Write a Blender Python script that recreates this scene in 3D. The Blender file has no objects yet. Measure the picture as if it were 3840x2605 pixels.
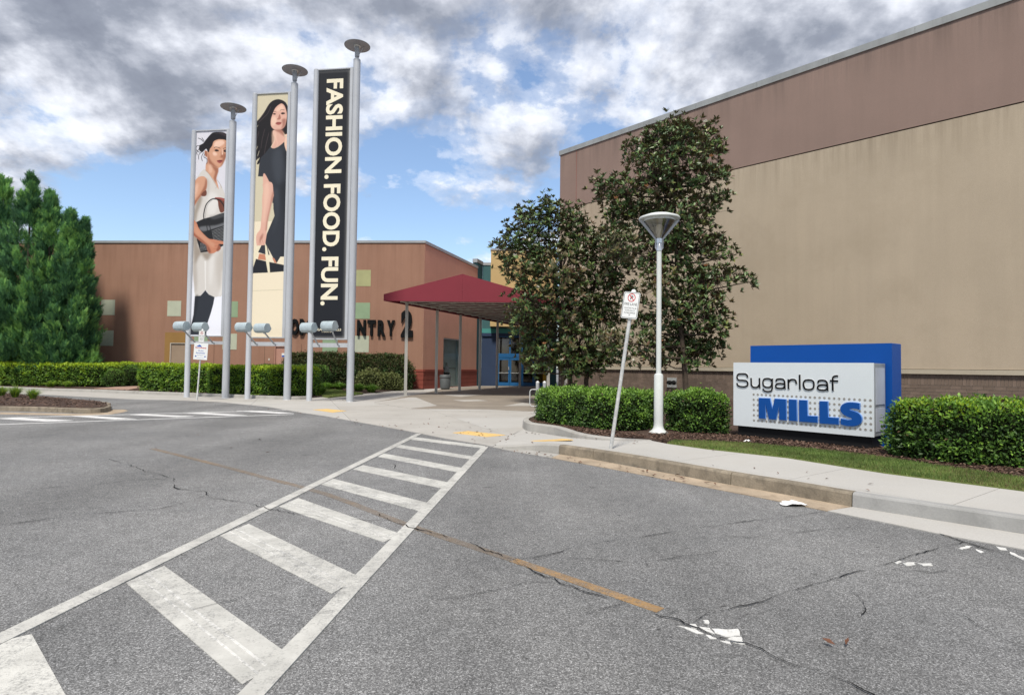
import bpy, bmesh, math, random
import numpy as np
from mathutils import Vector, Matrix
from mathutils.geometry import tessellate_polygon

random.seed(7)
rng = np.random.default_rng(7)
scene = bpy.context.scene
COL = scene.collection
R = math.radians

# ------------------------------------------------------------------ camera
CAM_H, F_PX, CX, CY = 1.55, 2230.0, 1920.0, 1302.5
PITCH, ROLL = math.atan(72.5 / F_PX), R(0.70)
_F = Vector((0, math.cos(PITCH), math.sin(PITCH)))
_R0, _U0 = Vector((1, 0, 0)), Vector((0, -math.sin(PITCH), math.cos(PITCH)))
_R = _R0 * math.cos(ROLL) + _U0 * math.sin(ROLL)
_U = _U0 * math.cos(ROLL) - _R0 * math.sin(ROLL)
CAM = Vector((0, 0, CAM_H))
cam_d = bpy.data.cameras.new('camera')
cam_d.sensor_width = 36.0
cam_d.lens = F_PX / 3840.0 * 36.0
cam_d.clip_end = 2000.0
cam = bpy.data.objects.new('camera', cam_d)
COL.objects.link(cam)
M = Matrix((_R, _U, -_F)).transposed().to_4x4()
M.translation = CAM
cam.matrix_world = M
scene.camera = cam

# ------------------------------------------------------------------ light and sky
SUN_EL, SUN_AZ = R(58), R(192)      # azimuth clockwise from +Y: the sun stands behind and left of the camera
w = bpy.data.worlds.new('World')
scene.world = w
w.use_nodes = True
nt = w.node_tree
nt.nodes.clear()
def N(tree, typ, **kw):
    n = tree.nodes.new(typ)
    for k, v in kw.items():
        if k == 'inp':
            for a, b in v.items():
                n.inputs[a].default_value = b
        else:
            setattr(n, k, v)
    return n
def math_n(tree, op, a, b=None, clamp=False):
    n = tree.nodes.new('ShaderNodeMath'); n.operation = op; n.use_clamp = clamp
    for i, x in enumerate((a, b)):
        if x is None: continue
        if isinstance(x, (int, float)): n.inputs[i].default_value = x
        else: tree.links.new(x, n.inputs[i])
    return n.outputs[0]
def ramp(tree, fac, stops, interp='LINEAR'):
    n = tree.nodes.new('ShaderNodeValToRGB'); n.color_ramp.interpolation = interp
    e = n.color_ramp.elements
    while len(e) < len(stops): e.new(0.5)
    for i, (p, c) in enumerate(stops):
        e[i].position = p
        e[i].color = (c, c, c, 1) if isinstance(c, (int, float)) else (*c, 1)
    tree.links.new(fac, n.inputs[0])
    return n.outputs[0]
L = nt.links.new
tc = N(nt, 'ShaderNodeTexCoord')
sep = N(nt, 'ShaderNodeSeparateXYZ'); L(tc.outputs['Generated'], sep.inputs[0])
zc = math_n(nt, 'MAXIMUM', sep.outputs[2], 0.0)
zz = math_n(nt, 'ADD', zc, 0.42)
ux = math_n(nt, 'DIVIDE', sep.outputs[0], zz)
uy = math_n(nt, 'DIVIDE', sep.outputs[1], zz)
def cloud_uv(dx, dy):
    c = N(nt, 'ShaderNodeCombineXYZ')
    L(math_n(nt, 'ADD', ux, dx), c.inputs[0]); L(math_n(nt, 'ADD', uy, dy), c.inputs[1])
    c.inputs[2].default_value = 3.7
    return c.outputs[0]
def cloud_noise(uv, sc, det, rough, dist=0.0):
    n = N(nt, 'ShaderNodeTexNoise', inp={'Scale': sc, 'Detail': det, 'Roughness': rough, 'Distortion': dist})
    L(uv, n.inputs['Vector'])
    return n.outputs['Fac']
OX, OY = 9.9, 13.1
dens = cloud_noise(cloud_uv(OX, OY), 4.6, 12, 0.60, 0.12)
big = cloud_noise(cloud_uv(OX + 9, OY - 3), 1.25, 2, 0.45)
lit = cloud_noise(cloud_uv(OX - 0.025, OY - 0.05), 4.6, 9, 0.57, 0.12)
bigd = math_n(nt, 'MULTIPLY', math_n(nt, 'SUBTRACT', big, 0.5), 0.85)
elev = ramp(nt, sep.outputs[2], [(0.0, 0.0), (0.2, 0.0), (0.28, 0.055), (0.42, 0.175), (0.55, 0.215), (1.0, 0.215)])
d1 = math_n(nt, 'ADD', math_n(nt, 'ADD', dens, bigd), elev)
mask = ramp(nt, d1, [(0.44, 0.0), (0.50, 0.30), (0.57, 0.80), (0.66, 1.0)], 'EASE')
relief = math_n(nt, 'MULTIPLY', math_n(nt, 'SUBTRACT', lit, dens), 1.35)
thick = math_n(nt, 'ADD', math_n(nt, 'ADD', math_n(nt, 'MULTIPLY', dens, 0.55), math_n(nt, 'MULTIPLY', d1, 0.45)), relief)
ccol = ramp(nt, thick, [(0.40, (0.82, 0.84, 0.89)), (0.50, (0.62, 0.645, 0.71)), (0.59, (0.40, 0.425, 0.49)), (0.69, (0.245, 0.27, 0.33)), (0.84, (0.18, 0.20, 0.255))])
sky = N(nt, 'ShaderNodeTexSky')
sky.sky_type = 'NISHITA'
sky.sun_disc = False
sky.sun_elevation = SUN_EL
sky.sun_rotation = SUN_AZ
sky.air_density = 1.0; sky.dust_density = 1.2; sky.ozone_density = 1.8
bg1 = N(nt, 'ShaderNodeBackground', inp={'Strength': 0.15}); L(sky.outputs[0], bg1.inputs[0])
bg2 = N(nt, 'ShaderNodeBackground', inp={'Strength': 1.0}); L(ccol, bg2.inputs[0])
mx = N(nt, 'ShaderNodeMixShader'); L(mask, mx.inputs[0]); L(bg1.outputs[0], mx.inputs[1]); L(bg2.outputs[0], mx.inputs[2])
wo = N(nt, 'ShaderNodeOutputWorld'); L(mx.outputs[0], wo.inputs[0])

sun_d = bpy.data.lights.new('sun', 'SUN')
sun_d.energy = 3.3; sun_d.angle = R(9); sun_d.color = (1.0, 0.935, 0.83)
sun = bpy.data.objects.new('sun', sun_d); COL.objects.link(sun)
_sd = Vector((math.sin(SUN_AZ) * math.cos(SUN_EL), math.cos(SUN_AZ) * math.cos(SUN_EL), math.sin(SUN_EL)))
sun.rotation_euler = (-_sd).to_track_quat('-Z', 'Y').to_euler()
vs = scene.view_settings
scene.display_settings.display_device = 'sRGB'
vs.view_transform = 'Standard'; vs.look = 'None'; vs.exposure = 0.45; vs.gamma = 1.0; vs.use_curve_mapping = False

# ------------------------------------------------------------------ measuring helpers
def ray(x, y):
    return _F + _R * ((x - CX) / F_PX) - _U * ((y - CY) / F_PX)
def gp(x, y, z=0.0):
    d = ray(x, y); t = (z - CAM_H) / d.z
    return CAM + d * t
def at(x, y, Y):
    d = ray(x, y); return CAM + d * (Y / d.y)
def rg(ox, oy, s):
    return lambda pts: [(ox + a / s, oy + b / s) for a, b in pts]
class Plane:
    def __init__(s, o, u, v):
        s.o, s.u, s.v = Vector(o), Vector(u).normalized(), Vector(v).normalized()
        s.n = s.u.cross(s.v).normalized()
        if s.n.dot(CAM - s.o) < 0: s.n = -s.n
    def hit(s, x, y):
        d = ray(x, y); t = (s.o - CAM).dot(s.n) / d.dot(s.n); return CAM + d * t
    def uv(s, x, y):
        p = s.hit(x, y) - s.o; return (p.dot(s.u), p.dot(s.v))
    def p(s, a, b, c=0.0):
        return s.o + s.u * a + s.v * b + s.n * c

# ------------------------------------------------------------------ mesh helpers
def tri(poly):
    t = tessellate_polygon([[Vector((a, b, 0)) for a, b in poly]])
    out = []
    for i, j, k in t:
        (ax, ay), (bx, by), (cx_, cy_) = poly[i], poly[j], poly[k]
        if (bx - ax) * (cy_ - ay) - (by - ay) * (cx_ - ax) < 0: i, j = j, i
        out.append((i, j, k))
    return out
def area2(poly):
    return sum(poly[i][0] * poly[(i + 1) % len(poly)][1] - poly[(i + 1) % len(poly)][0] * poly[i][1] for i in range(len(poly)))
def smooth(pts, k=4, closed=True):
    n = len(pts); out = []
    P = [np.array(p, float) for p in pts]
    for i in range(n if closed else n - 1):
        p1, p2 = P[i], P[(i + 1) % n]
        p0 = P[i - 1] if (closed or i > 0) else p1
        p3 = P[(i + 2) % n] if (closed or i + 2 < n) else p2
        for j in range(k):
            t = j / k
            out.append(tuple(0.5 * ((2 * p1) + (-p0 + p2) * t + (2 * p0 - 5 * p1 + 4 * p2 - p3) * t * t + (-p0 + 3 * p1 - 3 * p2 + p3) * t ** 3)))
    if not closed: out.append(tuple(P[-1]))
    return out
class MB:
    def __init__(s): s.v, s.f, s.m = [], [], []
    def add(s, vs_, fs, m=0):
        b = len(s.v); s.v += [tuple(v) for v in vs_]
        s.f += [tuple(i + b for i in f) for f in fs]; s.m += [m] * len(fs)
    def box(s, c, d, m=0, rz=0.0, T=None):
        hx, hy, hz = d[0] / 2, d[1] / 2, d[2] / 2
        X = Matrix.Translation(c) @ Matrix.Rotation(rz, 4, 'Z')
        if T is not None: X = T @ X
        vs_ = [X @ Vector((a * hx, b * hy, e * hz)) for a in (-1, 1) for b in (-1, 1) for e in (-1, 1)]
        s.add(vs_, [(0, 1, 3, 2), (4, 6, 7, 5), (0, 4, 5, 1), (2, 3, 7, 6), (0, 2, 6, 4), (1, 5, 7, 3)], m)
    def prism(s, poly, z0, z1, m=0, T=None, bottom=True):
        # poly: (x, y) list; z0/z1 numbers or functions of (x, y)
        if area2(poly) < 0: poly = poly[::-1]
        n = len(poly); fz = lambda z, p: z(*p) if callable(z) else z
        vs_ = [Vector((a, b, fz(z0, (a, b)))) for a, b in poly] + [Vector((a, b, fz(z1, (a, b)))) for a, b in poly]
        if T is not None: vs_ = [T @ v for v in vs_]
        t = tri(poly)
        fs = [(i + n, j + n, k + n) for i, j, k in t]
        if bottom: fs += [(k, j, i) for i, j, k in t]
        fs += [(i, (i + 1) % n, n + (i + 1) % n, n + i) for i in range(n)]
        s.add(vs_, fs, m)
    def onplane(s, pl, poly, w0, w1, mf=0, ms=None):
        # poly in plane coordinates, front face at w1
        if ms is None: ms = mf
        if area2(poly) < 0: poly = poly[::-1]
        flip = pl.u.cross(pl.v).dot(pl.n) < 0
        n = len(poly); t = tri(poly)
        fr = [pl.p(a, b, w1) for a, b in poly]
        s.add(fr, [(f[::-1] if flip else f) for f in t], mf)
        if w0 is not None and abs(w1 - w0) > 1e-6:
            bk = [pl.p(a, b, w0) for a, b in poly]
            fs = [(i, (i + 1) % n, n + (i + 1) % n, n + i) for i in range(n)]
            if flip: fs = [f[::-1] for f in fs]
            s.add(bk + fr, fs, ms)
    def ribbon(s, pl, pts, width, w0, w1, mf=0, ms=None, closed=False):
        if ms is None: ms = mf
        P = [np.array(p, float) for p in pts]; n = len(P); Lf, Rt = [], []
        for i in range(n):
            a = P[i - 1] if (closed or i > 0) else P[i]
            b = P[(i + 1) % n] if (closed or i < n - 1) else P[i]
            d = b - a; d /= (np.linalg.norm(d) + 1e-9); q = np.array((-d[1], d[0])) * width / 2
            Lf.append(P[i] + q); Rt.append(P[i] - q)
        for i in range(n if closed else n - 1):
            j = (i + 1) % n
            s.onplane(pl, [tuple(Lf[i]), tuple(Lf[j]), tuple(Rt[j]), tuple(Rt[i])], None, w1, mf)
            for A in (Lf, Rt):
                s.add([pl.p(*A[i], w0), pl.p(*A[j], w0), pl.p(*A[j], w1), pl.p(*A[i], w1)], [(0, 1, 2, 3)], ms)
        if not closed:
            for i in (0, n - 1):
                s.add([pl.p(*Lf[i], w0), pl.p(*Rt[i], w0), pl.p(*Rt[i], w1), pl.p(*Lf[i], w1)], [(0, 1, 2, 3)], ms)
    def tube(s, pts, r, n=8, m=0, caps=True):
        pts = [Vector(p) for p in pts]; k = len(pts)
        rs = r if isinstance(r, (list, tuple)) else [r] * k
        rings = []
        prev = None
        for i, p in enumerate(pts):
            d = (pts[min(i + 1, k - 1)] - pts[max(i - 1, 0)]).normalized()
            if prev is None:
                a = d.orthogonal().normalized() if abs(d.z) < 0.999 else Vector((1, 0, 0))
            else:
                a = (prev - d * prev.dot(d)).normalized()
            prev = a; b = d.cross(a)
            rings.append([p + (a * math.cos(2 * math.pi * j / n) + b * math.sin(2 * math.pi * j / n)) * rs[i] for j in range(n)])
        vs_ = [v for rr in rings for v in rr]; fs = []
        for i in range(k - 1):
            for j in range(n):
                fs.append((i * n + j, i * n + (j + 1) % n, (i + 1) * n + (j + 1) % n, (i + 1) * n + j))
        if caps: fs += [tuple(range(n))[::-1], tuple((k - 1) * n + j for j in range(n))]
        s.add(vs_, fs, m)
    def lathe(s, prof, n=20, m=0, T=None, caps=True):
        vs_ = []
        for r_, z in prof:
            for j in range(n):
                v = Vector((r_ * math.cos(2 * math.pi * j / n), r_ * math.sin(2 * math.pi * j / n), z))
                vs_.append(T @ v if T is not None else v)
        fs = []
        for i in range(len(prof) - 1):
            for j in range(n):
                fs.append((i * n + j, i * n + (j + 1) % n, (i + 1) * n + (j + 1) % n, (i + 1) * n + j))
        if caps: fs += [tuple(range(n))[::-1], tuple((len(prof) - 1) * n + j for j in range(n))]
        s.add(vs_, fs, m)
    def mesh(s, name, mats, sm=False):
        me = bpy.data.meshes.new(name)
        me.from_pydata(s.v, [], s.f)
        for mt in (mats if isinstance(mats, (list, tuple)) else [mats]): me.materials.append(mt)
        me.polygons.foreach_set('material_index', s.m)
        if sm:
            me.polygons.foreach_set('use_smooth', [True] * len(s.f))
            try: me.set_sharp_from_angle(angle=R(sm if sm is not True else 40))
            except Exception: pass
        me.update()
        return me
    def build(s, name, mats, parent=None, sm=False, local=False):
        return link(name, s.mesh(name, mats, sm), parent, local)
def link(name, me, parent=None, local=False):
    o = bpy.data.objects.new(name, me); COL.objects.link(o)
    if parent is not None:
        o.parent = parent
        if not local: o.matrix_parent_inverse = parent_world(parent).inverted()
    return o
def parent_world(p):
    m = p.matrix_parent_inverse @ p.matrix_basis if p.parent else p.matrix_basis
    return parent_world(p.parent) @ m if p.parent else m
def tag(o, label=None, cat=None, group=None, kind=None):
    if label: o['label'] = label
    if cat: o['category'] = cat
    if group: o['group'] = group
    if kind: o['kind'] = kind
    return o
def thing(name, label, cat, loc=(0, 0, 0), rz=0.0, group=None):
    o = bpy.data.objects.new(name, None); COL.objects.link(o)
    o.empty_display_size = 0.3
    o.location = loc; o.rotation_euler = (0, 0, rz)
    return tag(o, label, cat, group)
def struct(o): o['kind'] = 'structure'; return o
def stuff(o): o['kind'] = 'stuff'; return o
def bevel(o, wd=0.01, seg=2):
    b = o.modifiers.new('bevel', 'BEVEL'); b.width = wd; b.segments = seg; b.limit_method = 'ANGLE'; b.angle_limit = R(40)
    return o

# ------------------------------------------------------------------ lettering (built-in face)
_tx = {}
def text(body, bold=0.0):
    key = (body, bold)
    if key not in _tx:
        cu = bpy.data.curves.new('lettering', 'FONT'); cu.body = body; cu.size = 1.0; cu.offset = bold; cu.resolution_u = 4
        o = bpy.data.objects.new('lettering', cu); COL.objects.link(o)
        me = bpy.data.meshes.new_from_object(o.evaluated_get(bpy.context.evaluated_depsgraph_get()))
        v = np.array([x.co[:2] for x in me.vertices]); f = [tuple(p.vertices) for p in me.polygons]
        bpy.data.objects.remove(o); bpy.data.curves.remove(cu); bpy.data.meshes.remove(me)
        v -= v.min(axis=0)
        _tx[key] = (v, f, v.max(axis=0))
    return _tx[key]
def put_text(mb, body, pl, u0, u1, v0, v1, w, m=0, bold=0.0, turn=False, depth=0.0, ms=None):
    """fit the word into the rectangle u0..u1, v0..v1 of the plane; turn: reads downwards"""
    v, f, s = text(body, bold)
    if turn:
        P = [(u0 + (u1 - u0) * b / s[1], v1 - (v1 - v0) * a / s[0]) for a, b in v]
    else:
        P = [(u0 + (u1 - u0) * a / s[0], v0 + (v1 - v0) * b / s[1]) for a, b in v]
    flip = pl.u.cross(pl.v).dot(pl.n) < 0
    mb.add([pl.p(a, b, w) for a, b in P], [(q[::-1] if flip else q) for q in f], m)
    if depth:
        cnt = {}
        for q in f:
            for i in range(len(q)):
                e = (q[i], q[(i + 1) % len(q)]); cnt[tuple(sorted(e))] = cnt.get(tuple(sorted(e)), 0) + 1
        for (i, j), c in cnt.items():
            if c == 1:
                mb.add([pl.p(*P[i], w - depth), pl.p(*P[j], w - depth), pl.p(*P[j], w), pl.p(*P[i], w)], [(0, 1, 2, 3)], m if ms is None else ms)
# ------------------------------------------------------------------ materials
def new_mat(name):
    m = bpy.data.materials.new(name); m.use_nodes = True
    t = m.node_tree; t.nodes.clear()
    o = N(t, 'ShaderNodeOutputMaterial'); b = N(t, 'ShaderNodeBsdfPrincipled')
    t.links.new(b.outputs[0], o.inputs[0])
    c = N(t, 'ShaderNodeTexCoord').outputs['Object']
    return m, t, b, c
def noise(t, c, sc, det=4, rough=0.55, stretch=None, dist=0.0):
    if stretch:
        mp = N(t, 'ShaderNodeMapping'); mp.inputs['Scale'].default_value = stretch; t.links.new(c, mp.inputs[0]); c = mp.outputs[0]
    n = N(t, 'ShaderNodeTexNoise', inp={'Scale': sc, 'Detail': det, 'Roughness': rough, 'Distortion': dist}); t.links.new(c, n.inputs['Vector'])
    return n.outputs['Fac']
def mixc(t, f, a, b, mode='MIX'):
    n = N(t, 'ShaderNodeMix', data_type='RGBA', blend_type=mode)
    for i, x in ((0, f), (6, a), (7, b)):
        if isinstance(x, (int, float)): n.inputs[i].default_value = x
        elif isinstance(x, tuple): n.inputs[i].default_value = (*x, 1)
        else: t.links.new(x, n.inputs[i])
    return n.outputs[2]
def scalec(c, k): return tuple(max(0.0, x * k) for x in c)
def bump(t, b, h, strength, dist=0.02):
    n = N(t, 'ShaderNodeBump', inp={'Strength': strength, 'Distance': dist}); t.links.new(h, n.inputs['Height']); t.links.new(n.outputs[0], b.inputs['Normal'])
def pm(name, col, rough=0.75, var=0.12, vs_=2.0, fine=None, streak=None, bmp=None, metal=0.0, spec=0.4, dirt=None):
    m, t, b, c = new_mat(name)
    n = noise(t, c, vs_, 5)
    colr = mixc(t, ramp(t, n, [(0.3, 0.0), (0.7, 1.0)]), scalec(col, 1 - var), scalec(col, 1 + var))
    if fine:
        f = noise(t, c, fine[0], 3, 0.7)
        colr = mixc(t, 1.0, colr, ramp(t, f, [(0.25, 1 - fine[1]), (0.75, 1 + fine[1])]), 'MULTIPLY')
    if streak:   # (amount, horizontal scale, colour)
        s = noise(t, c, streak[1], 5, 0.6, (1, 1, 0.06))
        colr = mixc(t, math_n(t, 'MULTIPLY', ramp(t, s, [(0.45, 0.0), (0.75, 1.0)]), streak[0]), colr, streak[2])
    if dirt:     # (amount, scale, colour)
        s = noise(t, c, dirt[1], 6, 0.65)
        colr = mixc(t, math_n(t, 'MULTIPLY', ramp(t, s, [(0.5, 0.0), (0.68, 1.0)]), dirt[0]), colr, dirt[2])
    t.links.new(colr, b.inputs['Base Color'])
    b.inputs['Roughness'].default_value = rough; b.inputs['Metallic'].default_value = metal
    b.inputs['Specular IOR Level'].default_value = spec
    if bmp: bump(t, b, noise(t, c, bmp[0], 4, 0.6), bmp[1])
    return m
def srgb(r, g, b):
    f = lambda x: (x / 255 / 12.92) if x <= 10 else ((x / 255 + 0.055) / 1.055) ** 2.4
    return (f(r), f(g), f(b))
def asphalt_col(t, c):
    vor = N(t, 'ShaderNodeTexVoronoi', inp={'Scale': 165.0}); t.links.new(c, vor.inputs['Vector'])
    sp = N(t, 'ShaderNodeSeparateColor'); t.links.new(vor.outputs['Color'], sp.inputs[0])
    speck = ramp(t, sp.outputs[0], [(0.0, 0.076), (0.45, 0.142), (0.8, 0.215), (0.97, 0.33), (1.0, 0.42)])
    g2 = noise(t, c, 55, 4, 0.75)
    speck = mixc(t, 1.0, speck, ramp(t, g2, [(0.3, 0.66), (0.7, 1.34)]), 'MULTIPLY')
    med = noise(t, c, 7.0, 5, 0.65)
    col = mixc(t, 1.0, speck, ramp(t, med, [(0.3, 0.86), (0.7, 1.13)]), 'MULTIPLY')
    lar = noise(t, c, 0.45, 5, 0.6)
    col = mixc(t, 1.0, col, ramp(t, lar, [(0.32, (0.84, 0.85, 0.865)), (0.68, (1.20, 1.20, 1.20))]), 'MULTIPLY')
    lane = noise(t, c, 0.55, 3, 0.5, (1.0, 0.16, 1))          # worn wheel lanes running away from the camera
    col = mixc(t, 1.0, col, ramp(t, lane, [(0.38, 0.84), (0.62, 1.10)]), 'MULTIPLY')
    oil = noise(t, c, 2.4, 3, 0.5, (1, 1.7, 1))
    col = mixc(t, ramp(t, oil, [(0.69, 0.0), (0.77, 0.55)]), col, (0.042, 0.041, 0.040))
    spot = noise(t, c, 7.5, 2, 0.5, (1, 1.8, 1))
    col = mixc(t, ramp(t, spot, [(0.72, 0.0), (0.76, 0.75)]), col, (0.030, 0.030, 0.030))
    return col, vor.outputs['Distance']
def m_asphalt():
    m, t, b, c = new_mat('asphalt')
    col, h = asphalt_col(t, c)
    t.links.new(col, b.inputs['Base Color'])
    b.inputs['Roughness'].default_value = 0.88; b.inputs['Specular IOR Level'].default_value = 0.3
    bump(t, b, h, 0.35, 0.006)
    return m
def m_paint(name, col, wear=0.45, wscale=9.0, rough=0.75):
    m, t, b, c = new_mat(name)
    a, h = asphalt_col(t, c)
    f1 = noise(t, c, wscale, 6, 0.75)
    f2 = noise(t, c, 70, 3, 0.7)
    f3 = noise(t, c, 1.1, 3, 0.5)
    k = math_n(t, 'ADD', math_n(t, 'MULTIPLY', f1, 0.45), math_n(t, 'ADD', math_n(t, 'MULTIPLY', f2, 0.42), math_n(t, 'MULTIPLY', f3, 0.28)))
    msk = ramp(t, k, [(wear, 0.0), (wear + 0.13, 1.0)])
    dirt = mixc(t, ramp(t, noise(t, c, 3.5, 5, 0.65), [(0.35, 0.0), (0.7, 1.0)]), scalec(col, 0.74), col)
    cc = mixc(t, msk, mixc(t, 0.45, a, scalec(col, 0.6)), dirt)
    t.links.new(cc, b.inputs['Base Color'])
    b.inputs['Roughness'].default_value = rough; b.inputs['Specular IOR Level'].default_value = 0.3
    bump(t, b, h, 0.25, 0.005)
    return m
def m_leaf(name, col, rough=0.55, trans=0.25, back=None, spec=0.4, var=0.25, vs_=3.0):
    m = bpy.data.materials.new(name); m.use_nodes = True
    t = m.node_tree; t.nodes.clear()
    o = N(t, 'ShaderNodeOutputMaterial'); b = N(t, 'ShaderNodeBsdfPrincipled')
    c = N(t, 'ShaderNodeTexCoord').outputs['Object']
    n = noise(t, c, vs_, 3)
    cc = mixc(t, ramp(t, n, [(0.35, 0.0), (0.65, 1.0)]), scalec(col, 1 - var), scalec(col, 1 + var))
    if back:
        g = N(t, 'ShaderNodeNewGeometry'); cc = mixc(t, g.outputs['Backfacing'], cc, back)
    t.links.new(cc, b.inputs['Base Color'])
    b.inputs['Roughness'].default_value = rough; b.inputs['Specular IOR Level'].default_value = spec
    if trans:
        tr = N(t, 'ShaderNodeBsdfTranslucent'); t.links.new(cc, tr.inputs[0])
        ms = N(t, 'ShaderNodeMixShader'); ms.inputs[0].default_value = trans
        t.links.new(b.outputs[0], ms.inputs[1]); t.links.new(tr.outputs[0], ms.inputs[2]); t.links.new(ms.outputs[0], o.inputs[0])
    else: t.links.new(b.outputs[0], o.inputs[0])
    return m
def m_glass(name, tint=(0.8, 0.85, 0.85), alpha=0.3, rough=0.04):
    m = bpy.data.materials.new(name); m.use_nodes = True
    t = m.node_tree; t.nodes.clear()
    o = N(t, 'ShaderNodeOutputMaterial')
    g = N(t, 'ShaderNodeBsdfGlossy', inp={'Roughness': rough}); tr = N(t, 'ShaderNodeBsdfTransparent'); tr.inputs[0].default_value = (*tint, 1)
    fr = N(t, 'ShaderNodeFresnel', inp={'IOR': 1.5})
    k = math_n(t, 'ADD', math_n(t, 'MULTIPLY', fr.outputs[0], 0.9), alpha * 0.12)
    ms = N(t, 'ShaderNodeMixShader'); t.links.new(k, ms.inputs[0]); t.links.new(tr.outputs[0], ms.inputs[1]); t.links.new(g.outputs[0], ms.inputs[2])
    t.links.new(ms.outputs[0], o.inputs[0])
    return m
def flat(name, col, rough=0.6, spec=0.35, metal=0.0):
    m, t, b, c = new_mat(name)
    b.inputs['Base Color'].default_value = (*col, 1); b.inputs['Roughness'].default_value = rough
    b.inputs['Specular IOR Level'].default_value = spec; b.inputs['Metallic'].default_value = metal
    return m

MT = {}
MT['asphalt'] = m_asphalt()
MT['white_line'] = m_paint('white_line', (0.54, 0.535, 0.505), 0.455)
MT['white_line_thick'] = m_paint('white_line_thick', (0.68, 0.675, 0.65), 0.49)
MT['white_line_near'] = m_paint('white_line_near', (0.60, 0.595, 0.56), 0.45, 5.0)
MT['white_line_far'] = m_paint('white_line_far', (0.72, 0.72, 0.72), 0.42)
MT['yellow_line'] = m_paint('yellow_line', (0.36, 0.22, 0.095), 0.515)
MT['yellow_faded'] = m_paint('yellow_faded', (0.25, 0.175, 0.105), 0.555)
MT['chip_white'] = m_paint('chip_white', (0.70, 0.70, 0.68), 0.435)
MT['crack'] = flat('crack', (0.012, 0.012, 0.012), 0.95, 0.1)
MT['concrete'] = pm('concrete', (0.375, 0.36, 0.335), 0.85, 0.07, 0.7, (60, 0.12), None, (45, 0.12), dirt=(0.35, 1.3, (0.27, 0.25, 0.225)))
MT['sidewalk'] = pm('sidewalk', (0.40, 0.39, 0.37), 0.85, 0.06, 0.8, (60, 0.11), None, (45, 0.12), dirt=(0.22, 1.6, (0.31, 0.29, 0.26)))
MT['kerb_old'] = pm('kerb_old', (0.235, 0.20, 0.152), 0.9, 0.22, 2.6, (50, 0.20), (0.45, 7.0, (0.10, 0.085, 0.065)), (40, 0.25), dirt=(0.8, 4.5, (0.105, 0.09, 0.07)))
MT['kerb_grey'] = pm('kerb_grey', (0.34, 0.33, 0.31), 0.88, 0.12, 1.6, (55, 0.13), None, (40, 0.15), dirt=(0.5, 2.2, (0.21, 0.195, 0.17)))
MT['kerb_new'] = pm('kerb_new', (0.30, 0.30, 0.295), 0.85, 0.12, 1.2, (55, 0.1), (0.5, 1.6, (0.17, 0.17, 0.165)), (40, 0.1), dirt=(0.6, 1.4, (0.17, 0.17, 0.17)))
MT['gutter_tan'] = pm('gutter_tan', (0.35, 0.28, 0.205), 0.9, 0.2, 2.2, (55, 0.18), None, (40, 0.15), dirt=(0.75, 3.2, (0.20, 0.15, 0.105)))
MT['stamped'] = pm('stamped', (0.235, 0.205, 0.17), 0.85, 0.12, 0.8, (40, 0.12), None, (30, 0.15), dirt=(0.5, 0.6, (0.15, 0.13, 0.11)))
MT['brick_path'] = pm('brick_path', (0.33, 0.22, 0.17), 0.9, 0.15, 2.0, (30, 0.15))
MT['tactile'] = pm('tactile', (0.60, 0.41, 0.16), 0.7, 0.10, 3.0, (40, 0.08))
MT['mulch'] = pm('mulch', (0.060, 0.036, 0.026), 0.95, 0.35, 9.0, (45, 0.35), None, (40, 0.8))
MT['mulch_chip'] = pm('mulch_chip', (0.105, 0.060, 0.042), 0.9, 0.4, 25.0)
MT['mulch_chip_pale'] = pm('mulch_chip_pale', (0.19, 0.125, 0.095), 0.9, 0.3, 25.0)
MT['lawn_soil'] = pm('lawn_soil', (0.12, 0.15, 0.04), 0.95, 0.25, 5.0, (60, 0.25))
G = (0.46, 0.45, 0.42)
MT['stucco_brown'] = pm('stucco_brown', (0.30, 0.168, 0.116), 0.9, 0.07, 0.5, (55, 0.13), (0.35, 3.0, (0.20, 0.098, 0.062)), (70, 0.25))
MT['stucco_salmon'] = pm('stucco_salmon', (0.56, 0.29, 0.205), 0.9, 0.06, 0.6, (55, 0.10), (0.25, 3.0, (0.44, 0.23, 0.165)), (70, 0.2))
MT['stucco_red'] = pm('stucco_red', (0.235, 0.058, 0.040), 0.85, 0.12, 1.0, (55, 0.10), None, (60, 0.2))
MT['stucco_tan'] = pm('stucco_tan', (0.415, 0.347, 0.262), 0.9, 0.05, 0.35, (50, 0.12), (0.20, 2.0, (0.29, 0.245, 0.185)), (60, 0.25), dirt=(0.35, 0.42, (0.335, 0.275, 0.20)))
def stain_below(m, z0, z1, col, amt, sc):
    """run-off stains hanging below a ledge at height z0, ending by z1"""
    t = m.node_tree; b = next(n for n in t.nodes if n.type == 'BSDF_PRINCIPLED'); c = next(n for n in t.nodes if n.type == 'TEX_COORD').outputs['Object']
    src = b.inputs['Base Color'].links[0].from_socket
    s = N(t, 'ShaderNodeSeparateXYZ'); t.links.new(c, s.inputs[0])
    mr = N(t, 'ShaderNodeMapRange', inp={'From Min': z1, 'From Max': z0}); t.links.new(s.outputs[2], mr.inputs[0])
    n = noise(t, c, sc, 5, 0.7, (1, 1, 0.05))
    k = math_n(t, 'MULTIPLY', math_n(t, 'POWER', mr.outputs[0], 1.6), ramp(t, n, [(0.42, 0.0), (0.72, 1.0)]))
    t.links.new(mixc(t, math_n(t, 'MULTIPLY', k, amt), src, col), b.inputs['Base Color'])
stain_below(MT['stucco_tan'], 10.5, 8.6, (0.19, 0.15, 0.105), 0.55, 3.5)
MT['stucco_mauve'] = pm('stucco_mauve', (0.245, 0.174, 0.147), 0.9, 0.06, 0.4, (50, 0.10), (0.30, 1.6, (0.19, 0.132, 0.11)), (60, 0.2))
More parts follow.
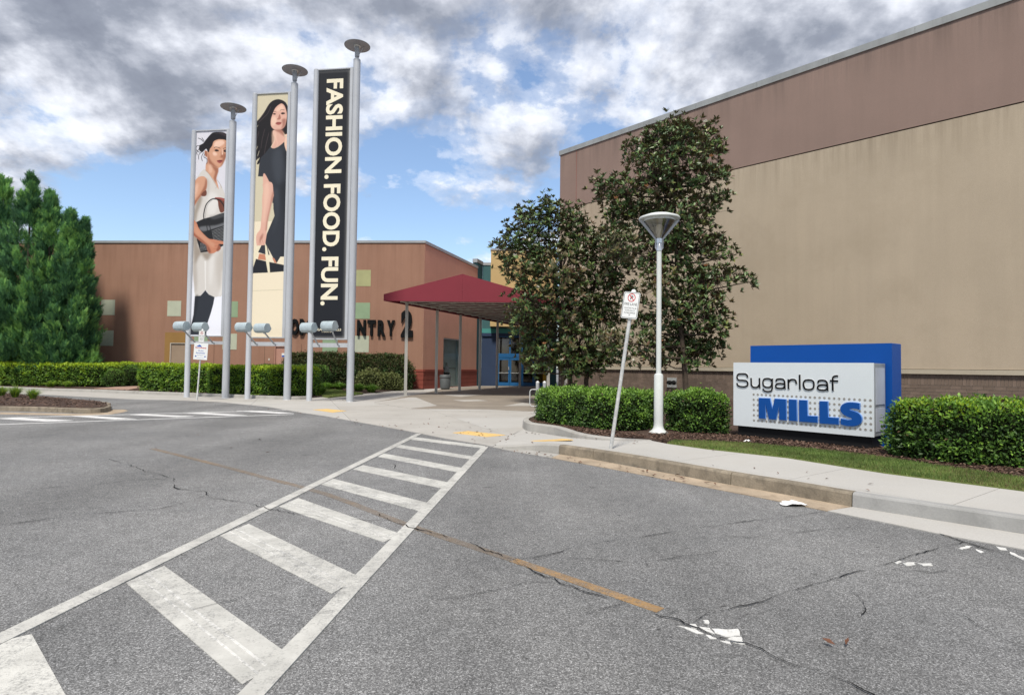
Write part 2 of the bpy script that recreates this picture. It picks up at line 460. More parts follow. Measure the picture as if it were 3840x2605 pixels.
stain_below(MT['stucco_mauve'], 14.1, 12.2, (0.10, 0.075, 0.065), 0.6, 2.5)
stain_below(MT['stucco_brown'], 9.7, 7.6, (0.15, 0.075, 0.05), 0.55, 2.5)
MT['stucco_band'] = pm('stucco_band', (0.43, 0.385, 0.30), 0.9, 0.06, 0.5, (50, 0.10), (0.25, 2.2, (0.30, 0.26, 0.20)), (60, 0.2))
MT['stucco_yellow'] = pm('stucco_yellow', (0.50, 0.37, 0.175), 0.9, 0.05, 0.6, (55, 0.08), None, (60, 0.2))
MT['stucco_teal'] = pm('stucco_teal', (0.048, 0.125, 0.135), 0.9, 0.08, 0.6, (55, 0.08))
MT['stucco_ochre'] = pm('stucco_ochre', (0.27, 0.155, 0.05), 0.9, 0.08, 0.8, (55, 0.1))
MT['navy_wall'] = pm('navy_wall', (0.024, 0.044, 0.095), 0.8, 0.08, 0.8)
MT['aqua_band'] = pm('aqua_band', (0.06, 0.27, 0.25), 0.8, 0.08, 0.8)
MT['sq_a'] = pm('pale_green_panel', (0.43, 0.46, 0.36), 0.9, 0.07, 1.5, (55, 0.08), (0.2, 3, (0.30, 0.34, 0.25)))
MT['sq_b'] = pm('olive_panel', (0.36, 0.365, 0.19), 0.9, 0.07, 1.5, (55, 0.08), (0.2, 3, (0.27, 0.28, 0.12)))
MT['sq_c'] = pm('green_panel', (0.245, 0.34, 0.215), 0.9, 0.07, 1.5, (55, 0.08), (0.2, 3, (0.16, 0.26, 0.14)))
MT['dark_joint'] = flat('dark_joint', (0.035, 0.028, 0.022), 0.9, 0.1)
MT['coping'] = pm('coping', (0.33, 0.345, 0.36), 0.5, 0.08, 0.8, None, (0.3, 2, (0.22, 0.23, 0.24)), metal=0.2)
MT['coping_tan'] = pm('coping_tan', (0.30, 0.315, 0.315), 0.5, 0.10, 0.8, None, (0.5, 2, (0.17, 0.17, 0.165)), metal=0.2)
MT['door_tan'] = pm('door_tan', (0.30, 0.225, 0.165), 0.6, 0.06, 1.0)
MT['door_pink'] = pm('door_pink', (0.43, 0.235, 0.18), 0.6, 0.06, 1.0)
MT['door_trim'] = flat('door_trim', (0.55, 0.50, 0.44), 0.5)
MT['letter_black'] = pm('letter_black', (0.007, 0.008, 0.009), 0.8, 0.2, 8.0, spec=0.1)
MT['canopy'] = pm('canopy_fabric', (0.195, 0.022, 0.038), 0.75, 0.07, 0.6, (70, 0.10), (0.25, 1.5, (0.18, 0.022, 0.036)), (40, 0.08))
MT['canopy_frame'] = pm('canopy_frame', (0.52, 0.50, 0.46), 0.55, 0.06, 1.0)
MT['post_grey'] = pm('post_grey', (0.46, 0.45, 0.42), 0.55, 0.06, 1.0, None, (0.3, 6, (0.34, 0.33, 0.30)))
MT['blue_frame'] = pm('blue_frame', (0.013, 0.105, 0.27), 0.45, 0.06, 1.0)
MT['dark_glass'] = m_glass('dark_glass', (0.35, 0.33, 0.30), 0.5)
MT['window_glass'] = m_glass('window_glass', (0.97, 0.99, 0.98), 0.2)
MT['lobby'] = pm('lobby', (0.10, 0.085, 0.065), 0.9, 0.3, 0.8)
MT['chrome'] = flat('chrome', (0.72, 0.72, 0.70), 0.25, 0.5, 0.9)
MT['mast'] = pm('mast_grey', (0.43, 0.45, 0.485), 0.42, 0.05, 1.2, None, (0.25, 5, (0.25, 0.265, 0.285)), metal=0.1)
MT['mast_frame'] = pm('mast_frame', (0.36, 0.38, 0.41), 0.45, 0.06, 1.2, metal=0.1)
MT['disc_dark'] = pm('disc_underside', (0.075, 0.072, 0.06), 0.6, 0.15, 3.0)
MT['flood'] = pm('flood_housing', (0.40, 0.475, 0.51), 0.45, 0.12, 5.0, (30, 0.12), (0.25, 8, (0.28, 0.33, 0.36)), metal=0.2)
MT['bulb'] = flat('bulb', (0.85, 0.85, 0.82), 0.3)
MT['lamp_white'] = pm('lamp_white', (0.60, 0.63, 0.62), 0.45, 0.05, 1.5, (40, 0.05), (0.2, 8, (0.46, 0.48, 0.46)))
MT['lamp_steel'] = flat('lamp_steel', (0.62, 0.64, 0.66), 0.28, 0.5, 0.8)
MT['lamp_glass'] = m_glass('lamp_glass', (0.80, 0.78, 0.72), 0.9, 0.08)
MT['galv'] = pm('galvanised', (0.40, 0.41, 0.42), 0.5, 0.18, 14.0, (60, 0.12), None, None, 0.35)
MT['galv_pale'] = pm('galvanised_pale', (0.50, 0.51, 0.51), 0.55, 0.2, 14.0, (60, 0.15), None, None, 0.15, dirt=(0.5, 6.0, (0.36, 0.34, 0.31)))
MT['sign_white'] = pm('sign_white', (0.72, 0.74, 0.74), 0.45, 0.03, 1.0)
MT['sign_black'] = flat('sign_black', (0.018, 0.02, 0.022), 0.5)
MT['sign_red'] = flat('sign_red', (0.50, 0.03, 0.03), 0.5)
MT['sign_blue'] = flat('sign_blue', (0.03, 0.10, 0.42), 0.5)
MT['cabinet'] = pm('cabinet_white', (0.60, 0.645, 0.68), 0.4, 0.03, 0.9, (60, 0.05), (0.15, 4, (0.52, 0.56, 0.59)))
MT['cabinet_side'] = pm('cabinet_side', (0.27, 0.29, 0.31), 0.45, 0.15, 4.0, None, None, None, 0.3)
MT['cabinet_panel'] = pm('cabinet_panel', (0.40, 0.43, 0.50), 0.35, 0.10, 2.0)
MT['slab_blue'] = pm('slab_blue', (0.002, 0.062, 0.30), 0.5, 0.05, 1.0, (50, 0.04), spec=0.2)
MT['letter_blue'] = pm('letter_blue', (0.003, 0.062, 0.28), 0.5, 0.04, 1.0, spec=0.2)
MT['letter_edge'] = flat('letter_edge', (0.14, 0.30, 0.66), 0.4)
MT['letter_silver'] = flat('letter_silver', (0.55, 0.55, 0.56), 0.4, 0.4, 0.0)
MT['dot'] = pm('dot_metal', (0.36, 0.34, 0.31), 0.35, 0.25, 30.0, None, None, None, 0.45)
MT['black'] = flat('black', (0.010, 0.010, 0.011), 0.7, 0.2)
MT['brick'] = pm('brick', (0.150, 0.112, 0.088), 0.9, 0.22, 2.6, (70, 0.12), None, (80, 0.15))
MT['brick_b'] = pm('brick_pale', (0.178, 0.132, 0.105), 0.9, 0.18, 2.6, (70, 0.12), None, (80, 0.15))
MT['mortar'] = pm('mortar', (0.33, 0.285, 0.24), 0.95, 0.08, 2.0, (60, 0.1))
MT['trash'] = pm('trash_grey', (0.085, 0.095, 0.10), 0.6, 0.10, 3.0)
MT['bark'] = pm('bark', (0.060, 0.045, 0.034), 0.95, 0.3, 8.0, (30, 0.25), None, (25, 0.6))
MT['paper'] = pm('paper', (0.80, 0.80, 0.80), 0.8, 0.05, 10.0)
MT['dry_leaf'] = pm('dry_leaf', (0.105, 0.045, 0.025), 0.8, 0.4, 20.0)
MT['petal_white'] = m_leaf('petal_white', (0.80, 0.77, 0.66), 0.5, 0.25, var=0.06)
MT['petal_tan'] = m_leaf('petal_tan', (0.50, 0.25, 0.12), 0.6, 0.2, var=0.15)
MT['yellow_board'] = pm('yellow_board', (0.55, 0.33, 0.03), 0.5, 0.05, 2.0)
MT['teal_panel'] = pm('teal_panel', (0.74, 0.86, 0.84), 0.6, 0.08, 1.0)
MT['mannequin'] = flat('mannequin_grey', (0.52, 0.52, 0.50), 0.4)
MT['shirt'] = pm('shirt_white', (0.68, 0.73, 0.80), 0.8, 0.08, 12.0)
MT['trousers'] = flat('trousers_dark', (0.02, 0.02, 0.025), 0.8)
# ------------------------------------------------------------------ ground
RZ0, RZ1 = gp(1847, 1668), gp(2100, 1667, 0.165)
_rd = Vector((RZ1.x - RZ0.x, RZ1.y - RZ0.y)); RL = _rd.length; _rd /= RL
def walk_z(x, y):
    """height of the paving: level with the road on the plaza, ramping up to the raised sidewalk on the right"""
    s = ((x - RZ0.x) * _rd.x + (y - RZ0.y) * _rd.y) / RL
    s = min(1.0, max(0.0, s)); s = s * s * (3 - 2 * s)
    return 0.012 + 0.153 * s
def gw(x, y):
    z = 0.02
    for _ in range(12):
        p = gp(x, y, z); z = walk_z(p.x, p.y)
    return p
def P2(pts, z=0.0): return [(gp(a, b, z).x, gp(a, b, z).y) for a, b in pts]
def W2(pts): return [(gw(a, b).x, gw(a, b).y) for a, b in pts]

mb = MB(); mb.add([(-400, -60, 0), (400, -60, 0), (400, 600, 0), (-400, 600, 0)], [(0, 1, 2, 3)])
struct(mb.build('road', MT['asphalt']))

def clip_half(poly, a, b, c):      # keep a*x + b*y <= c
    out = []
    for i in range(len(poly)):
        p, q = poly[i], poly[(i + 1) % len(poly)]
        fp, fq = a * p[0] + b * p[1] - c, a * q[0] + b * q[1] - c
        if fp <= 0: out.append(p)
        if (fp < 0 < fq) or (fq < 0 < fp):
            t = fp / (fp - fq); out.append((p[0] + (q[0] - p[0]) * t, p[1] + (q[1] - p[1]) * t))
    return out
def slabs(parent, poly, origin, ang, size, gap, zf, mats, name='slab', z0=-0.03):
    """paving cut into separate slabs along a grid turned by ang"""
    ca, sa = math.cos(ang), math.sin(ang)
    loc = [((x - origin[0]) * ca + (y - origin[1]) * sa, -(x - origin[0]) * sa + (y - origin[1]) * ca) for x, y in poly]
    us = [p[0] for p in loc]; vs2 = [p[1] for p in loc]
    for i in range(math.floor(min(us) / size[0]), math.ceil(max(us) / size[0])):
        for j in range(math.floor(min(vs2) / size[1]), math.ceil(max(vs2) / size[1])):
            c = clip_half(loc, -1, 0, -(i * size[0] + gap)); c = clip_half(c, 1, 0, (i + 1) * size[0] - gap)
            c = clip_half(c, 0, -1, -(j * size[1] + gap)) if c else c
            c = clip_half(c, 0, 1, (j + 1) * size[1] - gap) if c else c
            d = []
            for p in c:
                if not d or math.hypot(p[0] - d[-1][0], p[1] - d[-1][1]) > 1e-4: d.append(p)
            if len(d) > 1 and math.hypot(d[0][0] - d[-1][0], d[0][1] - d[-1][1]) < 1e-4: d.pop()
            if len(d) < 3 or abs(area2(d)) < 0.02: continue
            wd = [(origin[0] + u * ca - v * sa, origin[1] + u * sa + v * ca) for u, v in d]
            k = MB(); k.prism(wd, z0, zf, 0, bottom=False)
            k.build(name, random.choice(mats), parent)

# plaza outline: asphalt edge from left to right, then hedge kerb, building, bed edge and back along the left kerb
edge_px = [(-700, 1462), (0, 1473), (151, 1479), (301, 1487), (473, 1496), (645, 1500), (818, 1507), (1000, 1525), (1129, 1547), (1217, 1560), (1361, 1586),
           (1516, 1614), (1671, 1645), (1816, 1668.5), (1847, 1676)]
kerb_out_px = [(1847, 1676), (2000, 1690), (2100, 1704), (2217, 1722), (2370, 1748), (2739, 1819), (2960, 1858), (3194, 1902), (3500, 1951), (3840, 2005)]
kerb_out = P2(kerb_out_px)
_d = Vector((kerb_out[-1][0] - kerb_out[-2][0], kerb_out[-1][1] - kerb_out[-2][1])).normalized()
kerb_out.append((kerb_out[-1][0] + _d.x * 5, kerb_out[-1][1] + _d.y * 5))
hedge_kerb_px = [(2446, 1652), (2302, 1651), (2166, 1642), (2076, 1631), (1986, 1617), (1963, 1607), (1961, 1596)]
hedge_kerb = W2(hedge_kerb_px)
hb_back = [(hedge_kerb[-1][0] + 0.55, hedge_kerb[-1][1] + 2.6), (2.2, 22.0), (2.74, 34.8)]
bed_edge = P2([(1590, 1460), (1511, 1461), (1361, 1475), (1232, 1485), (1148, 1491)], 0.03)
kerb_l = P2([(1124, 1499), (1064, 1499), (960, 1495), (841, 1490), (684, 1484), (495, 1477), (344, 1471), (163, 1466), (0, 1459), (-700, 1440)])
lawn_front = W2([(2501, 1663), (2650, 1684), (2952, 1717), (3319, 1775), (3840, 1842)])
_d = Vector((lawn_front[-1][0] - lawn_front[-2][0], lawn_front[-1][1] - lawn_front[-2][1])).normalized()
lawn_front.append((lawn_front[-1][0] + _d.x * 5, lawn_front[-1][1] + _d.y * 5))
plaza_poly = P2(edge_px) + hedge_kerb[::-1][:0]
ramp_split = W2([(1990, 1622)])[0]
pz = struct(bpy.data.objects.new('plaza', None)); COL.objects.link(pz)
poly = P2(edge_px) + [hedge_kerb[5], hedge_kerb[6]] + hb_back + [(2.74, 47.2), (-2.6, 47.2), (-5.8, 39.0)] + bed_edge + kerb_l
slabs(pz, poly, (0.4, 12.0), R(20), (3.0, 3.0), 0.005, lambda x, y: walk_z(x, y), [MT['concrete'], MT['concrete'], MT['sidewalk']])
# raised sidewalk behind the kerb
def inset(pts, d):
    out = []
    for i, p in enumerate(pts):
        a = Vector(pts[max(i - 1, 0)]); b = Vector(pts[min(i + 1, len(pts) - 1)])
        t = (b - a).normalized(); nrm = Vector((-t.y, t.x))
        out.append((p[0] + nrm.x * d, p[1] + nrm.y * d))
    return out
KW = 0.15
kerb_in = inset(kerb_out, KW)
sw = struct(bpy.data.objects.new('sidewalk', None)); COL.objects.link(sw)
poly = kerb_in + lawn_front[::-1] + hedge_kerb[:6] + [(RZ0.x + 0.05, RZ0.y + 0.12)]
ang = math.atan2(kerb_out[7][1] - kerb_out[4][1], kerb_out[7][0] - kerb_out[4][0])
slabs(sw, poly, gw(2970, 1795)[:2], ang, (1.72, 40.0), 0.004, lambda x, y: walk_z(x, y), [MT['sidewalk']])
# ---- kerbs: swept pieces with open joints
def sweep_kerb(parent, pts, width, zf, mat_, name='kerb_stone', side=1, rnd=0.025, z0=-0.03, batter=0.02):
    ins = [Vector(p) for p in pts]; mb = MB(); k = len(pts); rings = []
    for i in range(k):
        a = ins[max(i - 1, 0)]; b = ins[min(i + 1, k - 1)]
        t = (b - a).normalized(); nr = Vector((-t.y, t.x)) * side
        h = zf(*pts[i]) if callable(zf) else zf
        h = max(h, z0 + 0.035)
        prof = [(0, z0), (batter * 0.8, h - rnd), (batter + rnd * 0.35, h - rnd * 0.3), (batter + rnd, h), (width, h), (width, z0)]
        rings.append([(pts[i][0] + nr.x * u, pts[i][1] + nr.y * u, z) for u, z in prof])
    n = 6
    vs_ = [v for r_ in rings for v in r_]; fs = []
    for i in range(k - 1):
        for j in range(n):
            q = (i * n + j, i * n + (j + 1) % n, (i + 1) * n + (j + 1) % n, (i + 1) * n + j)
            fs.append(q if side < 0 else q[::-1])
    fs += [tuple(range(n)), tuple((k - 1) * n + j for j in range(n))[::-1]]
    mb.add(vs_, fs)
    return mb.build(name, mat_, parent)
def resample(pts, step):
    out = [pts[0]]
    for a, b in zip(pts[:-1], pts[1:]):
        d = math.hypot(b[0] - a[0], b[1] - a[1]); n = max(1, round(d / step))
        for i in range(1, n + 1): out.append((a[0] + (b[0] - a[0]) * i / n, a[1] + (b[1] - a[1]) * i / n))
    return out
def cut(pts, marks, gap=0.012):
    """split a polyline at arc lengths"""
    P = [Vector(p) for p in pts]; S = [0.0]
    for a, b in zip(P[:-1], P[1:]): S.append(S[-1] + (b - a).length)
    def pos(s):
        for i in range(len(P) - 1):
            if s <= S[i + 1] or i == len(P) - 2:
                t = (s - S[i]) / max(S[i + 1] - S[i], 1e-9); return P[i].lerp(P[i + 1], t)
    m = [0.0] + [x for x in marks if 0 < x < S[-1]] + [S[-1]]; out = []
    for a, b in zip(m[:-1], m[1:]):
        a2, b2 = a + (gap / 2 if a > 0 else 0), b - (gap / 2 if b < S[-1] else 0)
        out.append([tuple(pos(a2))] + [tuple(p) for p, s in zip(P, S) if a2 + 0.01 < s < b2 - 0.01] + [tuple(pos(b2))])
    return out, S[-1]
def arc_at(pts, q):
    P = [Vector(p) for p in pts]; s = 0; best = (1e9, 0)
    for a, b in zip(P[:-1], P[1:]):
        L_ = (b - a).length; t = max(0, min(1, (Vector(q) - a).dot(b - a) / L_ ** 2)); d = (Vector(q) - a.lerp(b, t)).length
        if d < best[0]: best = (d, s + t * L_)
        s += L_
    return best[1]
kb = struct(bpy.data.objects.new('kerb', None)); COL.objects.link(kb)
kpts = resample(smooth(kerb_out, 3, False), 0.25)
marks = [arc_at(kpts, P2([q])[0]) for q in ((2096, 1703), (2222, 1723), (2739, 1819), (3194, 1902))]
marks.append(marks[-1] + 3.2)
pieces, _ = cut(kpts, marks)
for i, pc in enumerate(pieces):
    sweep_kerb(kb, pc, KW, lambda x, y: walk_z(x, y) + 0.002, MT['kerb_grey'] if i == 0 else (MT['kerb_old'] if i < 4 else MT['kerb_new']))
# gutter pans
gut_px = [(1816, 1670), (1900, 1688), (2067, 1717), (2300, 1760), (2651, 1828), (2880, 1872), (3102, 1917), (3330, 1963), (3569, 2013), (3840, 2062)]
gut = P2(gut_px); _d = Vector((gut[-1][0] - gut[-2][0], gut[-1][1] - gut[-2][1])).normalized(); gut.append((gut[-1][0] + _d.x * 5, gut[-1][1] + _d.y * 5))
g_split = 6
def strip(name, a, b, z, mt, parent=None):
    k = MB(); k.prism(list(a) + list(b)[::-1], -0.02, z, bottom=False); return k.build(name, mt, parent)
ko = [(p[0], p[1]) for p in kerb_out]
gt = struct(bpy.data.objects.new('gutter', None)); COL.objects.link(gt)
strip('gutter_pan', gut[:3], [ko[0], ko[1], ko[2]], 0.008, MT['kerb_grey'], gt)
strip('gutter_pan', gut[2:5] + [gut[4]], [ko[2], ko[3], ko[5]], 0.008, MT['gutter_tan'], gt)
def lerp2(a, b, t): return (a[0] + (b[0] - a[0]) * t, a[1] + (b[1] - a[1]) * t)
strip('gutter_pan', [lerp2(gut[4], gut[5], 0.012)] + gut[5:7], [lerp2(ko[5], ko[6], 0.012), ko[6], ko[7]], 0.008, MT['gutter_tan'], gt)
strip('gutter_pan', [lerp2(gut[6], gut[7], 0.012)] + gut[7:], [lerp2(ko[7], ko[8], 0.012)] + ko[8:], 0.010, MT['sidewalk'], gt)
# hedge bed kerb on the right
hk = resample(smooth(hedge_kerb + [(hedge_kerb[-1][0] + 0.25, hedge_kerb[-1][1] + 1.2), hb_back[0], (hb_back[0][0] + .3, hb_back[0][1] + 2.5)], 4, False), 0.2)
def hk_z(x, y):
    s = math.hypot(x - hedge_kerb[0][0], y - hedge_kerb[0][1])
    return 0.172 + 0.04 * min(1.0, s / 0.8)
hkb = struct(bpy.data.objects.new('bed_kerb', None)); COL.objects.link(hkb)
pcs, Ls = cut(hk, [2.4, 4.6])
for pc in pcs: sweep_kerb(hkb, pc, 0.16, hk_z, MT['kerb_grey'], side=-1)
# left bed kerb
lk = resample(smooth([(kerb_l[0][0] + 0.35, kerb_l[0][1] + 0.45)] + kerb_l, 2, False), 0.5)
lkb = struct(bpy.data.objects.new('bed_kerb', None)); COL.objects.link(lkb)
pcs, Ls = cut(lk, [1.2 + 3.05 * i for i in range(16)], 0.014)
for pc in pcs: sweep_kerb(lkb, pc, 0.17, 0.15, MT['kerb_grey'], side=-1)

# ---- stamped brown paving under the canopy, tactile pads
st = MB()
stp = P2([(1403, 1507.5), (1532, 1489), (1560, 1489), (1640, 1520), (1542, 1532), (1700, 1533), (1830, 1534), (1991, 1542)], 0.016) + [(1.9, 21.8), (2.2, 24)] + [(2.3, 46.8), (-2.4, 46.8), (-4.7, 40.3)] + P2([(1590, 1474), (1500, 1489)], 0.016)
st.prism(stp, -0.01, 0.017, bottom=False)
struct(st.build('stamped_paving', MT['stamped'], None))
st = MB()
for q in ([(1640, 1520), (1542, 1531), (1403, 1511), (1500, 1497)], [(1890, 1521), (1960, 1509), (1992, 1513), (1992, 1521)], [(1660, 1480), (1740, 1475), (1810, 1480), (1730, 1487)],
          [(1700, 1499), (1790, 1497), (1830, 1502), (1740, 1505)]):
    st.prism(P2(q, 0.021), 0.0, 0.021, bottom=False)
struct(st.build('paving_inlay', MT['concrete'], None))
def tactile(px, label, nu, nv):
    q = [gw(*p) for p in px]
    t = thing('tactile_pad', label, 'tactile paving', (q[0].x, q[0].y, q[0].z), group='yellow tactile pads at the crossings')
    k = MB(); q2 = [(p.x, p.y) for p in q]
    k.prism(q2, lambda x, y: walk_z(x, y) - 0.01, lambda x, y: walk_z(x, y) + 0.007, bottom=False)
    k.build('pad', MT['tactile'], t)
    k = MB()
    for i in range(nu):
        for j in range(nv):
            a, b = (i + 0.5) / nu, (j + 0.5) / nv
            x = (q2[0][0] * (1 - a) + q2[1][0] * a) * (1 - b) + (q2[3][0] * (1 - a) + q2[2][0] * a) * b
            y = (q2[0][1] * (1 - a) + q2[1][1] * a) * (1 - b) + (q2[3][1] * (1 - a) + q2[2][1] * a) * b
            z = walk_z(x, y) + 0.0065
            k.lathe([(0.016, 0), (0.011, 0.006)], 6, 0, Matrix.Translation((x, y, z)))
    stuff(k.build('dome', MT['tactile'], t))
r2 = rg(1000, 1400, 1.9367)
tactile(r2([(335, 263), (440, 258), (580, 272), (480, 284)]), 'small yellow tactile pad near the tall black banner', 12, 12)
tactile(r2([(1350, 431), (1460, 419), (1735, 448), (1600, 461)]), 'large yellow dotted pad at the end of the ladder crosswalk', 22, 14)
tactile(r2([(1815, 492), (1840, 499), (2225, 481), (2130, 473)]), 'thin yellow pad on the sidewalk ramp beside the hedge kerb', 18, 8)

# ---- left traffic island
r1 = rg(0, 1300, 2.324)
isl_front = P2(r1([(0, 560), (350, 567), (700, 580), (850, 578), (935, 568), (970, 553)]))
isl_back = P2(r1([(960, 535), (890, 512), (270, 455), (0, 428)]), 0.0)
isl_far = [(-26, isl_back[-1][1] + 1.2), (-26, isl_front[0][1] + 0.3)]
isl = isl_front + isl_back + isl_far
il = struct(bpy.data.objects.new('island', None)); COL.objects.link(il)
kf = resample(smooth([isl_far[1]] + isl_front + isl_back + [isl_far[0]], 4, False), 0.25)
i0 = arc_at(kf, P2(r1([(487, 573)]))[0])
pcs, Ls = cut(kf, [i0 - 6, i0 - 3, i0, i0 + 2.2, i0 + 5.2, i0 + 8.2], 0.014)
for pc in pcs: sweep_kerb(il, pc, 0.16, 0.15, MT['kerb_old'], side=1)
k = MB(); inn = resample(isl_front + isl_back + isl_far, 0.6)
cx_ = sum(p[0] for p in inn) / len(inn); cy_ = sum(p[1] for p in inn) / len(inn)
def shrink(poly, d):
    if area2(poly) < 0: poly = poly[::-1]
    out = []
    for i in range(len(poly)):
        a, b, c = Vector(poly[i - 1]), Vector(poly[i]), Vector(poly[(i + 1) % len(poly)])
        t = (c - a).normalized(); out.append((b.x - t.y * d, b.y + t.x * d))
    return out
isl_in = shrink(inn, 0.10)
k.prism(isl_in, 0.0, 0.165, bottom=False)
struct(k.build('island_mulch', MT['mulch'], None))
k = MB(); k.prism(P2(r1([(960, 548), (1080, 546), (1118, 556), (1075, 570), (960, 590), (700, 600), (0, 588), (0, 570), (700, 585), (940, 572)])), -0.01, 0.004, bottom=False)
struct(k.build('gutter_stain', MT['gutter_tan']))

# ---- beds
def grid_fill(name, poly, z, mt, amp=0.03, cell=0.4):
    k = MB(); k.prism(poly, z - 0.15, z, bottom=False); return k.build(name, mt)
bed_l = [(p[0], p[1]) for p in inset(kerb_l, -0.16)] + [(-26, 42), (-5.9, 40.4)] + bed_edge
struct(grid_fill('planting_bed', bed_l, 0.06, MT['mulch']))
lawn_edge_px = [(2455, 1649), (2528, 1651), (2650, 1653), (2804, 1661), (3060, 1684), (3239, 1704), (3330, 1716), (3500, 1742), (3840, 1790)]
lawn_back = [(gp(a, b, 0.19).x, gp(a, b, 0.19).y) for a, b in lawn_edge_px]
_d = Vector((lawn_back[-1][0] - lawn_back[-2][0], lawn_back[-1][1] - lawn_back[-2][1])).normalized()
lawn_back.append((lawn_back[-1][0] + _d.x * 5, lawn_back[-1][1] + _d.y * 5))
bed_r = lawn_back + [(18.5, 17.0), (2.9, 34.9)] + hb_back[::-1][1:] + [(p[0], p[1]) for p in inset(hedge_kerb[::-1], 0.13)]
struct(grid_fill('planting_bed', bed_r, 0.185, MT['mulch']))
lawn = lawn_front + lawn_back[::-1][:-1]
struct(grid_fill('lawn', lawn, 0.18, MT['lawn_soil']))
lawn2 = P2(r2([(400, 118), (470, 112), (700, 143), (450, 168), (400, 160)]), 0.08)
struct(grid_fill('lawn', lawn2, 0.075, MT['lawn_soil']))
k = MB(); k.prism(P2(r1([(820, 362), (1215, 332), (1300, 340), (1120, 372)]), 0.09), 0.0, 0.088, bottom=False)
struct(k.build('brick_path', MT['brick_path']))

# ---- crosswalk paint
r3 = rg(0, 1600, 1.2232); r4 = rg(1900, 1600, 1.198)
cw = thing('crosswalk', 'large worn white ladder crosswalk running across the foreground asphalt', 'crosswalk', gp(1100, 2000))
def sheet(name, pts, z, mt, parent):
    k = MB(); k.prism(pts, 0.0005, z, bottom=False); return k.build(name, mt, parent)
def line_poly(a, b, wd):
    d = (Vector(b) - Vector(a)).normalized() * wd / 2
    return [(a[0] - d.y, a[1] + d.x), (b[0] - d.y, b[1] + d.x), (b[0] + d.y, b[1] - d.x), (a[0] + d.y, a[1] - d.x)]
lt, lb = P2([(1571, 1627)])[0], P2([(-260, 2524)])[0]
rt, rb = P2([(1819, 1676)])[0], P2([(860, 2694)])[0]
sheet('edge_line', line_poly(lt, lb, 0.125), 0.0085, MT['white_line'], cw)
sheet('edge_line', line_poly(rt, rb, 0.125), 0.0085, MT['white_line'], cw)
stripes = [[(1900, 47), (2228, 88), (2212, 98), (1880, 58)], [(1832, 82), (2180, 138), (2155, 149), (1812, 93)], [(1760, 122), (2128, 190), (2097, 208), (1733, 137)],
           [(1665, 176), (2070, 258), (2020, 281), (1618, 195)], [(1528, 238), (1985, 355), (1920, 386), (1472, 265)], [(1368, 327), (1838, 492), (1760, 530), (1280, 366)],
           [(1140, 445), (1652, 690), (1522, 766), (1008, 500)], [(752, 638), (1335, 1052), (1112, 1182), (578, 716)]]
for s_ in stripes:
    q = P2(r3(s_)); sheet('stripe', q, 0.0045, MT['white_line'], cw)
for s_ in stripes[4:]:
    q = P2(r3(s_))
    for f0, f1 in ((0.44, 0.50), (0.66, 0.71)):
        a = [(q[0][0] + (q[3][0] - q[0][0]) * f, q[0][1] + (q[3][1] - q[0][1]) * f) for f in (f0, f1)]
        b = [(q[1][0] + (q[2][0] - q[1][0]) * f, q[1][1] + (q[2][1] - q[1][1]) * f) for f in (f0, f1)]
        sheet('paint_overlap', [a[0], b[0], b[1], a[1]], 0.0062, MT['white_line_thick'], cw)
sheet('stripe', P2(r3([(-700, 1010), (0, 985), (145, 952), (305, 1240), (420, 1450), (-700, 1450)])), 0.0045, MT['white_line_near'], cw)
cw2 = thing('crosswalk', 'bright white crosswalk with slanted bars beside the small mulch island', 'crosswalk', gp(500, 1560))
sheet('edge_line', line_poly(P2(r1([(-900, 645)]))[0], P2(r1([(2740, 545)]))[0], 0.11), 0.0045, MT['white_line_far'], cw2)
sheet('edge_line', line_poly(P2(r1([(-900, 707)]))[0], P2(r1([(2560, 588)]))[0], 0.11), 0.0045, MT['white_line_far'], cw2)
for q in ([(0, 628), (150, 618), (640, 643), (420, 652)], [(600, 603), (760, 600), (1190, 630), (1000, 634)], [(1130, 592), (1260, 587), (1690, 608), (1560, 614)],
          [(1600, 576), (1750, 573), (2150, 597), (2000, 601)], [(2060, 560), (2200, 557), (2560, 577), (2440, 582)], [(-560, 650), (-400, 640), (0, 662), (-160, 675)]):
    sheet('bar', P2(r1(q)), 0.0085, MT['white_line_far'], cw2)
# yellow lines
def taper(name, pts, wd, mt, label):
    p = resample(smooth(P2(pts), 3, False), 0.6); k = MB()
    for a, b in zip(p[:-1], p[1:]): k.prism(line_poly(a, b, wd), 0.0005, 0.0032, bottom=False)
    return tag(k.build(name, mt), label, 'road marking')
taper('painted_line', [(2476, 2288), (2200, 2193), (1925, 2099)], 0.095, MT['yellow_line'], 'worn yellow painted line ending near the cracked white paint patch')
taper('painted_line', [(1922, 2098), (1529, 1968), (1226, 1853), (1000, 1792), (817, 1743), (572, 1682)], 0.095, MT['yellow_faded'], 'faint brownish line crossing under the ladder crosswalk')
def chips(label, polys):
    c0 = gp(*r4(polys[0])[0]); t = thing('paint_patch', label, 'paint patch', (c0.x, c0.y, 0))
    for q in polys:
        k = MB(); e_ = resample(P2(r4(q)) + P2(r4(q))[:1], 0.03)[:-1]; k.prism([(a + random.uniform(-.007, .007), b + random.uniform(-.009, .009)) for a, b in e_], 0.0005, 0.005, bottom=False); k.build('paint_chip', MT['chip_white'], t)
chips('cracked white paint triangle on the asphalt beyond the yellow line', [[(818, 884), (850, 890), (856, 908), (830, 902)], [(862, 896), (912, 906), (930, 930), (880, 914)], [(918, 908), (1040, 912), (1053, 940), (990, 945), (940, 928)],
      [(1000, 948), (1055, 944), (1068, 975), (1025, 972), (985, 958)], [(775, 897), (830, 905), (890, 932), (850, 928)], [(896, 936), (930, 942), (946, 956), (912, 950)], [(958, 962), (1000, 968), (1010, 976), (975, 970)], [(885, 870), (905, 872), (912, 888), (890, 884)]])
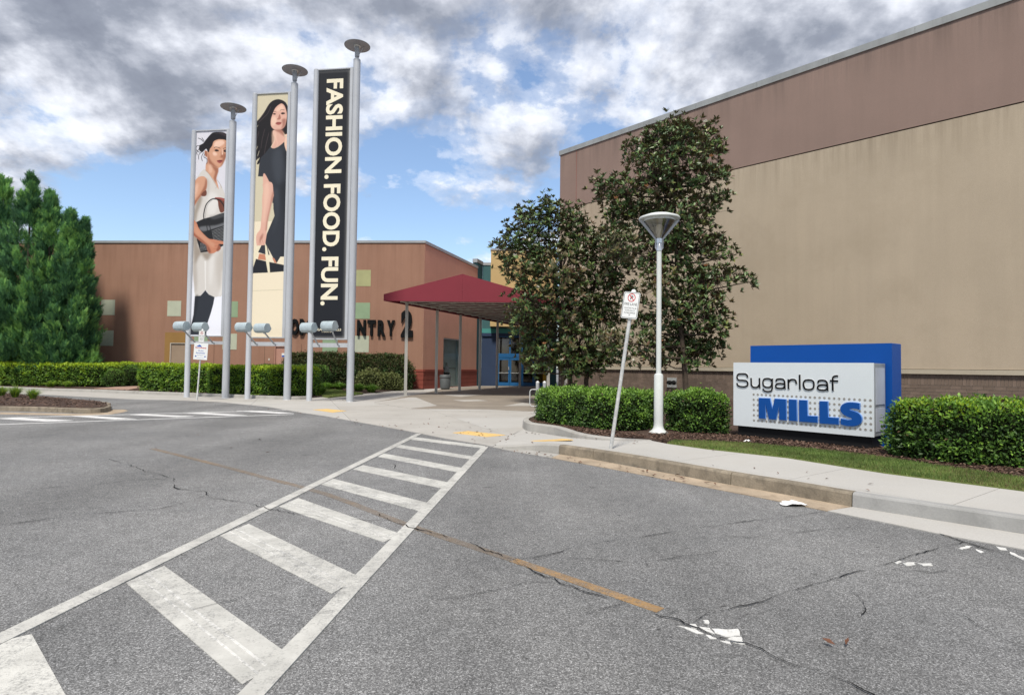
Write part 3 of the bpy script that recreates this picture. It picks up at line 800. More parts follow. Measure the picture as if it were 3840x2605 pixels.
chips('small broken white paint chips near the right gutter', [[(1735, 606), (1765, 602), (1778, 612), (1750, 616)], [(1782, 614), (1830, 608), (1840, 620), (1800, 626)], [(1850, 614), (1905, 613), (1912, 624), (1870, 626)]])
chips('flaking white paint along the gutter edge at the right picture border', [[(2030, 548), (2070, 534), (2088, 538), (2050, 552)], [(2195, 538), (2240, 545), (2250, 556), (2215, 552)], [(2260, 560), (2324, 590), (2324, 602), (2270, 575)], [(2100, 548), (2140, 562), (2130, 568)]])
# cracks
cr = struct(bpy.data.objects.new('road_crack', None)); COL.objects.link(cr)
def crack(pts, wd, z=0.0105):
    p = [gp(a, b) for a, b in pts]; out = []
    for a, b in zip(p[:-1], p[1:]):
        n = max(1, round((b - a).length / 0.045))
        for i in range(n): out.append(a.lerp(b, i / n))
    out.append(p[-1]); q = []
    wob = 0.0
    for v in out:
        wob = wob * 0.72 + random.uniform(-0.014, 0.014); q.append((v.x + wob * 0.8, v.y + wob * 1.2))
    k = MB(); Lp, Rp = [], []
    for i, v in enumerate(q):
        a = Vector(q[max(i - 1, 0)]); b = Vector(q[min(i + 1, len(q) - 1)]); t = (b - a).normalized()
        h = wd / 2 * 0.66 * max(0.22 if wd > 0.0105 else 0.08, 0.72 + 0.9 * math.sin(i * 0.37 + wd * 900) * math.sin(i * 0.113) + random.uniform(-0.35, 0.45)) * (0.4 if i in (0, len(q) - 1) else 1)
        Lp.append((v[0] - t.y * h, v[1] + t.x * h, z)); Rp.append((v[0] + t.y * h, v[1] - t.x * h, z))
    n = len(q); k.add(Lp + Rp, [(i + n, i + 1 + n, i + 1, i) for i in range(n - 1)])
    k.build('crack', MT['crack'], cr)
crack(r4([(-160, 520), (0, 592), (150, 667), (330, 737), (520, 797), (660, 845), (800, 890), (930, 945), (1070, 980), (1250, 1050), (1450, 1110), (1650, 1200), (1850, 1290)]), 0.0135)
crack(r4([(840, 885), (900, 840), (1000, 825), (1150, 785), (1345, 720), (1500, 675), (1690, 622), (1770, 597), (1850, 572), (2000, 535), (2060, 518)]), 0.0108)
crack(r4([(690, 850), (770, 825), (900, 828)]), 0.011)
crack(r4([(420, 522), (610, 495), (760, 470), (900, 450), (1100, 425), (1300, 400), (1430, 383)]), 0.010)
crack(r4([(30, 605), (130, 585), (230, 570), (280, 550), (420, 525)]), 0.012)
crack(r4([(1540, 735), (1600, 780), (1615, 830), (1590, 850)]), 0.010)
crack(r4([(2050, 850), (2150, 910), (2230, 960), (2324, 1000)]), 0.010)
crack(r4([(300, 590), (470, 606), (620, 606), (760, 590), (960, 560)]), 0.007)
crack(r4([(620, 606), (625, 625), (632, 635)]), 0.006)
crack(r4([(960, 490), (1100, 500), (1250, 480), (1450, 462), (1680, 436)]), 0.007)
crack(r4([(0, 728), (60, 712), (130, 702), (220, 705)]), 0.007)
crack(r4([(360, 838), (430, 820), (520, 797)]), 0.007)
crack(r4([(1940, 480), (2050, 520), (2150, 545), (2260, 570), (2324, 600)]), 0.02)
crack(r4([(1700, 640), (1900, 660), (2100, 635), (2200, 626)]), 0.006)
crack(r3([(-60, 457), (0, 450), (100, 440), (300, 415), (500, 395), (720, 380), (830, 355), (935, 320)]), 0.013)
crack(r3([(790, 240), (800, 282), (930, 302), (960, 327)]), 0.016)
crack(r3([(960, 327), (1100, 345), (1160, 362), (1240, 380), (1360, 402)]), 0.014)
crack(r3([(0, 300), (250, 280), (510, 260), (600, 245), (790, 240)]), 0.012)
crack(r3([(1360, 402), (1560, 420), (1690, 428), (1790, 430)]), 0.008)
crack(r3([(1740, 400), (1790, 430), (1880, 462), (2000, 492), (2060, 508)]), 0.016)
crack(r3([(880, 842), (1060, 802), (1170, 757), (1300, 737), (1400, 715)]), 0.007)
crack(r3([(480, 145), (600, 180), (700, 215), (790, 240)]), 0.012)
crack(r3([(1800, 170), (1815, 195), (1850, 210)]), 0.014)
crack(r3([(2000, 800), (2150, 775), (2324, 748)]), 0.006)
# ------------------------------------------------------------------ buildings
Z = Vector((0, 0, 1))
def wall(mb, pl, u0, u1, v0, v1, holes=(), depth=0.1, topf=None, m=0, mr=None):
    us = sorted({u0, u1, *[h[0] for h in holes], *[h[1] for h in holes]}); vs2 = sorted({v0, v1, *[h[2] for h in holes], *[h[3] for h in holes]})
    vt = lambda u, v: topf(u) if (topf and v == v1) else v
    for a, b in zip(us[:-1], us[1:]):
        for c, d in zip(vs2[:-1], vs2[1:]):
            mu, mv = (a + b) / 2, (c + d) / 2
            if any(h[0] < mu < h[1] and h[2] < mv < h[3] for h in holes): continue
            mb.onplane(pl, [(a, c), (b, c), (b, vt(b, d)), (a, vt(a, d))], None, 0.0, m)
    for a, b, c, d in holes:
        for e, f in (((a, c), (a, d)), ((a, d), (b, d)), ((b, d), (b, c)), ((b, c), (a, c))):
            mb.add([pl.p(*e, 0), pl.p(*f, 0), pl.p(*f, -depth), pl.p(*e, -depth)], [(0, 1, 2, 3)], m if mr is None else mr)
def pbox(mb, pl, u0, u1, v0, v1, w0, w1, m=0):
    mb.onplane(pl, [(u0, v0), (u1, v0), (u1, v1), (u0, v1)], w0, w1, m)
def part(parent, name, mt, pl, u0, u1, v0, v1, w0, w1, bev=0):
    k = MB(); pbox(k, pl, u0, u1, v0, v1, w0, w1); o = k.build(name, mt, parent)
    if bev: bevel(o, bev)
    return o

# ---- brown building on the left
A = at(1584.5, 1458, 39.0); A.z = 0
B = at(378, 1458, 40.5); B.z = 0
C = at(1785, 1448, 46.8); C.z = 0
FP = Plane(A, A - B, Z); SP = Plane(A, C - A, Z)
SL = (C - A).length
zA = FP.uv(1584.5, 905)[1]; zB = FP.uv(378, 905.5)[1]; zC = SP.uv(1785, 998)[1]
topF = lambda u: zA + (zB - zA) * (u / FP.uv(378, 905.5)[0])
topS = lambda u: zA + (zC - zA) * u / SL
mall = thing('mall_building', 'brown stucco mall building with pale green squares and black entry lettering', 'building', (A.x, A.y, 0))
d1 = (FP.uv(638, 1300)[0], FP.uv(697, 1300)[0], 0.0, FP.uv(665, 1285)[1])
d2 = (FP.uv(1031, 1300)[0], FP.uv(1087, 1300)[0], 0.0, FP.uv(1050, 1297)[1])
k = MB(); wall(k, FP, -30, 0, -0.2, zA, [d1, d2], 0.12, topF)
k.build('wall', MT['stucco_brown'], mall)['label'] = 'brown front wall'
win = (SP.uv(1663, 1300)[0], SP.uv(1727, 1300)[0], 0.06, SP.uv(1690, 1269)[1])
k = MB(); wall(k, SP, 0, SL, -0.2, zA, [win], 0.14, topS)
k.build('wall', MT['stucco_salmon'], mall)['label'] = 'lighter salmon side wall'
k = MB()
rp = [(p.x, p.y) for p in (FP.p(-30, 0) + Vector((0, .3, 0)), A + Vector((-.1, .3, 0)), C + Vector((-.3, 0, 0)), C + Vector((-.3, 14, 0)), FP.p(-30, 0) + Vector((0, 14, 0)))]
k.prism(rp, zC - 0.5, zC - 0.3); k.build('roof', MT['coping'], mall)
def cop(pl, u0, u1, tf, h, w, parent, mt, seg=6):
    n = max(1, round(abs(u1 - u0) / seg))
    for i in range(n):
        a, b = u0 + (u1 - u0) * i / n, u0 + (u1 - u0) * (i + 1) / n - 0.008
        k = MB(); k.onplane(pl, [(a, tf(a) - h), (b, tf(b) - h), (b, tf(b)), (a, tf(a))], -0.35, w); k.build('coping', mt, parent)
cop(FP, -30, 0.06, lambda u: topF(u) + 0.05, 0.16, 0.06, mall, MT['coping'])
cop(SP, 0.07, SL, lambda u: topS(u) + 0.05, 0.20, 0.06, mall, MT['coping'])
def sq(x0, y0, x1, y1, mt):
    a, b = FP.uv(x0, y1); c, d = FP.uv(x1, y0)
    o = part(mall, 'square_panel', MT[mt], FP, a, c, b, d, -0.01, 0.012)
for q in ((378, 1124, 432, 1181, 'sq_a'), (375, 1239, 426, 1296, 'sq_a'), (627, 1128, 680, 1185, 'sq_a'), (840, 1130, 893, 1189, 'sq_c'), (834, 1251, 889, 1310, 'sq_a'),
          (728, 1231, 780, 1288, 'sq_c'), (1334, 1012, 1391, 1073, 'sq_b'), (1331, 1135, 1388, 1195, 'sq_c'), (1327, 1259, 1384, 1320, 'sq_a'), (1209, 1262, 1267, 1318, 'sq_c')):
    sq(*q)
# vertical stucco joints
for x in (803, 993, 1131):
    a = FP.uv(x, 1300)[0]; part(mall, 'wall_joint', MT['dark_joint'], FP, a - 0.008, a + 0.008, 1.0, 3.0 if x != 1131 else 2.9, -0.01, 0.003)
# service doors
oc = (FP.uv(618, 1300)[0], FP.uv(716, 1300)[0], 0.0, FP.uv(650, 1246)[1])
k = MB(); wall(k, Plane(FP.p(0, 0, 0.02), FP.u, Z), oc[0], oc[1], 0, oc[3], [(d1[0], d1[1], 0.0, d1[3])], 0.03)
k.build('door_surround', MT['stucco_ochre'], mall)
for d, mt in ((d1, 'door_tan'), (d2, 'door_pink')):
    o = part(mall, 'door', MT[mt], FP, d[0] + 0.05, d[1] - 0.05, 0.02, d[3] - 0.05, -0.11, -0.06)
    o['label'] = 'tan service door in an ochre surround' if mt == 'door_tan' else 'pink service door with a small blue notice'
    k = MB()
    for a, b, c, e in ((d[0], d[0] + 0.05, 0, d[3]), (d[1] - 0.05, d[1], 0, d[3]), (d[0] + 0.05, d[1] - 0.05, d[3] - 0.05, d[3])): pbox(k, FP, a, b, c, e, -0.11, 0.012)
    k.build('door_frame', MT['door_trim'] if mt == 'door_tan' else MT['door_pink'], o)
    k = MB(); k.lathe([(0.03, -0.03), (0.045, 0), (0.03, 0.03)], 8, 0, Matrix.Translation(FP.p(d[0] + 0.14, 1.12, -0.02))); k.build('handle', MT['chrome'], o)
    if mt == 'door_pink':
        a, b = FP.uv(1061, 1331); part(o, 'notice', MT['sign_white'], FP, a - 0.11, a + 0.11, b - 0.13, b + 0.13, -0.058, -0.050)
        part(o, 'notice', MT['sign_blue'], FP, a - 0.10, a + 0.10, b - 0.12, b - 0.02, -0.05, -0.046)
a, b = FP.uv(1009, 1347); part(mall, 'outlet_cover', MT['door_trim'], FP, a - 0.05, a + 0.05, b - 0.07, b + 0.07, -0.005, 0.02)
# black letters
r7 = rg(1050, 1050, 3.8467)
def letter(ch, px, bold=0.05):
    (x0, y0), (x1, y1) = r7(px)
    a, b = FP.uv(x0, y1); c, d = FP.uv(x1, y0)
    k = MB(); put_text(k, ch, FP, a, c, b, d, 0.16, 0, bold, depth=0.12); k.build('letter', MT['letter_black'], mall)
letter('O', [(160, 560), (282, 792)], 0.055); letter('M', [(292, 562), (470, 794)], 0.055)
for ch, px in (('N', [(1118, 575), (1246, 803)]), ('T', [(1266, 577), (1388, 806)]), ('R', [(1414, 578), (1530, 812)]), ('Y', [(1546, 580), (1664, 808)]), ('2', [(1748, 436), (1926, 826)])):
    letter(ch, px, 0.055)
# red base courses
for pl, u0, u1, hole in ((FP, -30, 0.055, [d1, d2]), (SP, 0.06, SL, [win])):
    top = 1.30 if pl is SP else 1.30
    segs = [(u0, u1)]
    for h in hole: segs = [s_ for a, b in segs for s_ in ((a, min(b, h[0] - 0.03)), (max(a, h[1] + 0.03), b)) if s_[1] - s_[0] > 0.05]
    for a, b in segs:
        for i, (z0, z1) in enumerate(((-0.1, 0.30), (0.325, 0.60), (0.625, 0.90), (0.925, 1.16))):
            part(mall, 'base_course', MT['stucco_red'], pl, a, b, z0, z1, -0.02, 0.055)
        part(mall, 'base_ledge', MT['stucco_red'], pl, a, b, 1.16, 1.30, -0.02, 0.085)
        part(mall, 'base_joint', MT['stucco_red'], pl, a, b, -0.1, 1.16, -0.02, 0.03)
# display window
wn = MB()
for a, b, c, d in ((win[0], win[0] + .05, win[2], win[3]), (win[1] - .05, win[1], win[2], win[3]), (win[0] + .05, win[1] - .05, win[3] - .10, win[3])):
    pbox(wn, SP, a, b, c, d, -0.10, -0.04)
wf = wn.build('window', MT['coping'], mall)
part(wf, 'pane', MT['window_glass'], SP, win[0] + .05, win[1] - .05, win[2], win[3] - .10, -0.045, -0.04)
k = MB()
for q in ([(win[0], -0.36), (win[1], -0.36)], [(win[0], -0.12), (win[0], -0.36)], [(win[1], -0.36), (win[1], -0.12)]):
    (a, w0), (b, w1) = q
    k.add([SP.p(a, 0.05, w0), SP.p(b, 0.05, w1), SP.p(b, win[3] + 0.1, w1), SP.p(a, win[3] + 0.1, w0)], [(0, 1, 2, 3)])
for z in (0.05, win[3] + 0.1): k.add([SP.p(win[0], z, -.12), SP.p(win[1], z, -.12), SP.p(win[1], z, -.36), SP.p(win[0], z, -.36)], [(0, 1, 2, 3)])
k.build('display_niche', MT['teal_panel'], mall)
part(mall, 'display_rail', MT['chrome'], SP, win[0] + 0.06, win[1] - 0.06, 1.36, 1.42, -0.35, -0.32)
# mannequin
mq = SP.p(win[0] + 0.95, 0.06, -0.21)
mn = thing('mannequin', 'grey mannequin in a white shirt behind the display window glass', 'mannequin', mq)
def skin(name, mt, verts, edges, rad, parent, lv=1):
    me = bpy.data.meshes.new(name); me.from_pydata(verts, edges, []); me.materials.append(mt)
    o = link(name, me, parent, True)
    sk = o.modifiers.new('skin', 'SKIN'); sk.use_smooth_shade = True
    for i, r_ in enumerate(rad): me.skin_vertices[0].data[i].radius = (r_, r_) if not isinstance(r_, tuple) else r_
    me.skin_vertices[0].data[0].use_root = True
    sb = o.modifiers.new('sub', 'SUBSURF'); sb.levels = lv; sb.render_levels = lv
    return o
mn.rotation_euler = (0, 0, math.atan2(SP.u.y, SP.u.x))
skin('body', MT['mannequin'], [(0, 0, 1.0), (0, 0, 1.25), (0, 0, 1.42), (0, 0, 1.54), (0.01, 0, 1.66), (0.01, 0, 1.76), (.09, 0, .95), (.1, 0, .5), (.1, 0, .06), (-.09, 0, .95), (-.1, .02, .5), (-.1, 0, .06), (.2, 0, 1.42), (.26, .02, 1.15), (.30, -.12, .95), (-.2, 0, 1.42), (-.3, 0, 1.18), (-.17, -.05, 1.0)],
     [(0, 1), (1, 2), (2, 3), (3, 4), (4, 5), (0, 6), (6, 7), (7, 8), (0, 9), (9, 10), (10, 11), (2, 12), (12, 13), (13, 14), (2, 15), (15, 16), (16, 17)],
     [.12, .12, .13, .05, .09, .07, .08, .06, .045, .08, .06, .045, .06, .042, .03, .06, .042, .03], mn)
skin('shirt', MT['shirt'], [(0, 0, 0.98), (0, 0, 1.25), (0, 0, 1.44), (.2, 0, 1.43), (.26, .02, 1.15), (.29, -.08, 1.0), (-.2, 0, 1.43), (-.3, 0, 1.18), (-.2, -.04, 1.03)],
     [(0, 1), (1, 2), (2, 3), (3, 4), (4, 5), (2, 6), (6, 7), (7, 8)], [.15, .145, .12, .085, .062, .05, .085, .062, .05], mn)
skin('trousers', MT['trousers'], [(0, 0, 1.0), (.09, 0, .92), (.1, 0, .5), (.1, 0, .1), (-.09, 0, .92), (-.1, .02, .5), (-.1, 0, .1)], [(0, 1), (1, 2), (2, 3), (0, 4), (4, 5), (5, 6)], [.155, .105, .085, .07, .105, .085, .07], mn)

# ---- entrance block
D = Vector((-2.45, 48.0, 0)); EP = Plane((0, 48.0, 0), (1, 0, 0), Z)
ent = thing('entrance_block', 'blue and teal mall entrance with glass doors under the red canopy', 'building', (0.4, 48, 0))
TP = Plane(C, D - C, Z)
tz = EP.uv(1820, 992)[1]
k = MB(); pbox(k, TP, 0.0, (D - C).length, 0, tz, -0.4, -0.005); k.build('pilaster', MT['stucco_teal'], ent)
X0, LW = -1.14, 0.98
XE = X0 + 4 * LW
k = MB(); wall(k, EP, -2.45, 3.6, 4.6, tz, (), 0.1); wall(k, EP, XE, 3.6, 0, 4.6, (), 0.1); k.build('wall', MT['stucco_teal'], ent)
k = MB(); pbox(k, EP, -2.45, X0, 0, 4.0, -0.2, -0.01); k.build('wall', MT['navy_wall'], ent)['label'] = 'navy blue wall beside the doors'
part(ent, 'header_beam', MT['navy_wall'], EP, -2.45, XE, 4.0, 4.25, -0.2, 0.10)
part(ent, 'aqua_band', MT['aqua_band'], EP, -2.45, XE, 4.25, 4.6, -0.2, 0.06)
cop(EP, -2.5, -1.6, lambda u: tz + 0.16, 0.22, 0.05, ent, MT['coping'])
cop(TP, -0.25, (D - C).length - 0.02, lambda u: tz + 0.22, 0.28, 0.05, ent, MT['coping'])
for i in range(4):
    a, b = X0 + i * LW, X0 + (i + 1) * LW
    k = MB()
    for q in ((a + .01, a + .12, 0.03, 2.27), (b - .12, b - .01, 0.03, 2.27), (a + .12, b - .12, 0.03, 0.30), (a + .12, b - .12, 2.10, 2.27)): pbox(k, EP, *q, -0.06, -0.01)
    dr = k.build('door', MT['blue_frame'], ent)
    part(dr, 'pane', MT['dark_glass'], EP, a + .12, b - .12, 0.30, 2.10, -0.04, -0.03)
    part(dr, 'push_bar', MT['chrome'], EP, a + .10, b - .10, 1.03, 1.09, -0.01, 0.05)
    k = MB(); pbox(k, EP, b - 0.10, b - 0.05, 1.3, 1.55, -0.01, 0.05); k.build('pull_handle', MT['chrome'], dr)
    k = MB()
    for q in ((a, a + .05, 2.30, 4.0), (b - .05, b, 2.30, 4.0), (a + .05, b - .05, 2.30, 2.62), (a + .05, b - .05, 3.92, 4.0)): pbox(k, EP, *q, -0.08, 0.0)
    tr_ = k.build('transom', MT['blue_frame'], ent)
    part(tr_, 'pane', MT['dark_glass'], EP, a + .05, b - .05, 2.62, 3.92, -0.05, -0.04)
k = MB()
k.add([(-2.4, 53, 0), (3.4, 53, 0), (3.4, 53, 4.6), (-2.4, 53, 4.6)], [(0, 1, 2, 3)]); k.add([(-2.4, 48.2, 4.3), (3.4, 48.2, 4.3), (3.4, 53, 4.3), (-2.4, 53, 4.3)], [(0, 1, 2, 3)])
k.add([(-2.4, 48.2, .02), (3.4, 48.2, .02), (3.4, 53, .02), (-2.4, 53, .02)], [(0, 1, 2, 3)])
for x in (-2.4, 3.4): k.add([(x, 48.2, 0), (x, 53, 0), (x, 53, 4.6), (x, 48.2, 4.6)], [(0, 1, 2, 3)])
k.build('lobby', MT['lobby'], ent)
yl = thing('yellow_building', 'pale yellow upper wall rising behind the canopy and magnolia', 'building', (0.7, 47.3, 4.75))
YP = Plane((0, 47.2, 0), (1, 0, 0), Z); yx, yz = YP.uv(1841.5, 938)
k = MB(); k.box(((yx + 3.4) / 2, 53.2, (4.75 + yz) / 2), (3.4 - yx, 12.0, yz - 4.75)); k.build('wall', MT['stucco_yellow'], yl)
k = MB(); k.box(((yx + 3.4) / 2, 53.2, yz + 0.06), (3.4 - yx + 0.1, 12.1, 0.12)); k.build('coping', MT['coping'], yl)
bd = at(2046, 1440, 43.5)
yb = thing('caution_board', 'tall yellow caution board standing behind the white canopy post', 'sign', (bd.x, bd.y, 0.02))
k = MB(); k.box((bd.x, bd.y, 0.62), (0.42, 0.03, 1.15), 0, 0.1); k.build('board', MT['yellow_board'], yb)
k = MB(); k.box((bd.x, bd.y + 0.18, 0.60), (0.40, 0.03, 1.15), 0, 0.1); k.build('rear_board', MT['yellow_board'], yb)

# ---- big tan building on the right
K = at(2093.4, 1470, 35.0); K.z = 0
wd = ray(-116, 1352); wd = Vector((-wd.x, -wd.y, 0)).normalized()
WP = Plane(K, wd, Z); WL = 27.0
zr0 = WP.uv(2093.4, 572)[1]; u1_, zr1 = WP.uv(3734, 0)
ztop = (zr0 + zr1) / 2
topW = lambda u: zr0 + (zr1 - zr0) * u / u1_
zb_ = [WP.uv(2751, 636), WP.uv(3838, 383)]
beltW = lambda u: zb_[0][1] + (zb_[1][1] - zb_[0][1]) * (u - zb_[0][0]) / (zb_[1][0] - zb_[0][0])
big = thing('big_store_building', 'tall tan store with mauve upper wall and brick base on the right', 'building', K)
k = MB(); k.onplane(WP, [(0, 1.65), (WL, 1.65), (WL, beltW(WL) - 0.02), (0, beltW(0) - 0.02)], None, 0.0); k.build('wall', MT['stucco_tan'], big)['label'] = 'tan lower wall'
k = MB(); k.onplane(WP, [(0, beltW(0) + 0.02), (WL, beltW(WL) + 0.02), (WL, topW(WL)), (0, topW(0))], -0.1, 0.02); k.build('wall', MT['stucco_mauve'], big)['label'] = 'mauve brown upper wall'
k = MB(); k.onplane(WP, [(0, beltW(0) - 0.03), (WL, beltW(WL) - 0.03), (WL, beltW(WL) + 0.03), (0, beltW(0) + 0.03)], None, -0.035); k.build('belt_joint', MT['dark_joint'], big)
k = MB()
bk = -WP.n
e = [K, WP.p(WL, 0), WP.p(WL, 0) + bk * 14, K + bk * 14]
k.prism([(p.x - 0 * bk.x, p.y) for p in [q + bk * 0.25 for q in e]], -0.1, topW(0) - 0.35); k.build('core', MT['stucco_mauve'], big)
k = MB()
for u in (0.0, WL):
    k.add([WP.p(u, -0.1, 0), WP.p(u, -0.1, -14.2), WP.p(u, topW(u), -14.2), WP.p(u, topW(u), 0)], [(0, 1, 2, 3)])
k.build('end_wall', MT['stucco_mauve'], big)
cop(WP, -0.06, WL, lambda u: topW(u) + 0.03, 0.27, 0.07, big, MT['coping_tan'], 3.0)
a = WP.uv(2161, 800)[0]; part(big, 'wall_joint', MT['stucco_red'], WP, a - 0.012, a + 0.012, beltW(a) + 0.05, topW(a) - 0.3, 0.0, 0.022)
BT = 1.475
part(big, 'band', MT['stucco_band'], WP, 0, WL, BT, 1.635, -0.1, 0.05, 0.006)
k = MB(); k.onplane(WP, [(0, 1.63), (WL, 1.63), (WL, 1.66), (0, 1.66)], None, -0.03); k.build('band_joint', MT['dark_joint'], big)
k = MB(); k.onplane(WP, [(0, -0.1), (WL, -0.1), (WL, BT), (0, BT)], -0.3, -0.055); k.build('mortar', MT['mortar'], big)
# bricks: a soldier course over stretcher courses
bw, bh, sw_, sh, j = 0.305, 0.122, 0.103, 0.385, 0.011
bm = {}
def brick_mesh(w_, h_, key, mt):
    if (key, mt) not in bm:
        k = MB(); k.box((0, 0, 0), (w_ - j, 0.04, h_ - j)); bm[(key, mt)] = k.mesh('brick', MT[mt])
    return bm[(key, mt)]
bricks = []
nsol = int(WL / sw_)
for i in range(nsol): bricks.append((i * sw_ + sw_ / 2, BT - 0.012 - sh / 2, 's'))
for r_ in range(8):
    z = BT - 0.012 - sh - bh * (r_ + 0.5)
    for i in range(int(WL / bw)): bricks.append((i * bw + bw / 2 + (bw / 2 if r_ % 2 else 0), z, 'r'))
def b_score(b):
    p = WP.p(b[0], b[1]); x = (p - CAM).dot(_R) / (p - CAM).dot(_F)
    vis = (17.0 < b[0] < 20.95 and b[1] > 0.55)
    return (0 if vis else 1, (p - CAM).length)
bricks.sort(key=b_score)
rzw = math.atan2(wd.y, wd.x)
rest = MB()
for i, (u, z, ty) in enumerate(bricks):
    p = WP.p(u, z, -0.062 + random.uniform(-0.0015, 0.0015))
    if i < 290:
        o = bpy.data.objects.new('brick', brick_mesh(sw_ if ty == 's' else bw, sh if ty == 's' else bh, ty, random.choice(('brick', 'brick', 'brick_b')))); COL.objects.link(o)
        o.parent = big; o.matrix_parent_inverse = parent_world(big).inverted(); o.location = p; o.rotation_euler = (0, 0, rzw)
    else:
        rest.box(p, ((sw_ if ty == 's' else bw) - j, 0.04, (sh if ty == 's' else bh) - j), random.choice((0, 0, 1)), rzw)
stuff(rest.build('brick', [MT['brick'], MT['brick_b']], big))
# fire hose inlet plate and triangle plate on the wall
a, b = WP.uv(2519, 1434)
pl_ = part(big, 'inlet_plate', MT['chrome'], WP, a - 0.27, a + 0.27, b - 0.24, b + 0.24, -0.05, 0.0)
for dx in (-0.12, 0.12):
    k = MB(); Q = Matrix.Translation(WP.p(a + dx, b, 0.0)) @ WP.n.to_track_quat('Z', 'Y').to_matrix().to_4x4()
    k.lathe([(0.11, 0), (0.11, 0.05), (0.085, 0.06), (0.085, 0.16), (0.0, 0.17)], 14, 0, Q); k.build('inlet_cap', MT['black'], pl_, 40)
k = MB(); x0, y0 = WP.uv(2514, 1320); w2 = 0.17; h2 = 0.29
tri_o = [(x0 - w2, y0 + h2), (x0, y0), (x0 + w2, y0 + h2)]
tri_i = [(x0 - w2 * .5, y0 + h2 * .82), (x0, y0 + h2 * .32), (x0 + w2 * .5, y0 + h2 * .82)]
for i in range(3):
    jn = (i + 1) % 3; k.onplane(WP, [tri_o[i], tri_o[jn], tri_i[jn], tri_i[i]], 0.0, 0.02)
k.build('triangle_plate', MT['sign_red'], big)

# ------------------------------------------------------------------ red canopy
AX = Vector((0.365, 0.931, 0)).normalized()
CF, CB = 29.0, 46.3
cn = thing('entrance_canopy', 'maroon fabric gable canopy on pale posts leading to the doors', 'canopy', (-2.4, 29.0, 0))
zv0, zv1, zap = at(1439, 1128, CF).z, at(1439, 1103, CF).z, at(1735, 1027.5, CF).z
xl, xr, xm = at(1439, 1110, CF).x, at(2028, 1110, CF).x, at(1735, 1028, CF).x
LEN = (CB - CF) / AX.y
def cpt(x, z, s): return (x + AX.x * s, CF + AX.y * s, z)
k = MB()
prof = [(xl, zv0), (xl, zv1), (xm, zap), (xr, zv1), (xr, zv0)]
th = 0.03
prof_in = [(xl + th, zv0), (xl + th, zv1 - th * .5), (xm, zap - th), (xr - th, zv1 - th * .5), (xr - th, zv0)]
for i in range(4):
    for P_, fl in ((prof, 0), (prof_in, 1)):
        a, b = P_[i], P_[i + 1]
        n = 8
        for q in range(n):
            s0, s1 = LEN * q / n, LEN * (q + 1) / n
            f = [cpt(*a, s0), cpt(*b, s0), cpt(*b, s1), cpt(*a, s1)]; k.add(f, [(0, 1, 2, 3) if fl else (3, 2, 1, 0)])
k.build('roof_fabric', MT['canopy'], cn)
k = MB(); GP = Plane((0, CF - 0.012, 0), (1, 0, 0), Z)
k.onplane(GP, [(xl, zv0), (xm, zv0), (xm, zap), (xl, zv1)], -0.02, 0.0); k.onplane(GP, [(xm + 0.004, zv0), (xr, zv0), (xr, zv1), (xm + 0.004, zap)], -0.02, 0.0)
k.build('gable_fabric', MT['canopy'], cn)
# steel frame under the fabric
nb = 18
for i in range(nb):
    s = 0.25 + (LEN - 0.5) * i / (nb - 1); z = zv0 + 0.10
    k = MB(); k.tube([cpt(xl + 0.1, z, s), cpt(xr - 0.1, z, s)], 0.03, 6); k.build('cross_bar', MT['canopy_frame'], cn)
for i in range(8):
    x = xl + 0.12 + (xr - xl - 0.24) * i / 7
    k = MB(); z = zv0 + 0.17
    k.tube([cpt(x, z, 0.15), cpt(x, z, LEN - 0.15)], 0.03, 6); k.build('long_bar', MT['canopy_frame'], cn)
for i in range(8):
    s = 0.25 + (LEN - 0.5) * i / 7
    k = MB(); k.tube([cpt(xl + 0.1, zv1 - 0.1, s), cpt(xm, zap - 0.12, s), cpt(xr - 0.1, zv1 - 0.1, s)], 0.03, 6); k.build('rafter', MT['canopy_frame'], cn)
posts = [gp(x * 1.0, y, 0.015) for x, y in ((1520, 1484), (1635, 1473.5), (1723, 1466.5), (1798, 1461.5))] + [at(1863, 1457, 41.5), at(1949, 1457, 44.2)]
base0 = posts[0]
pl_posts = [(p.x, p.y) for p in posts]
pr = [(1.93 + AX.x / AX.y * (y - 31.5), y) for y in (31.5, 34.6, 37.8, 41.2, 44.6)]
for x, y in pl_posts + pr:
    zt = zv0 + 0.02
    k = MB(); k.box((x, y, zt / 2), (0.15, 0.15, zt), 0, R(12)); p_ = k.build('post', MT['post_grey'], cn); bevel(p_, 0.012)
    k = MB(); k.box((x, y, 0.022), (0.24, 0.24, 0.015), 0, R(12)); k.build('base_plate', MT['post_grey'], p_)
for row in (pl_posts, pr):
    k = MB(); k.tube([(row[0][0] - AX.x * 0.5, row[0][1] - AX.y * 0.5, zv0 + 0.06), (row[-1][0], row[-1][1], zv0 + 0.06)], 0.05, 6); k.build('edge_beam', MT['canopy_frame'], cn)

# trash can
tx, ty = -4.38, 39.25
tcn = thing('trash_can', 'round grey trash can beside the display window', 'trash can', (tx, ty, 0.02))
T0 = Matrix.Translation((tx, ty, 0.02))
k = MB(); k.lathe([(0.26, 0.0), (0.27, 0.05), (0.33, 0.08), (0.36, 0.70), (0.345, 0.72)], 24, 0, T0); k.build('bin', MT['trash'], tcn, 40)
k = MB(); k.lathe([(0.35, 0.74), (0.375, 0.75), (0.375, 0.90), (0.33, 0.955), (0.14, 0.965), (0.13, 0.90)], 24, 0, T0); k.build('lid', MT['trash'], tcn, 40)
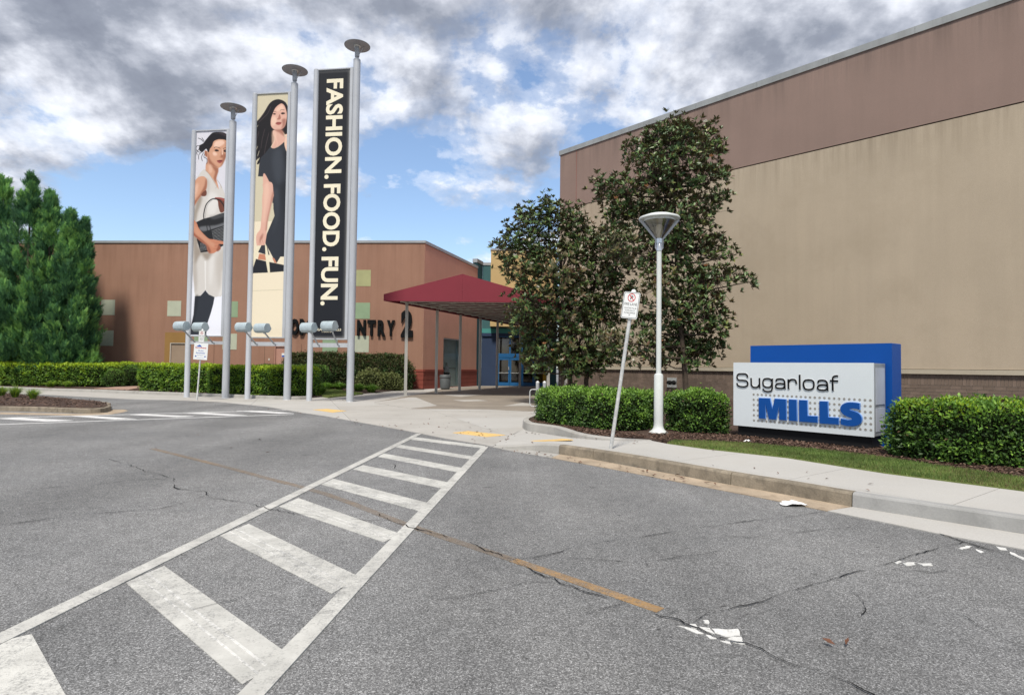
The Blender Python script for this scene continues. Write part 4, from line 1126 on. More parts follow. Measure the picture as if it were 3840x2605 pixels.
# bollard racks
def loop(sx, T):
    pts = [(0, 0, 0.80)] + [(sx * (0.16 + 0.0) + sx * 0.09 * math.sin(a), 0, 0.71 + 0.09 * math.cos(a)) for a in [i * math.pi / 2 / 5 for i in range(6)]] + \
          [(sx * 0.16 + sx * 0.09 * math.cos(a), 0, 0.34 - 0.09 * math.sin(a)) for a in [i * math.pi / 2 / 5 for i in range(6)]] + [(0, 0, 0.25)]
    k = MB(); k.tube([T @ Vector(p) for p in pts], 0.016, 8); return k
for x, y, px, lab in ((2016, 0, 19.5, 'galvanised bike bollard with two loops, left one by the hedge end'), (2042, 0, 20.0, 'galvanised bike bollard with two loops, nearer the white canopy post')):
    p = at(x, 1450, px); zt = at(x, 1429, px).z
    b_ = thing('bike_bollard', lab, 'bike rack', (p.x, p.y, 0.02), 0, 'bike bollards by the hedge'); T = Matrix.Translation((p.x, p.y, 0.02))
    k = MB(); k.lathe([(0.075, 0), (0.075, 0.02), (0.057, 0.02), (0.057, zt - 0.08)], 16, 0, T); k.build('post', MT['galv'], b_, 40)
    k = MB(); k.lathe([(0.060, zt - 0.08), (0.060, zt - 0.06), (0.045, zt - 0.03), (0.022, zt - 0.012), (0.0, zt - 0.006)], 16, 0, T); k.build('cap', MT['galv_pale'], b_, 60)
    for sx in (-1, 1): loop(sx, T).build('loop', MT['galv_pale'], b_, 40)
# ------------------------------------------------------------------ banner stands
r_a1 = rg(700, 470, 3.94); r_b1 = rg(680, 850, 3.582)
r_a2 = rg(920, 330, 3.94); r_b2 = rg(920, 700, 3.94)
SKIN = [srgb(196, 148, 122), srgb(150, 98, 76), srgb(222, 186, 166), srgb(105, 62, 50)]
PAL = {'bg1': srgb(205, 205, 214), 'bg1b': srgb(226, 228, 238), 'bg2': srgb(196, 188, 164), 'bg2b': srgb(222, 211, 188), 'sk': SKIN[0], 'skd': SKIN[1], 'skl': SKIN[2], 'skx': SKIN[3],
       'hair': srgb(24, 22, 26), 'hair2': srgb(66, 56, 60), 'dress': srgb(198, 194, 190), 'dressd': srgb(150, 140, 130), 'dressl': srgb(214, 212, 210), 'char': srgb(44, 48, 56), 'chard': srgb(30, 33, 40),
       'bag': srgb(30, 31, 34), 'bagl': srgb(100, 102, 106), 'lip': srgb(150, 78, 72), 'lipd': srgb(70, 30, 32), 'eye': srgb(40, 28, 26), 'cream': srgb(220, 212, 186), 'arm': srgb(208, 164, 148), 'armd': srgb(160, 110, 96),
       'hand': srgb(186, 124, 98), 'handd': srgb(138, 82, 64), 'ink': srgb(26, 29, 36), 'ink2': srgb(62, 67, 76), 'letter': srgb(226, 219, 196), 'white': srgb(225, 225, 225), 'dot': srgb(175, 178, 182)}
PM = {}
def pal(n):
    if n not in PM:
        m, t, b, c = new_mat('print_' + n)
        f = noise(t, c, 0.9, 3)
        t.links.new(mixc(t, ramp(t, f, [(0.3, 0.0), (0.7, 1.0)]), scalec(PAL[n], 0.93), scalec(PAL[n], 1.05)), b.inputs['Base Color'])
        b.inputs['Roughness'].default_value = 0.55; b.inputs['Specular IOR Level'].default_value = 0.3
        PM[n] = m
    return PM[n]
def blur(a, sg):
    if sg < 0.25: return a
    n = int(math.ceil(sg * 3)); k = np.exp(-0.5 * (np.arange(-n, n + 1) / sg) ** 2); k /= k.sum()
    a = np.apply_along_axis(lambda v: np.convolve(np.pad(v, n, 'edge'), k, 'valid'), 0, a)
    return np.apply_along_axis(lambda v: np.convolve(np.pad(v, n, 'edge'), k, 'valid'), 1, a)
class Print:
    """flat printed picture: tones laid down on a fine net of points on the banner face, kept as point colours"""
    def __init__(s, pl, clip, res=0.0115):
        s.pl, s.clip, s.words = pl, clip, []
        u0, u1, v0, v1 = clip
        s.nx, s.ny = int((u1 - u0) / res) + 1, int((v1 - v0) / res) + 1
        s.U, s.V = np.linspace(u0, u1, s.nx), np.linspace(v0, v1, s.ny)
        s.res = res; s.img = np.ones((s.ny, s.nx, 3)) * 0.5; s.w = 0.004
    def word(s):
        s.words.append(MB()); return s.words[-1]
    def uvpoly(s, poly, c, sg=0.55, op=1.0):
        P_ = np.array(poly); pad = int(sg * 3) + 2
        a0 = max(0, np.searchsorted(s.U, P_[:, 0].min()) - pad); a1 = min(s.nx, np.searchsorted(s.U, P_[:, 0].max()) + pad)
        b0 = max(0, np.searchsorted(s.V, P_[:, 1].min()) - pad); b1 = min(s.ny, np.searchsorted(s.V, P_[:, 1].max()) + pad)
        if a1 <= a0 or b1 <= b0: return
        acc = np.zeros((b1 - b0, a1 - a0))
        for dx, dy in ((-.25, -.25), (.25, -.25), (-.25, .25), (.25, .25)):
            X, Y = np.meshgrid(s.U[a0:a1] + dx * s.res, s.V[b0:b1] + dy * s.res); m = np.zeros(X.shape, bool)
            for i in range(len(P_)):
                (x1, y1), (x2, y2) = P_[i - 1], P_[i]
                if y1 == y2: continue
                m ^= ((y1 > Y) != (y2 > Y)) & (X < (x2 - x1) * (Y - y1) / (y2 - y1) + x1)
            acc += m / 4
        acc = blur(acc, sg)[..., None] * op
        col = np.array(PAL[c]); v = s.img[b0:b1, a0:a1]; s.img[b0:b1, a0:a1] = v * (1 - acc) + col * acc
    def poly(s, pts, c, reg, k=3, under=None, soft=0.035, op=1.0):
        pts = [s.pl.uv(*p) for p in reg(pts)]
        s.uvpoly(smooth(pts, k) if k > 1 else pts, c, (soft / s.res) if under else 0.6, op)
    def line(s, pts, wd, c, reg, op=1.0):
        pts = smooth([s.pl.uv(*p) for p in reg(pts)], 4, False)
        P = [np.array(p) for p in pts]; Lf, Rt = [], []
        n = len(P)
        for i in range(n):
            d = P[min(i + 1, n - 1)] - P[max(i - 1, 0)]; d = d / (np.linalg.norm(d) + 1e-9)
            h = wd / 2 * (1.0 if 0 < i < n - 1 else 0.5); Lf.append(tuple(P[i] + np.array((-d[1], d[0])) * h)); Rt.append(tuple(P[i] - np.array((-d[1], d[0])) * h))
        s.uvpoly(Lf + Rt[::-1], c, 0.5, op)
    def build(s, parent):
        g = rng.normal(1, 0.02, s.img.shape[:2])[..., None]
        img = np.clip(s.img * g, 0, 1)
        X, Y = np.meshgrid(s.U, s.V); pl = s.pl
        O, U_, V_, N_ = (np.array(q) for q in (pl.o, pl.u, pl.v, pl.n))
        co = O + X.reshape(-1, 1) * U_ + Y.reshape(-1, 1) * V_ + N_ * 0.003
        a = (np.arange(s.ny - 1)[:, None] * s.nx + np.arange(s.nx - 1)[None]).reshape(-1, 1)
        Fc = a + np.array([[0, 1, s.nx + 1, s.nx]])
        if pl.u.cross(pl.v).dot(pl.n) < 0: Fc = Fc[:, ::-1]
        me = np_mesh('print', co, Fc, [print_mat()], np.zeros(len(Fc)))
        at_ = me.color_attributes.new('ink', 'FLOAT_COLOR', 'POINT')
        at_.data.foreach_set('color', np.concatenate([img.reshape(-1, 3), np.ones((s.nx * s.ny, 1))], 1).astype(np.float32).ravel())
        o = link('print', me, parent)
        for q in s.words: q.build('text_line', pal('letter'), parent)
        return o
_pm = []
def print_mat():
    if not _pm:
        m, t, b, c = new_mat('printed_banner')
        a = N(t, 'ShaderNodeAttribute'); a.attribute_name = 'ink'; t.links.new(a.outputs['Color'], b.inputs['Base Color'])
        b.inputs['Roughness'].default_value = 0.55; b.inputs['Specular IOR Level'].default_value = 0.25
        bump(t, b, noise(t, c, 1.6, 3, 0.5, (1, 1, 0.35)), 0.10, 0.03)
        _pm.append(m)
    return _pm[0]
def np_mesh(name, V, Fc, mats, mi):
    """V (n,3), Fc (m,k) with k = 3 or 4"""
    me = bpy.data.meshes.new(name)
    n, (m, k) = len(V), Fc.shape
    me.vertices.add(n); me.vertices.foreach_set('co', np.ascontiguousarray(V, dtype=np.float32).ravel())
    me.loops.add(m * k); me.loops.foreach_set('vertex_index', np.ascontiguousarray(Fc, dtype=np.int32).ravel())
    me.polygons.add(m); me.polygons.foreach_set('loop_start', np.arange(0, m * k, k, dtype=np.int32))
    for mt in mats: me.materials.append(mt)
    me.polygons.foreach_set('material_index', np.ascontiguousarray(mi, dtype=np.int32))
    me.update(calc_edges=True)
    return me

TH = math.radians(7.5)
SU = Vector((math.cos(TH), -math.sin(TH), 0))
def stand(label, Lpx, Rpx, Y, ytop, ydisc, yf_top, yf_bot, ybar, floods, painter, bgname):
    Rp = at(*Rpx, Y); Rp.z = 0.01
    SPL = Plane(Rp, SU, Z)
    ul = SPL.uv(*Lpx)[0]                      # left pole, u < 0
    lp, rp = SPL.p(ul, 0), SPL.p(0, 0)
    ztop = at(Rpx[0] + 20, ytop, Y).z
    zf1 = SPL.uv(*yf_top)[1]; zf0 = SPL.uv(*yf_bot)[1]
    zb1, zb0 = (SPL.uv(Rpx[0] - 60, y)[1] for y in ybar)
    t = thing('banner_stand', label, 'banner stand', lp, 0, 'three tall banner stands by the plaza')
    k = MB(); k.lathe([(0.165, 0), (0.15, 0.02), (0.15, ztop - 0.03), (0.125, ztop)], 24, 0, Matrix.Translation(rp)); k.build('pole', MT['mast'], t, 35)
    k = MB(); k.lathe([(0.125, 0), (0.115, 0.02), (0.115, zf1 - 0.02), (0.10, zf1)], 20, 0, Matrix.Translation(lp)); k.build('pole', MT['mast'], t, 35)
    # disc lamp on the tall pole
    zd = at(Rpx[0] + 21, ydisc, Y).z - 0.02
    T = Matrix.Translation(rp)
    k = MB(); k.lathe([(0.06, ztop - 0.01), (0.06, ztop + 0.10), (0.095, ztop + 0.10), (0.10, ztop + 0.16), (0.10, zd - 0.22), (0.085, zd - 0.20), (0.085, zd)], 16, 0, T)
    st_ = k.build('lamp_stem', MT['mast_frame'], t, 35)
    k = MB(); k.lathe([(0.54, zd + 0.005), (0.545, zd + 0.02), (0.50, zd + 0.045), (0.12, zd + 0.11), (0.11, zd + 0.15), (0.0, zd + 0.155)], 32, 0, T)
    dc = k.build('lamp_disc', MT['mast_frame'], t, 35)
    k = MB(); k.lathe([(0.54, zd + 0.004), (0.30, zd + 0.03), (0.13, zd + 0.03), (0.0, zd + 0.03)], 32, 0, T, False); k.build('underside', MT['disc_dark'], dc, 35)
    k = MB(); k.lathe([(0.095, zd - 0.02), (0.14, zd - 0.02), (0.14, zd + 0.02), (0.095, zd + 0.02)], 16, 0, T, False); k.build('lamp_ring', MT['bulb'], dc, 35)
    for a in (0.2, 2.3, 4.4):
        k = MB(); q = lambda r_, z: rp + Vector((r_ * math.cos(a), r_ * math.sin(a), z)); k.tube([q(0.09, ztop + 0.22), q(0.27, zd + 0.02)], 0.012, 6); k.build('lamp_strut', MT['mast_frame'], t)
    # sign box between the poles
    u0, u1 = ul - 0.09, -0.155
    fr = 0.045; dpt = 0.22
    k = MB(); SPf = SPL
    k.onplane(SPf, [(u0, zf0), (u1, zf0), (u1, zf1), (u0, zf1)], -dpt, -0.02)
    bx = k.build('box', MT['mast_frame'], t)
    for nm, q in (('frame_rail', (u0, u1, zf1 - fr, zf1)), ('frame_rail', (u0, u1, zf0, zf0 + fr)), ('frame_rail', (u0, u0 + fr * .8, zf0 + fr, zf1 - fr)), ('frame_rail', (u1 - fr * 2.6, u1, zf0 + fr, zf1 - fr))):
        part(t, nm, MT['mast'], SPf, *q, -0.02, 0.045)
    F = Plane(SPL.p(0, 0, 0.0), SU, Z)
    clip = (u0 + fr * .8, u1 - fr * 2.6, zf0 + fr, zf1 - fr)
    pr_ = Print(F, clip, 0.0115 if bgname != 'ink' else 0.08); pr_.uvpoly([(clip[0], clip[2]), (clip[1], clip[2]), (clip[1], clip[3]), (clip[0], clip[3])], bgname)
    painter(pr_, F, clip)
    pr_.build(t)
    part(t, 'cross_bar', MT['mast'], SPL, ul, 0, zb0, zb1, -0.12, 0.02, 0.01)
    for fx, hx, hz_ in floods:
        uf = SPL.uv(*fx)[0]; zf = (zb0 + zb1) / 2
        foot = SPL.p(uf, zf, 0.02)
        hy = Y - 1.0; hp = at(*hx, hy); hp.z = at(hx[0], hx[1], hy).z
        yaw = math.atan2(SU.y, SU.x) - 0.26
        Hm = Matrix.Translation(hp) @ Matrix.Rotation(yaw, 4, 'Z')
        prof = [(-0.02, 0.20), (0.10, 0.19), (0.215, -0.01), (0.20, -0.05), (0.13, -0.15), (0.03, -0.20), (-0.08, -0.19), (-0.17, -0.12), (-0.20, 0.0), (-0.17, 0.11), (-0.10, 0.18)]   # y, z of the housing
        k = MB(); n = len(prof); Lh = 0.30
        a = [Hm @ Vector((-Lh, y, z)) for y, z in prof]; b = [Hm @ Vector((Lh, y, z)) for y, z in prof]
        k.add(a + b, [(i, (i + 1) % n, n + (i + 1) % n, n + i) for i in range(n)] + [tuple(range(n))[::-1], tuple(range(n, 2 * n))])
        fl = k.build('floodlight', MT['flood'], t, 35); bevel(fl, 0.012)
        k = MB(); k.add([Hm @ Vector(p) for p in ((-Lh + .03, 0.11, 0.185), (Lh - .03, 0.11, 0.185), (Lh - .03, 0.216, 0.008), (-Lh + .03, 0.216, 0.008))], [(0, 1, 2, 3)]); k.build('lens', MT['window_glass'], fl)
        tip = Hm @ Vector((0.12, 0.02, -0.20))
        k = MB(); k.tube([foot, foot + SPL.n * 0.10, tip + (foot - tip) * 0.06, tip], 0.032, 8); k.build('arm', MT['mast'], fl, 40)
        k = MB(); k.lathe([(0.05, -0.03), (0.06, 0), (0.05, 0.04)], 10, 0, Matrix.Translation(tip)); k.build('knuckle', MT['mast_frame'], fl, 40)
    return t

def paint1(p, F, c):
    A_, B_ = r_a1, r_b1
    mid = F.uv(780, 860)[1]
    p.uvpoly([(c[0], c[2]), (c[1], c[2]), (c[1], mid), (c[0], mid)], 'bg1b')
    # dress
    p.poly([(250, 650), (330, 690), (410, 830), (480, 940), (500, 870), (560, 1010), (590, 1130), (590, 1700), (100, 1700), (60, 1400), (60, 1250), (110, 1080), (90, 900), (150, 780)], 'dress', A_, 2)
    p.poly([(128, 80), (160, 200), (155, 600), (175, 800), (185, 935), (260, 925), (323, 852), (370, 910), (445, 945), (500, 935), (555, 905), (585, 600), (590, 60), (300, -40)], 'dress', B_, 2)
    p.poly([(250, 330), (310, 340), (420, 350), (400, 420), (345, 450), (300, 410)], 'dressd', B_, under='dress', soft=0.05)
    p.poly([(310, 460), (335, 460), (330, 840), (318, 840)], 'dressl', B_, 1)
    p.poly([(160, 100), (240, 200), (220, 240), (270, 345), (230, 420), (190, 500), (168, 420)], 'dressd', B_, under='dress', soft=0.05)
    p.poly([(545, 600), (570, 620), (550, 890), (500, 930), (530, 800)], 'dressl', B_, under='dress', soft=0.05)
    # leg
    p.poly([(183, 935), (260, 925), (323, 852), (370, 910), (447, 945), (430, 1040), (400, 1150), (350, 1300), (335, 1455), (100, 1450), (130, 1330), (165, 1180)], 'char', B_, 1)
    # shade on the dress under the arm
    p.poly([(170, 1060), (230, 1050), (215, 1150), (160, 1300), (130, 1420), (110, 1300), (140, 1150)], 'dressd', A_, under='dress', soft=0.05)
    p.poly([(300, 1040), (320, 900), (300, 780), (330, 850), (325, 960), (312, 1035)], 'dressd', A_, under='dress', soft=0.05)
    # neck and chest
    p.poly([(300, 540), (280, 660), (330, 720), (410, 830), (460, 930), (475, 935), (450, 830), (440, 780), (470, 640), (400, 560)], 'sk', A_)
    p.poly([(350, 590), (470, 640), (440, 770), (430, 850), (400, 780), (420, 680)], 'skd', A_, under='sk', soft=0.03)
    # upper arm
    p.poly([(250, 755), (170, 770), (110, 850), (70, 960), (60, 1260), (110, 1200), (200, 1060), (270, 990), (300, 900), (298, 800)], 'sk', A_)
    p.poly([(298, 800), (300, 900), (270, 990), (215, 1045), (160, 1110), (110, 1200), (65, 1265), (70, 1180), (180, 1040), (260, 900), (280, 800)], 'skd', A_, under='sk', soft=0.03)
    p.poly([(230, 1000), (290, 960), (290, 1040), (220, 1045)], 'skx', A_)
    # face
    p.poly([(440, 200), (370, 280), (320, 380), (270, 370), (265, 430), (300, 475), (320, 550), (380, 600), (440, 630), (490, 625), (530, 580), (560, 520), (590, 430), (608, 330), (605, 240), (550, 200)], 'sk', A_)
    p.poly([(430, 240), (400, 300), (440, 330), (520, 300), (560, 260), (520, 220)], 'skl', A_, under='sk', soft=0.025)
    p.poly([(400, 390), (440, 410), (450, 440), (410, 450), (385, 420)], 'skl', A_, under='sk', soft=0.025)
    p.poly([(320, 400), (345, 500), (420, 590), (470, 628), (420, 625), (360, 590), (315, 540)], 'skd', A_, under='sk', soft=0.03)
    p.poly([(545, 420), (590, 440), (560, 520), (530, 585), (500, 622), (520, 560)], 'skd', A_, under='sk', soft=0.03)
    p.poly([(515, 380), (535, 370), (540, 440), (545, 470), (520, 485), (485, 470), (505, 455)], 'skd', A_, under='sk', soft=0.03)
    p.poly([(525, 340), (535, 400), (530, 440), (518, 420)], 'skl', A_)
    p.poly([(445, 525), (490, 512), (530, 515), (532, 535), (500, 562), (470, 555)], 'lip', A_)
    p.poly([(450, 527), (490, 522), (530, 520), (500, 535)], 'lipd', A_)
    p.poly([(408, 370), (440, 355), (475, 370), (470, 385), (435, 388)], 'eye', A_)
    p.poly([(545, 372), (570, 360), (598, 370), (590, 395), (560, 400)], 'eye', A_)
    p.line([(402, 340), (430, 322), (465, 328), (500, 345)], 0.022, 'hair', A_)
    p.line([(535, 350), (570, 335), (600, 335)], 0.022, 'hair', A_)
    # hair
    p.poly([(385, 110), (470, 100), (560, 112), (612, 160), (615, 215), (600, 240), (560, 215), (470, 210), (400, 240), (380, 300), (345, 350), (330, 400), (310, 390), (290, 350), (255, 380), (230, 400), (185, 370), (190, 300), (240, 270), (280, 220), (330, 160)], 'hair', A_)
    for ln in ([(250, 250), (215, 210), (165, 190)], [(200, 300), (150, 310), (145, 370), (200, 405)], [(230, 390), (180, 440), (180, 510)], [(255, 400), (220, 470), (235, 535)], [(275, 410), (255, 470), (300, 500), (298, 580)], [(190, 340), (150, 400), (160, 440)], [(260, 240), (235, 200), (225, 185)]):
        p.line(ln, 0.03, 'hair', A_)
    p.line([(420, 130), (500, 125), (590, 165)], 0.012, 'hair2', A_)
    # ear detail, collar
    p.poly([(270, 380), (300, 390), (305, 450), (285, 470), (268, 430)], 'skd', A_)
    p.line([(270, 660), (330, 720), (400, 830), (440, 905), (425, 935)], 0.016, 'dressd', A_)
    p.line([(445, 800), (500, 880), (520, 930)], 0.02, 'dressd', A_)
    # soft modelling of the dress, leg and skin
    p.poly([(330, 1010), (420, 1000), (470, 1100), (420, 1300), (330, 1330), (300, 1200)], 'dressl', A_, 3, 'dress', .07, .8)
    p.poly([(70, 1290), (130, 1240), (140, 1420), (90, 1420)], 'dressd', A_, 3, 'dress', .04, .6)
    p.poly([(160, 480), (200, 480), (215, 760), (190, 900), (160, 700)], 'dressd', B_, 3, 'dress', .05, .55)
    p.poly([(380, 420), (440, 380), (430, 600), (390, 800), (370, 600)], 'dressl', B_, 3, 'dress', .06, .7)
    p.poly([(470, 420), (570, 300), (560, 600), (520, 860), (480, 700)], 'dressd', B_, 3, 'dress', .08, .35)
    p.poly([(185, 940), (230, 935), (200, 1150), (150, 1350), (110, 1450), (130, 1330), (165, 1180)], 'chard', B_, 3, 'char', .04, .8)
    p.poly([(120, 900), (170, 860), (150, 1000), (90, 1140), (75, 1100)], 'skl', A_, 3, 'sk', .05, .7)
    p.poly([(330, 580), (380, 610), (370, 700), (330, 690)], 'skl', A_, 3, 'sk', .03, .5)
    p.poly([(570, 250), (600, 260), (600, 420), (560, 520), (575, 400)], 'skx', A_, 3, 'sk', .03, .35)
    p.poly([(470, 100), (560, 112), (600, 170), (540, 150)], 'hair2', A_, 3, 'hair', .03, .5)
    # second hand and bag
    p.poly([(415, 1070), (470, 1068), (530, 1075), (580, 1100), (582, 1200), (560, 1270), (500, 1290), (470, 1200), (460, 1120)], 'skx', A_)
    p.poly([(415, 1072), (470, 1065), (530, 1075), (575, 1110), (540, 1115), (500, 1090), (450, 1085)], 'lip', A_)
    p.poly([(140, 1430), (250, 1380), (390, 1345), (480, 1310), (575, 1285), (580, 1700), (200, 1700)], 'bag', A_, 1)
    p.poly([(200, 1500), (420, 1480), (560, 1440), (560, 1480), (350, 1550), (220, 1560)], 'bagl', A_, under='bag', soft=0.03)
    p.poly([(205, 165), (330, 60), (585, -20), (585, 245), (430, 330), (260, 348)], 'bag', B_, 1)
    p.line([(255, 1390), (255, 1300), (290, 1170), (360, 1100), (420, 1088), (490, 1110), (550, 1190), (575, 1290)], 0.055, 'bag', A_)
    p.line([(285, 1400), (280, 1300), (310, 1180), (380, 1108)], 0.012, 'bagl', A_)
    p.line([(290, 1440), (330, 1700)], 0.04, 'bag', A_); p.line([(330, 1430), (385, 1700)], 0.04, 'bag', A_)
    for i in range(13):
        for j in range(11):
            x, y = 415 + i * 14 + j * 3.2, 60 - i * 5.2 + j * 18
            if x > 580: continue
            u, v = F.uv(*B_([(x, y)])[0]); p.uvpoly([(u - .010, v - .010), (u + .010, v - .010), (u + .010, v + .010), (u - .010, v + .010)], 'dot')
    for i in range(6):
        for j in range(8):
            x, y = 262 + i * 16, 225 + j * 14 - i * 3
            u, v = F.uv(*B_([(x, y)])[0]); p.uvpoly([(u - .010, v - .010), (u + .010, v - .010), (u + .010, v + .010), (u - .010, v + .010)], 'dot')
    p.poly([(330, 1340), (420, 1320), (560, 1300), (560, 1340), (400, 1390)], 'bagl', A_, 3, 'bag', .03, .35)
    # near forearm and hand
    p.poly([(125, -120), (125, 70), (180, 130), (280, 210), (335, 250), (350, 310), (375, 355), (430, 358), (480, 330), (530, 300), (525, 280), (500, 235), (578, 235), (580, 205), (500, 185), (430, 170), (380, 165), (330, 130), (240, 30), (200, -60)], 'hand', B_)
    p.poly([(125, 20), (125, 70), (180, 130), (280, 210), (335, 250), (350, 310), (375, 355), (400, 340), (370, 270), (300, 190), (200, 110)], 'handd', B_, under='hand', soft=0.03)
    p.poly([(500, 235), (530, 280), (500, 330), (470, 320), (490, 270)], 'handd', B_, 3, 'hand', .02)
    p.poly([(160, -60), (220, 20), (300, 110), (400, 200), (450, 230), (430, 280), (370, 240), (260, 150), (160, 60)], 'sk', B_, 3, 'hand', .03, .55)
    for ln in ([(430, 210), (520, 215)], [(440, 260), (500, 262)], [(430, 300), (480, 300)]): p.line(ln, .012, 'handd', B_, .7)

def paint2(p, F, c):
    A_, B_ = r_a2, r_b2
    mid = F.uv(1010, 830)[1]
    p.uvpoly([(c[0], c[2]), (c[1], c[2]), (c[1], mid), (c[0], mid)], 'bg2b')
    p.line([(60, 1540), (580, 1520)], 0.03, 'bg2', B_)
    # hair at the back
    p.poly([(470, 168), (540, 180), (600, 220), (640, 310), (658, 420), (650, 560), (640, 650), (600, 700), (540, 640), (430, 640), (430, 760), (400, 830), (330, 950), (240, 1060), (200, 1125), (170, 1120), (200, 1040), (150, 1080), (130, 1030), (125, 860), (140, 640), (140, 535), (200, 470), (270, 380), (330, 270), (390, 200)], 'hair', A_)
    for ln in ([(360, 230), (300, 330), (230, 430), (170, 500)], [(380, 270), (330, 380), (250, 460), (190, 520)], [(200, 640), (170, 760), (140, 800)], [(180, 840), (150, 920), (125, 990)], [(220, 900), (190, 1000), (170, 1060)], [(290, 600), (250, 760), (230, 900)], [(350, 660), (310, 820), (280, 980)]):
        p.line(ln, 0.022, 'hair2', A_)
    for ln in ([(185, 860), (140, 960)], [(205, 930), (180, 1010)], [(165, 640), (140, 680)], [(210, 1030), (190, 1075)], [(190, 550), (150, 610)]):
        p.line(ln, 0.014, 'bg2', A_)
    # face
    p.poly([(520, 235), (450, 290), (410, 370), (380, 470), (380, 560), (420, 610), (470, 625), (530, 615), (580, 570), (605, 490), (615, 390), (590, 290), (560, 245)], 'arm', A_)
    p.poly([(540, 250), (470, 300), (450, 340), (520, 340), (570, 310)], 'skl', A_, under='arm', soft=0.03)
    p.poly([(395, 440), (450, 430), (460, 500), (420, 560), (390, 540)], 'skl', A_, under='arm', soft=0.03)
    p.poly([(540, 470), (600, 460), (585, 560), (530, 612), (550, 550)], 'armd', A_, under='arm', soft=0.03)
    p.poly([(498, 400), (512, 395), (525, 450), (500, 470), (465, 465), (485, 445)], 'armd', A_)
    p.poly([(445, 525), (480, 505), (535, 512), (520, 540), (480, 548)], 'lip', A_)
    p.line([(452, 522), (490, 518), (532, 516)], 0.012, 'lipd', A_)
    p.poly([(405, 385), (430, 375), (455, 388), (430, 398)], 'eye', A_)
    p.poly([(525, 375), (555, 362), (590, 375), (570, 390), (540, 392)], 'eye', A_)
    p.line([(412, 355), (440, 352), (460, 362)], 0.016, 'hair', A_); p.line([(510, 338), (540, 322), (580, 330)], 0.018, 'hair', A_)
    # neck and chest
    p.poly([(420, 625), (410, 680), (435, 760), (400, 840), (388, 885), (420, 895), (480, 870), (540, 830), (580, 790), (600, 740), (560, 700), (520, 640)], 'arm', A_)
    p.poly([(430, 625), (540, 620), (580, 720), (500, 660)], 'armd', A_, under='arm', soft=0.03)
    p.line([(440, 700), (470, 800), (465, 860)], 0.02, 'skl', A_)
    # black dress
    p.poly([(370, 870), (400, 893), (430, 895), (480, 875), (540, 830), (575, 795), (600, 930), (640, 970), (640, 1700), (400, 1700), (405, 1560), (350, 1400), (280, 1270), (262, 1310), (188, 1308), (205, 1130), (230, 1030), (300, 960)], 'char', A_, 1)
    p.poly([(400, -20), (630, -20), (600, 1035), (520, 1035), (465, 1130), (410, 1050), (330, 900), (290, 800), (320, 690), (432, 430), (415, 330), (412, 160)], 'char', B_, 1)
    p.poly([(235, 870), (300, 800), (330, 900), (360, 1010), (290, 1000), (188, 968)], 'char', B_, 1)
    p.poly([(430, 930), (520, 900), (560, 1100), (520, 1400), (440, 1350), (400, 1100)], 'ink2', A_, 3, 'char', .09, .7)
    p.poly([(560, 950), (640, 980), (640, 1600), (590, 1600), (600, 1250)], 'chard', A_, 3, 'char', .06, .8)
    p.poly([(520, 0), (630, 0), (600, 1000), (540, 1000), (560, 500)], 'chard', B_, 3, 'char', .07, .8)
    p.poly([(430, 50), (480, 60), (490, 380), (440, 600), (400, 700), (450, 420)], 'ink2', B_, 3, 'char', .06, .6)
    p.poly([(400, 640), (460, 660), (450, 760), (420, 830), (400, 850)], 'skl', A_, 3, 'arm', .03, .6)
    # raised hand
    p.poly([(640, 630), (655, 620), (650, 780), (655, 960), (630, 970), (600, 910), (580, 840), (590, 740), (620, 720), (580, 710), (590, 690), (640, 670)], 'skl', A_)
    # long arm
    p.poly([(265, 1280), (290, 1270), (350, 1380), (400, 1500), (410, 1620), (260, 1620), (275, 1500), (262, 1380)], 'arm', A_)
    p.poly([(265, -60), (390, -60), (412, 60), (410, 150), (370, 330), (330, 520), (318, 640), (310, 740), (300, 800), (290, 860), (240, 865), (190, 885), (170, 870), (158, 760), (175, 690), (220, 630), (235, 500), (250, 330), (250, 180), (265, 60)], 'arm', B_)
    p.poly([(412, 60), (410, 150), (370, 330), (330, 520), (318, 640), (300, 640), (320, 480), (360, 300), (390, 130)], 'armd', B_, under='arm', soft=0.03)
    p.poly([(215, 760), (250, 700), (265, 690), (255, 760), (225, 800), (205, 860)], 'armd', B_, under='arm', soft=0.03)
    p.poly([(290, -40), (340, -40), (350, 100), (310, 320), (280, 500), (255, 520), (270, 330), (275, 120)], 'skl', B_, 3, 'arm', .04, .6)
    p.line([(215, 770), (235, 850)], 0.012, 'armd', B_); p.line([(250, 780), (270, 860)], 0.012, 'armd', B_)
    # bag
    p.poly([(205, 990), (290, 1000), (310, 1090), (185, 1070)], 'hand', B_, 1)
    p.poly([(395, 1045), (430, 1060), (465, 1130), (430, 1125)], 'hand', B_, 1)
    p.poly([(520, 1035), (600, 1035), (600, 1160), (465, 1130)], 'bg2b', B_, 1)
    p.poly([(75, 1045), (95, 1050), (75, 1120), (72, 1100)], 'chard', B_, 1)
    p.poly([(150, 1065), (300, 1100), (590, 1160), (588, 1250), (365, 1268), (85, 1280), (120, 1180)], 'chard', B_, 1)
    p.poly([(178, 870), (235, 872), (185, 960), (150, 1090), (85, 1280), (70, 1280), (75, 1130), (120, 1020)], 'cream', B_, 1)
    p.poly([(290, 830), (315, 880), (345, 1030), (365, 1268), (335, 1270), (305, 1100)], 'cream', B_, 1)

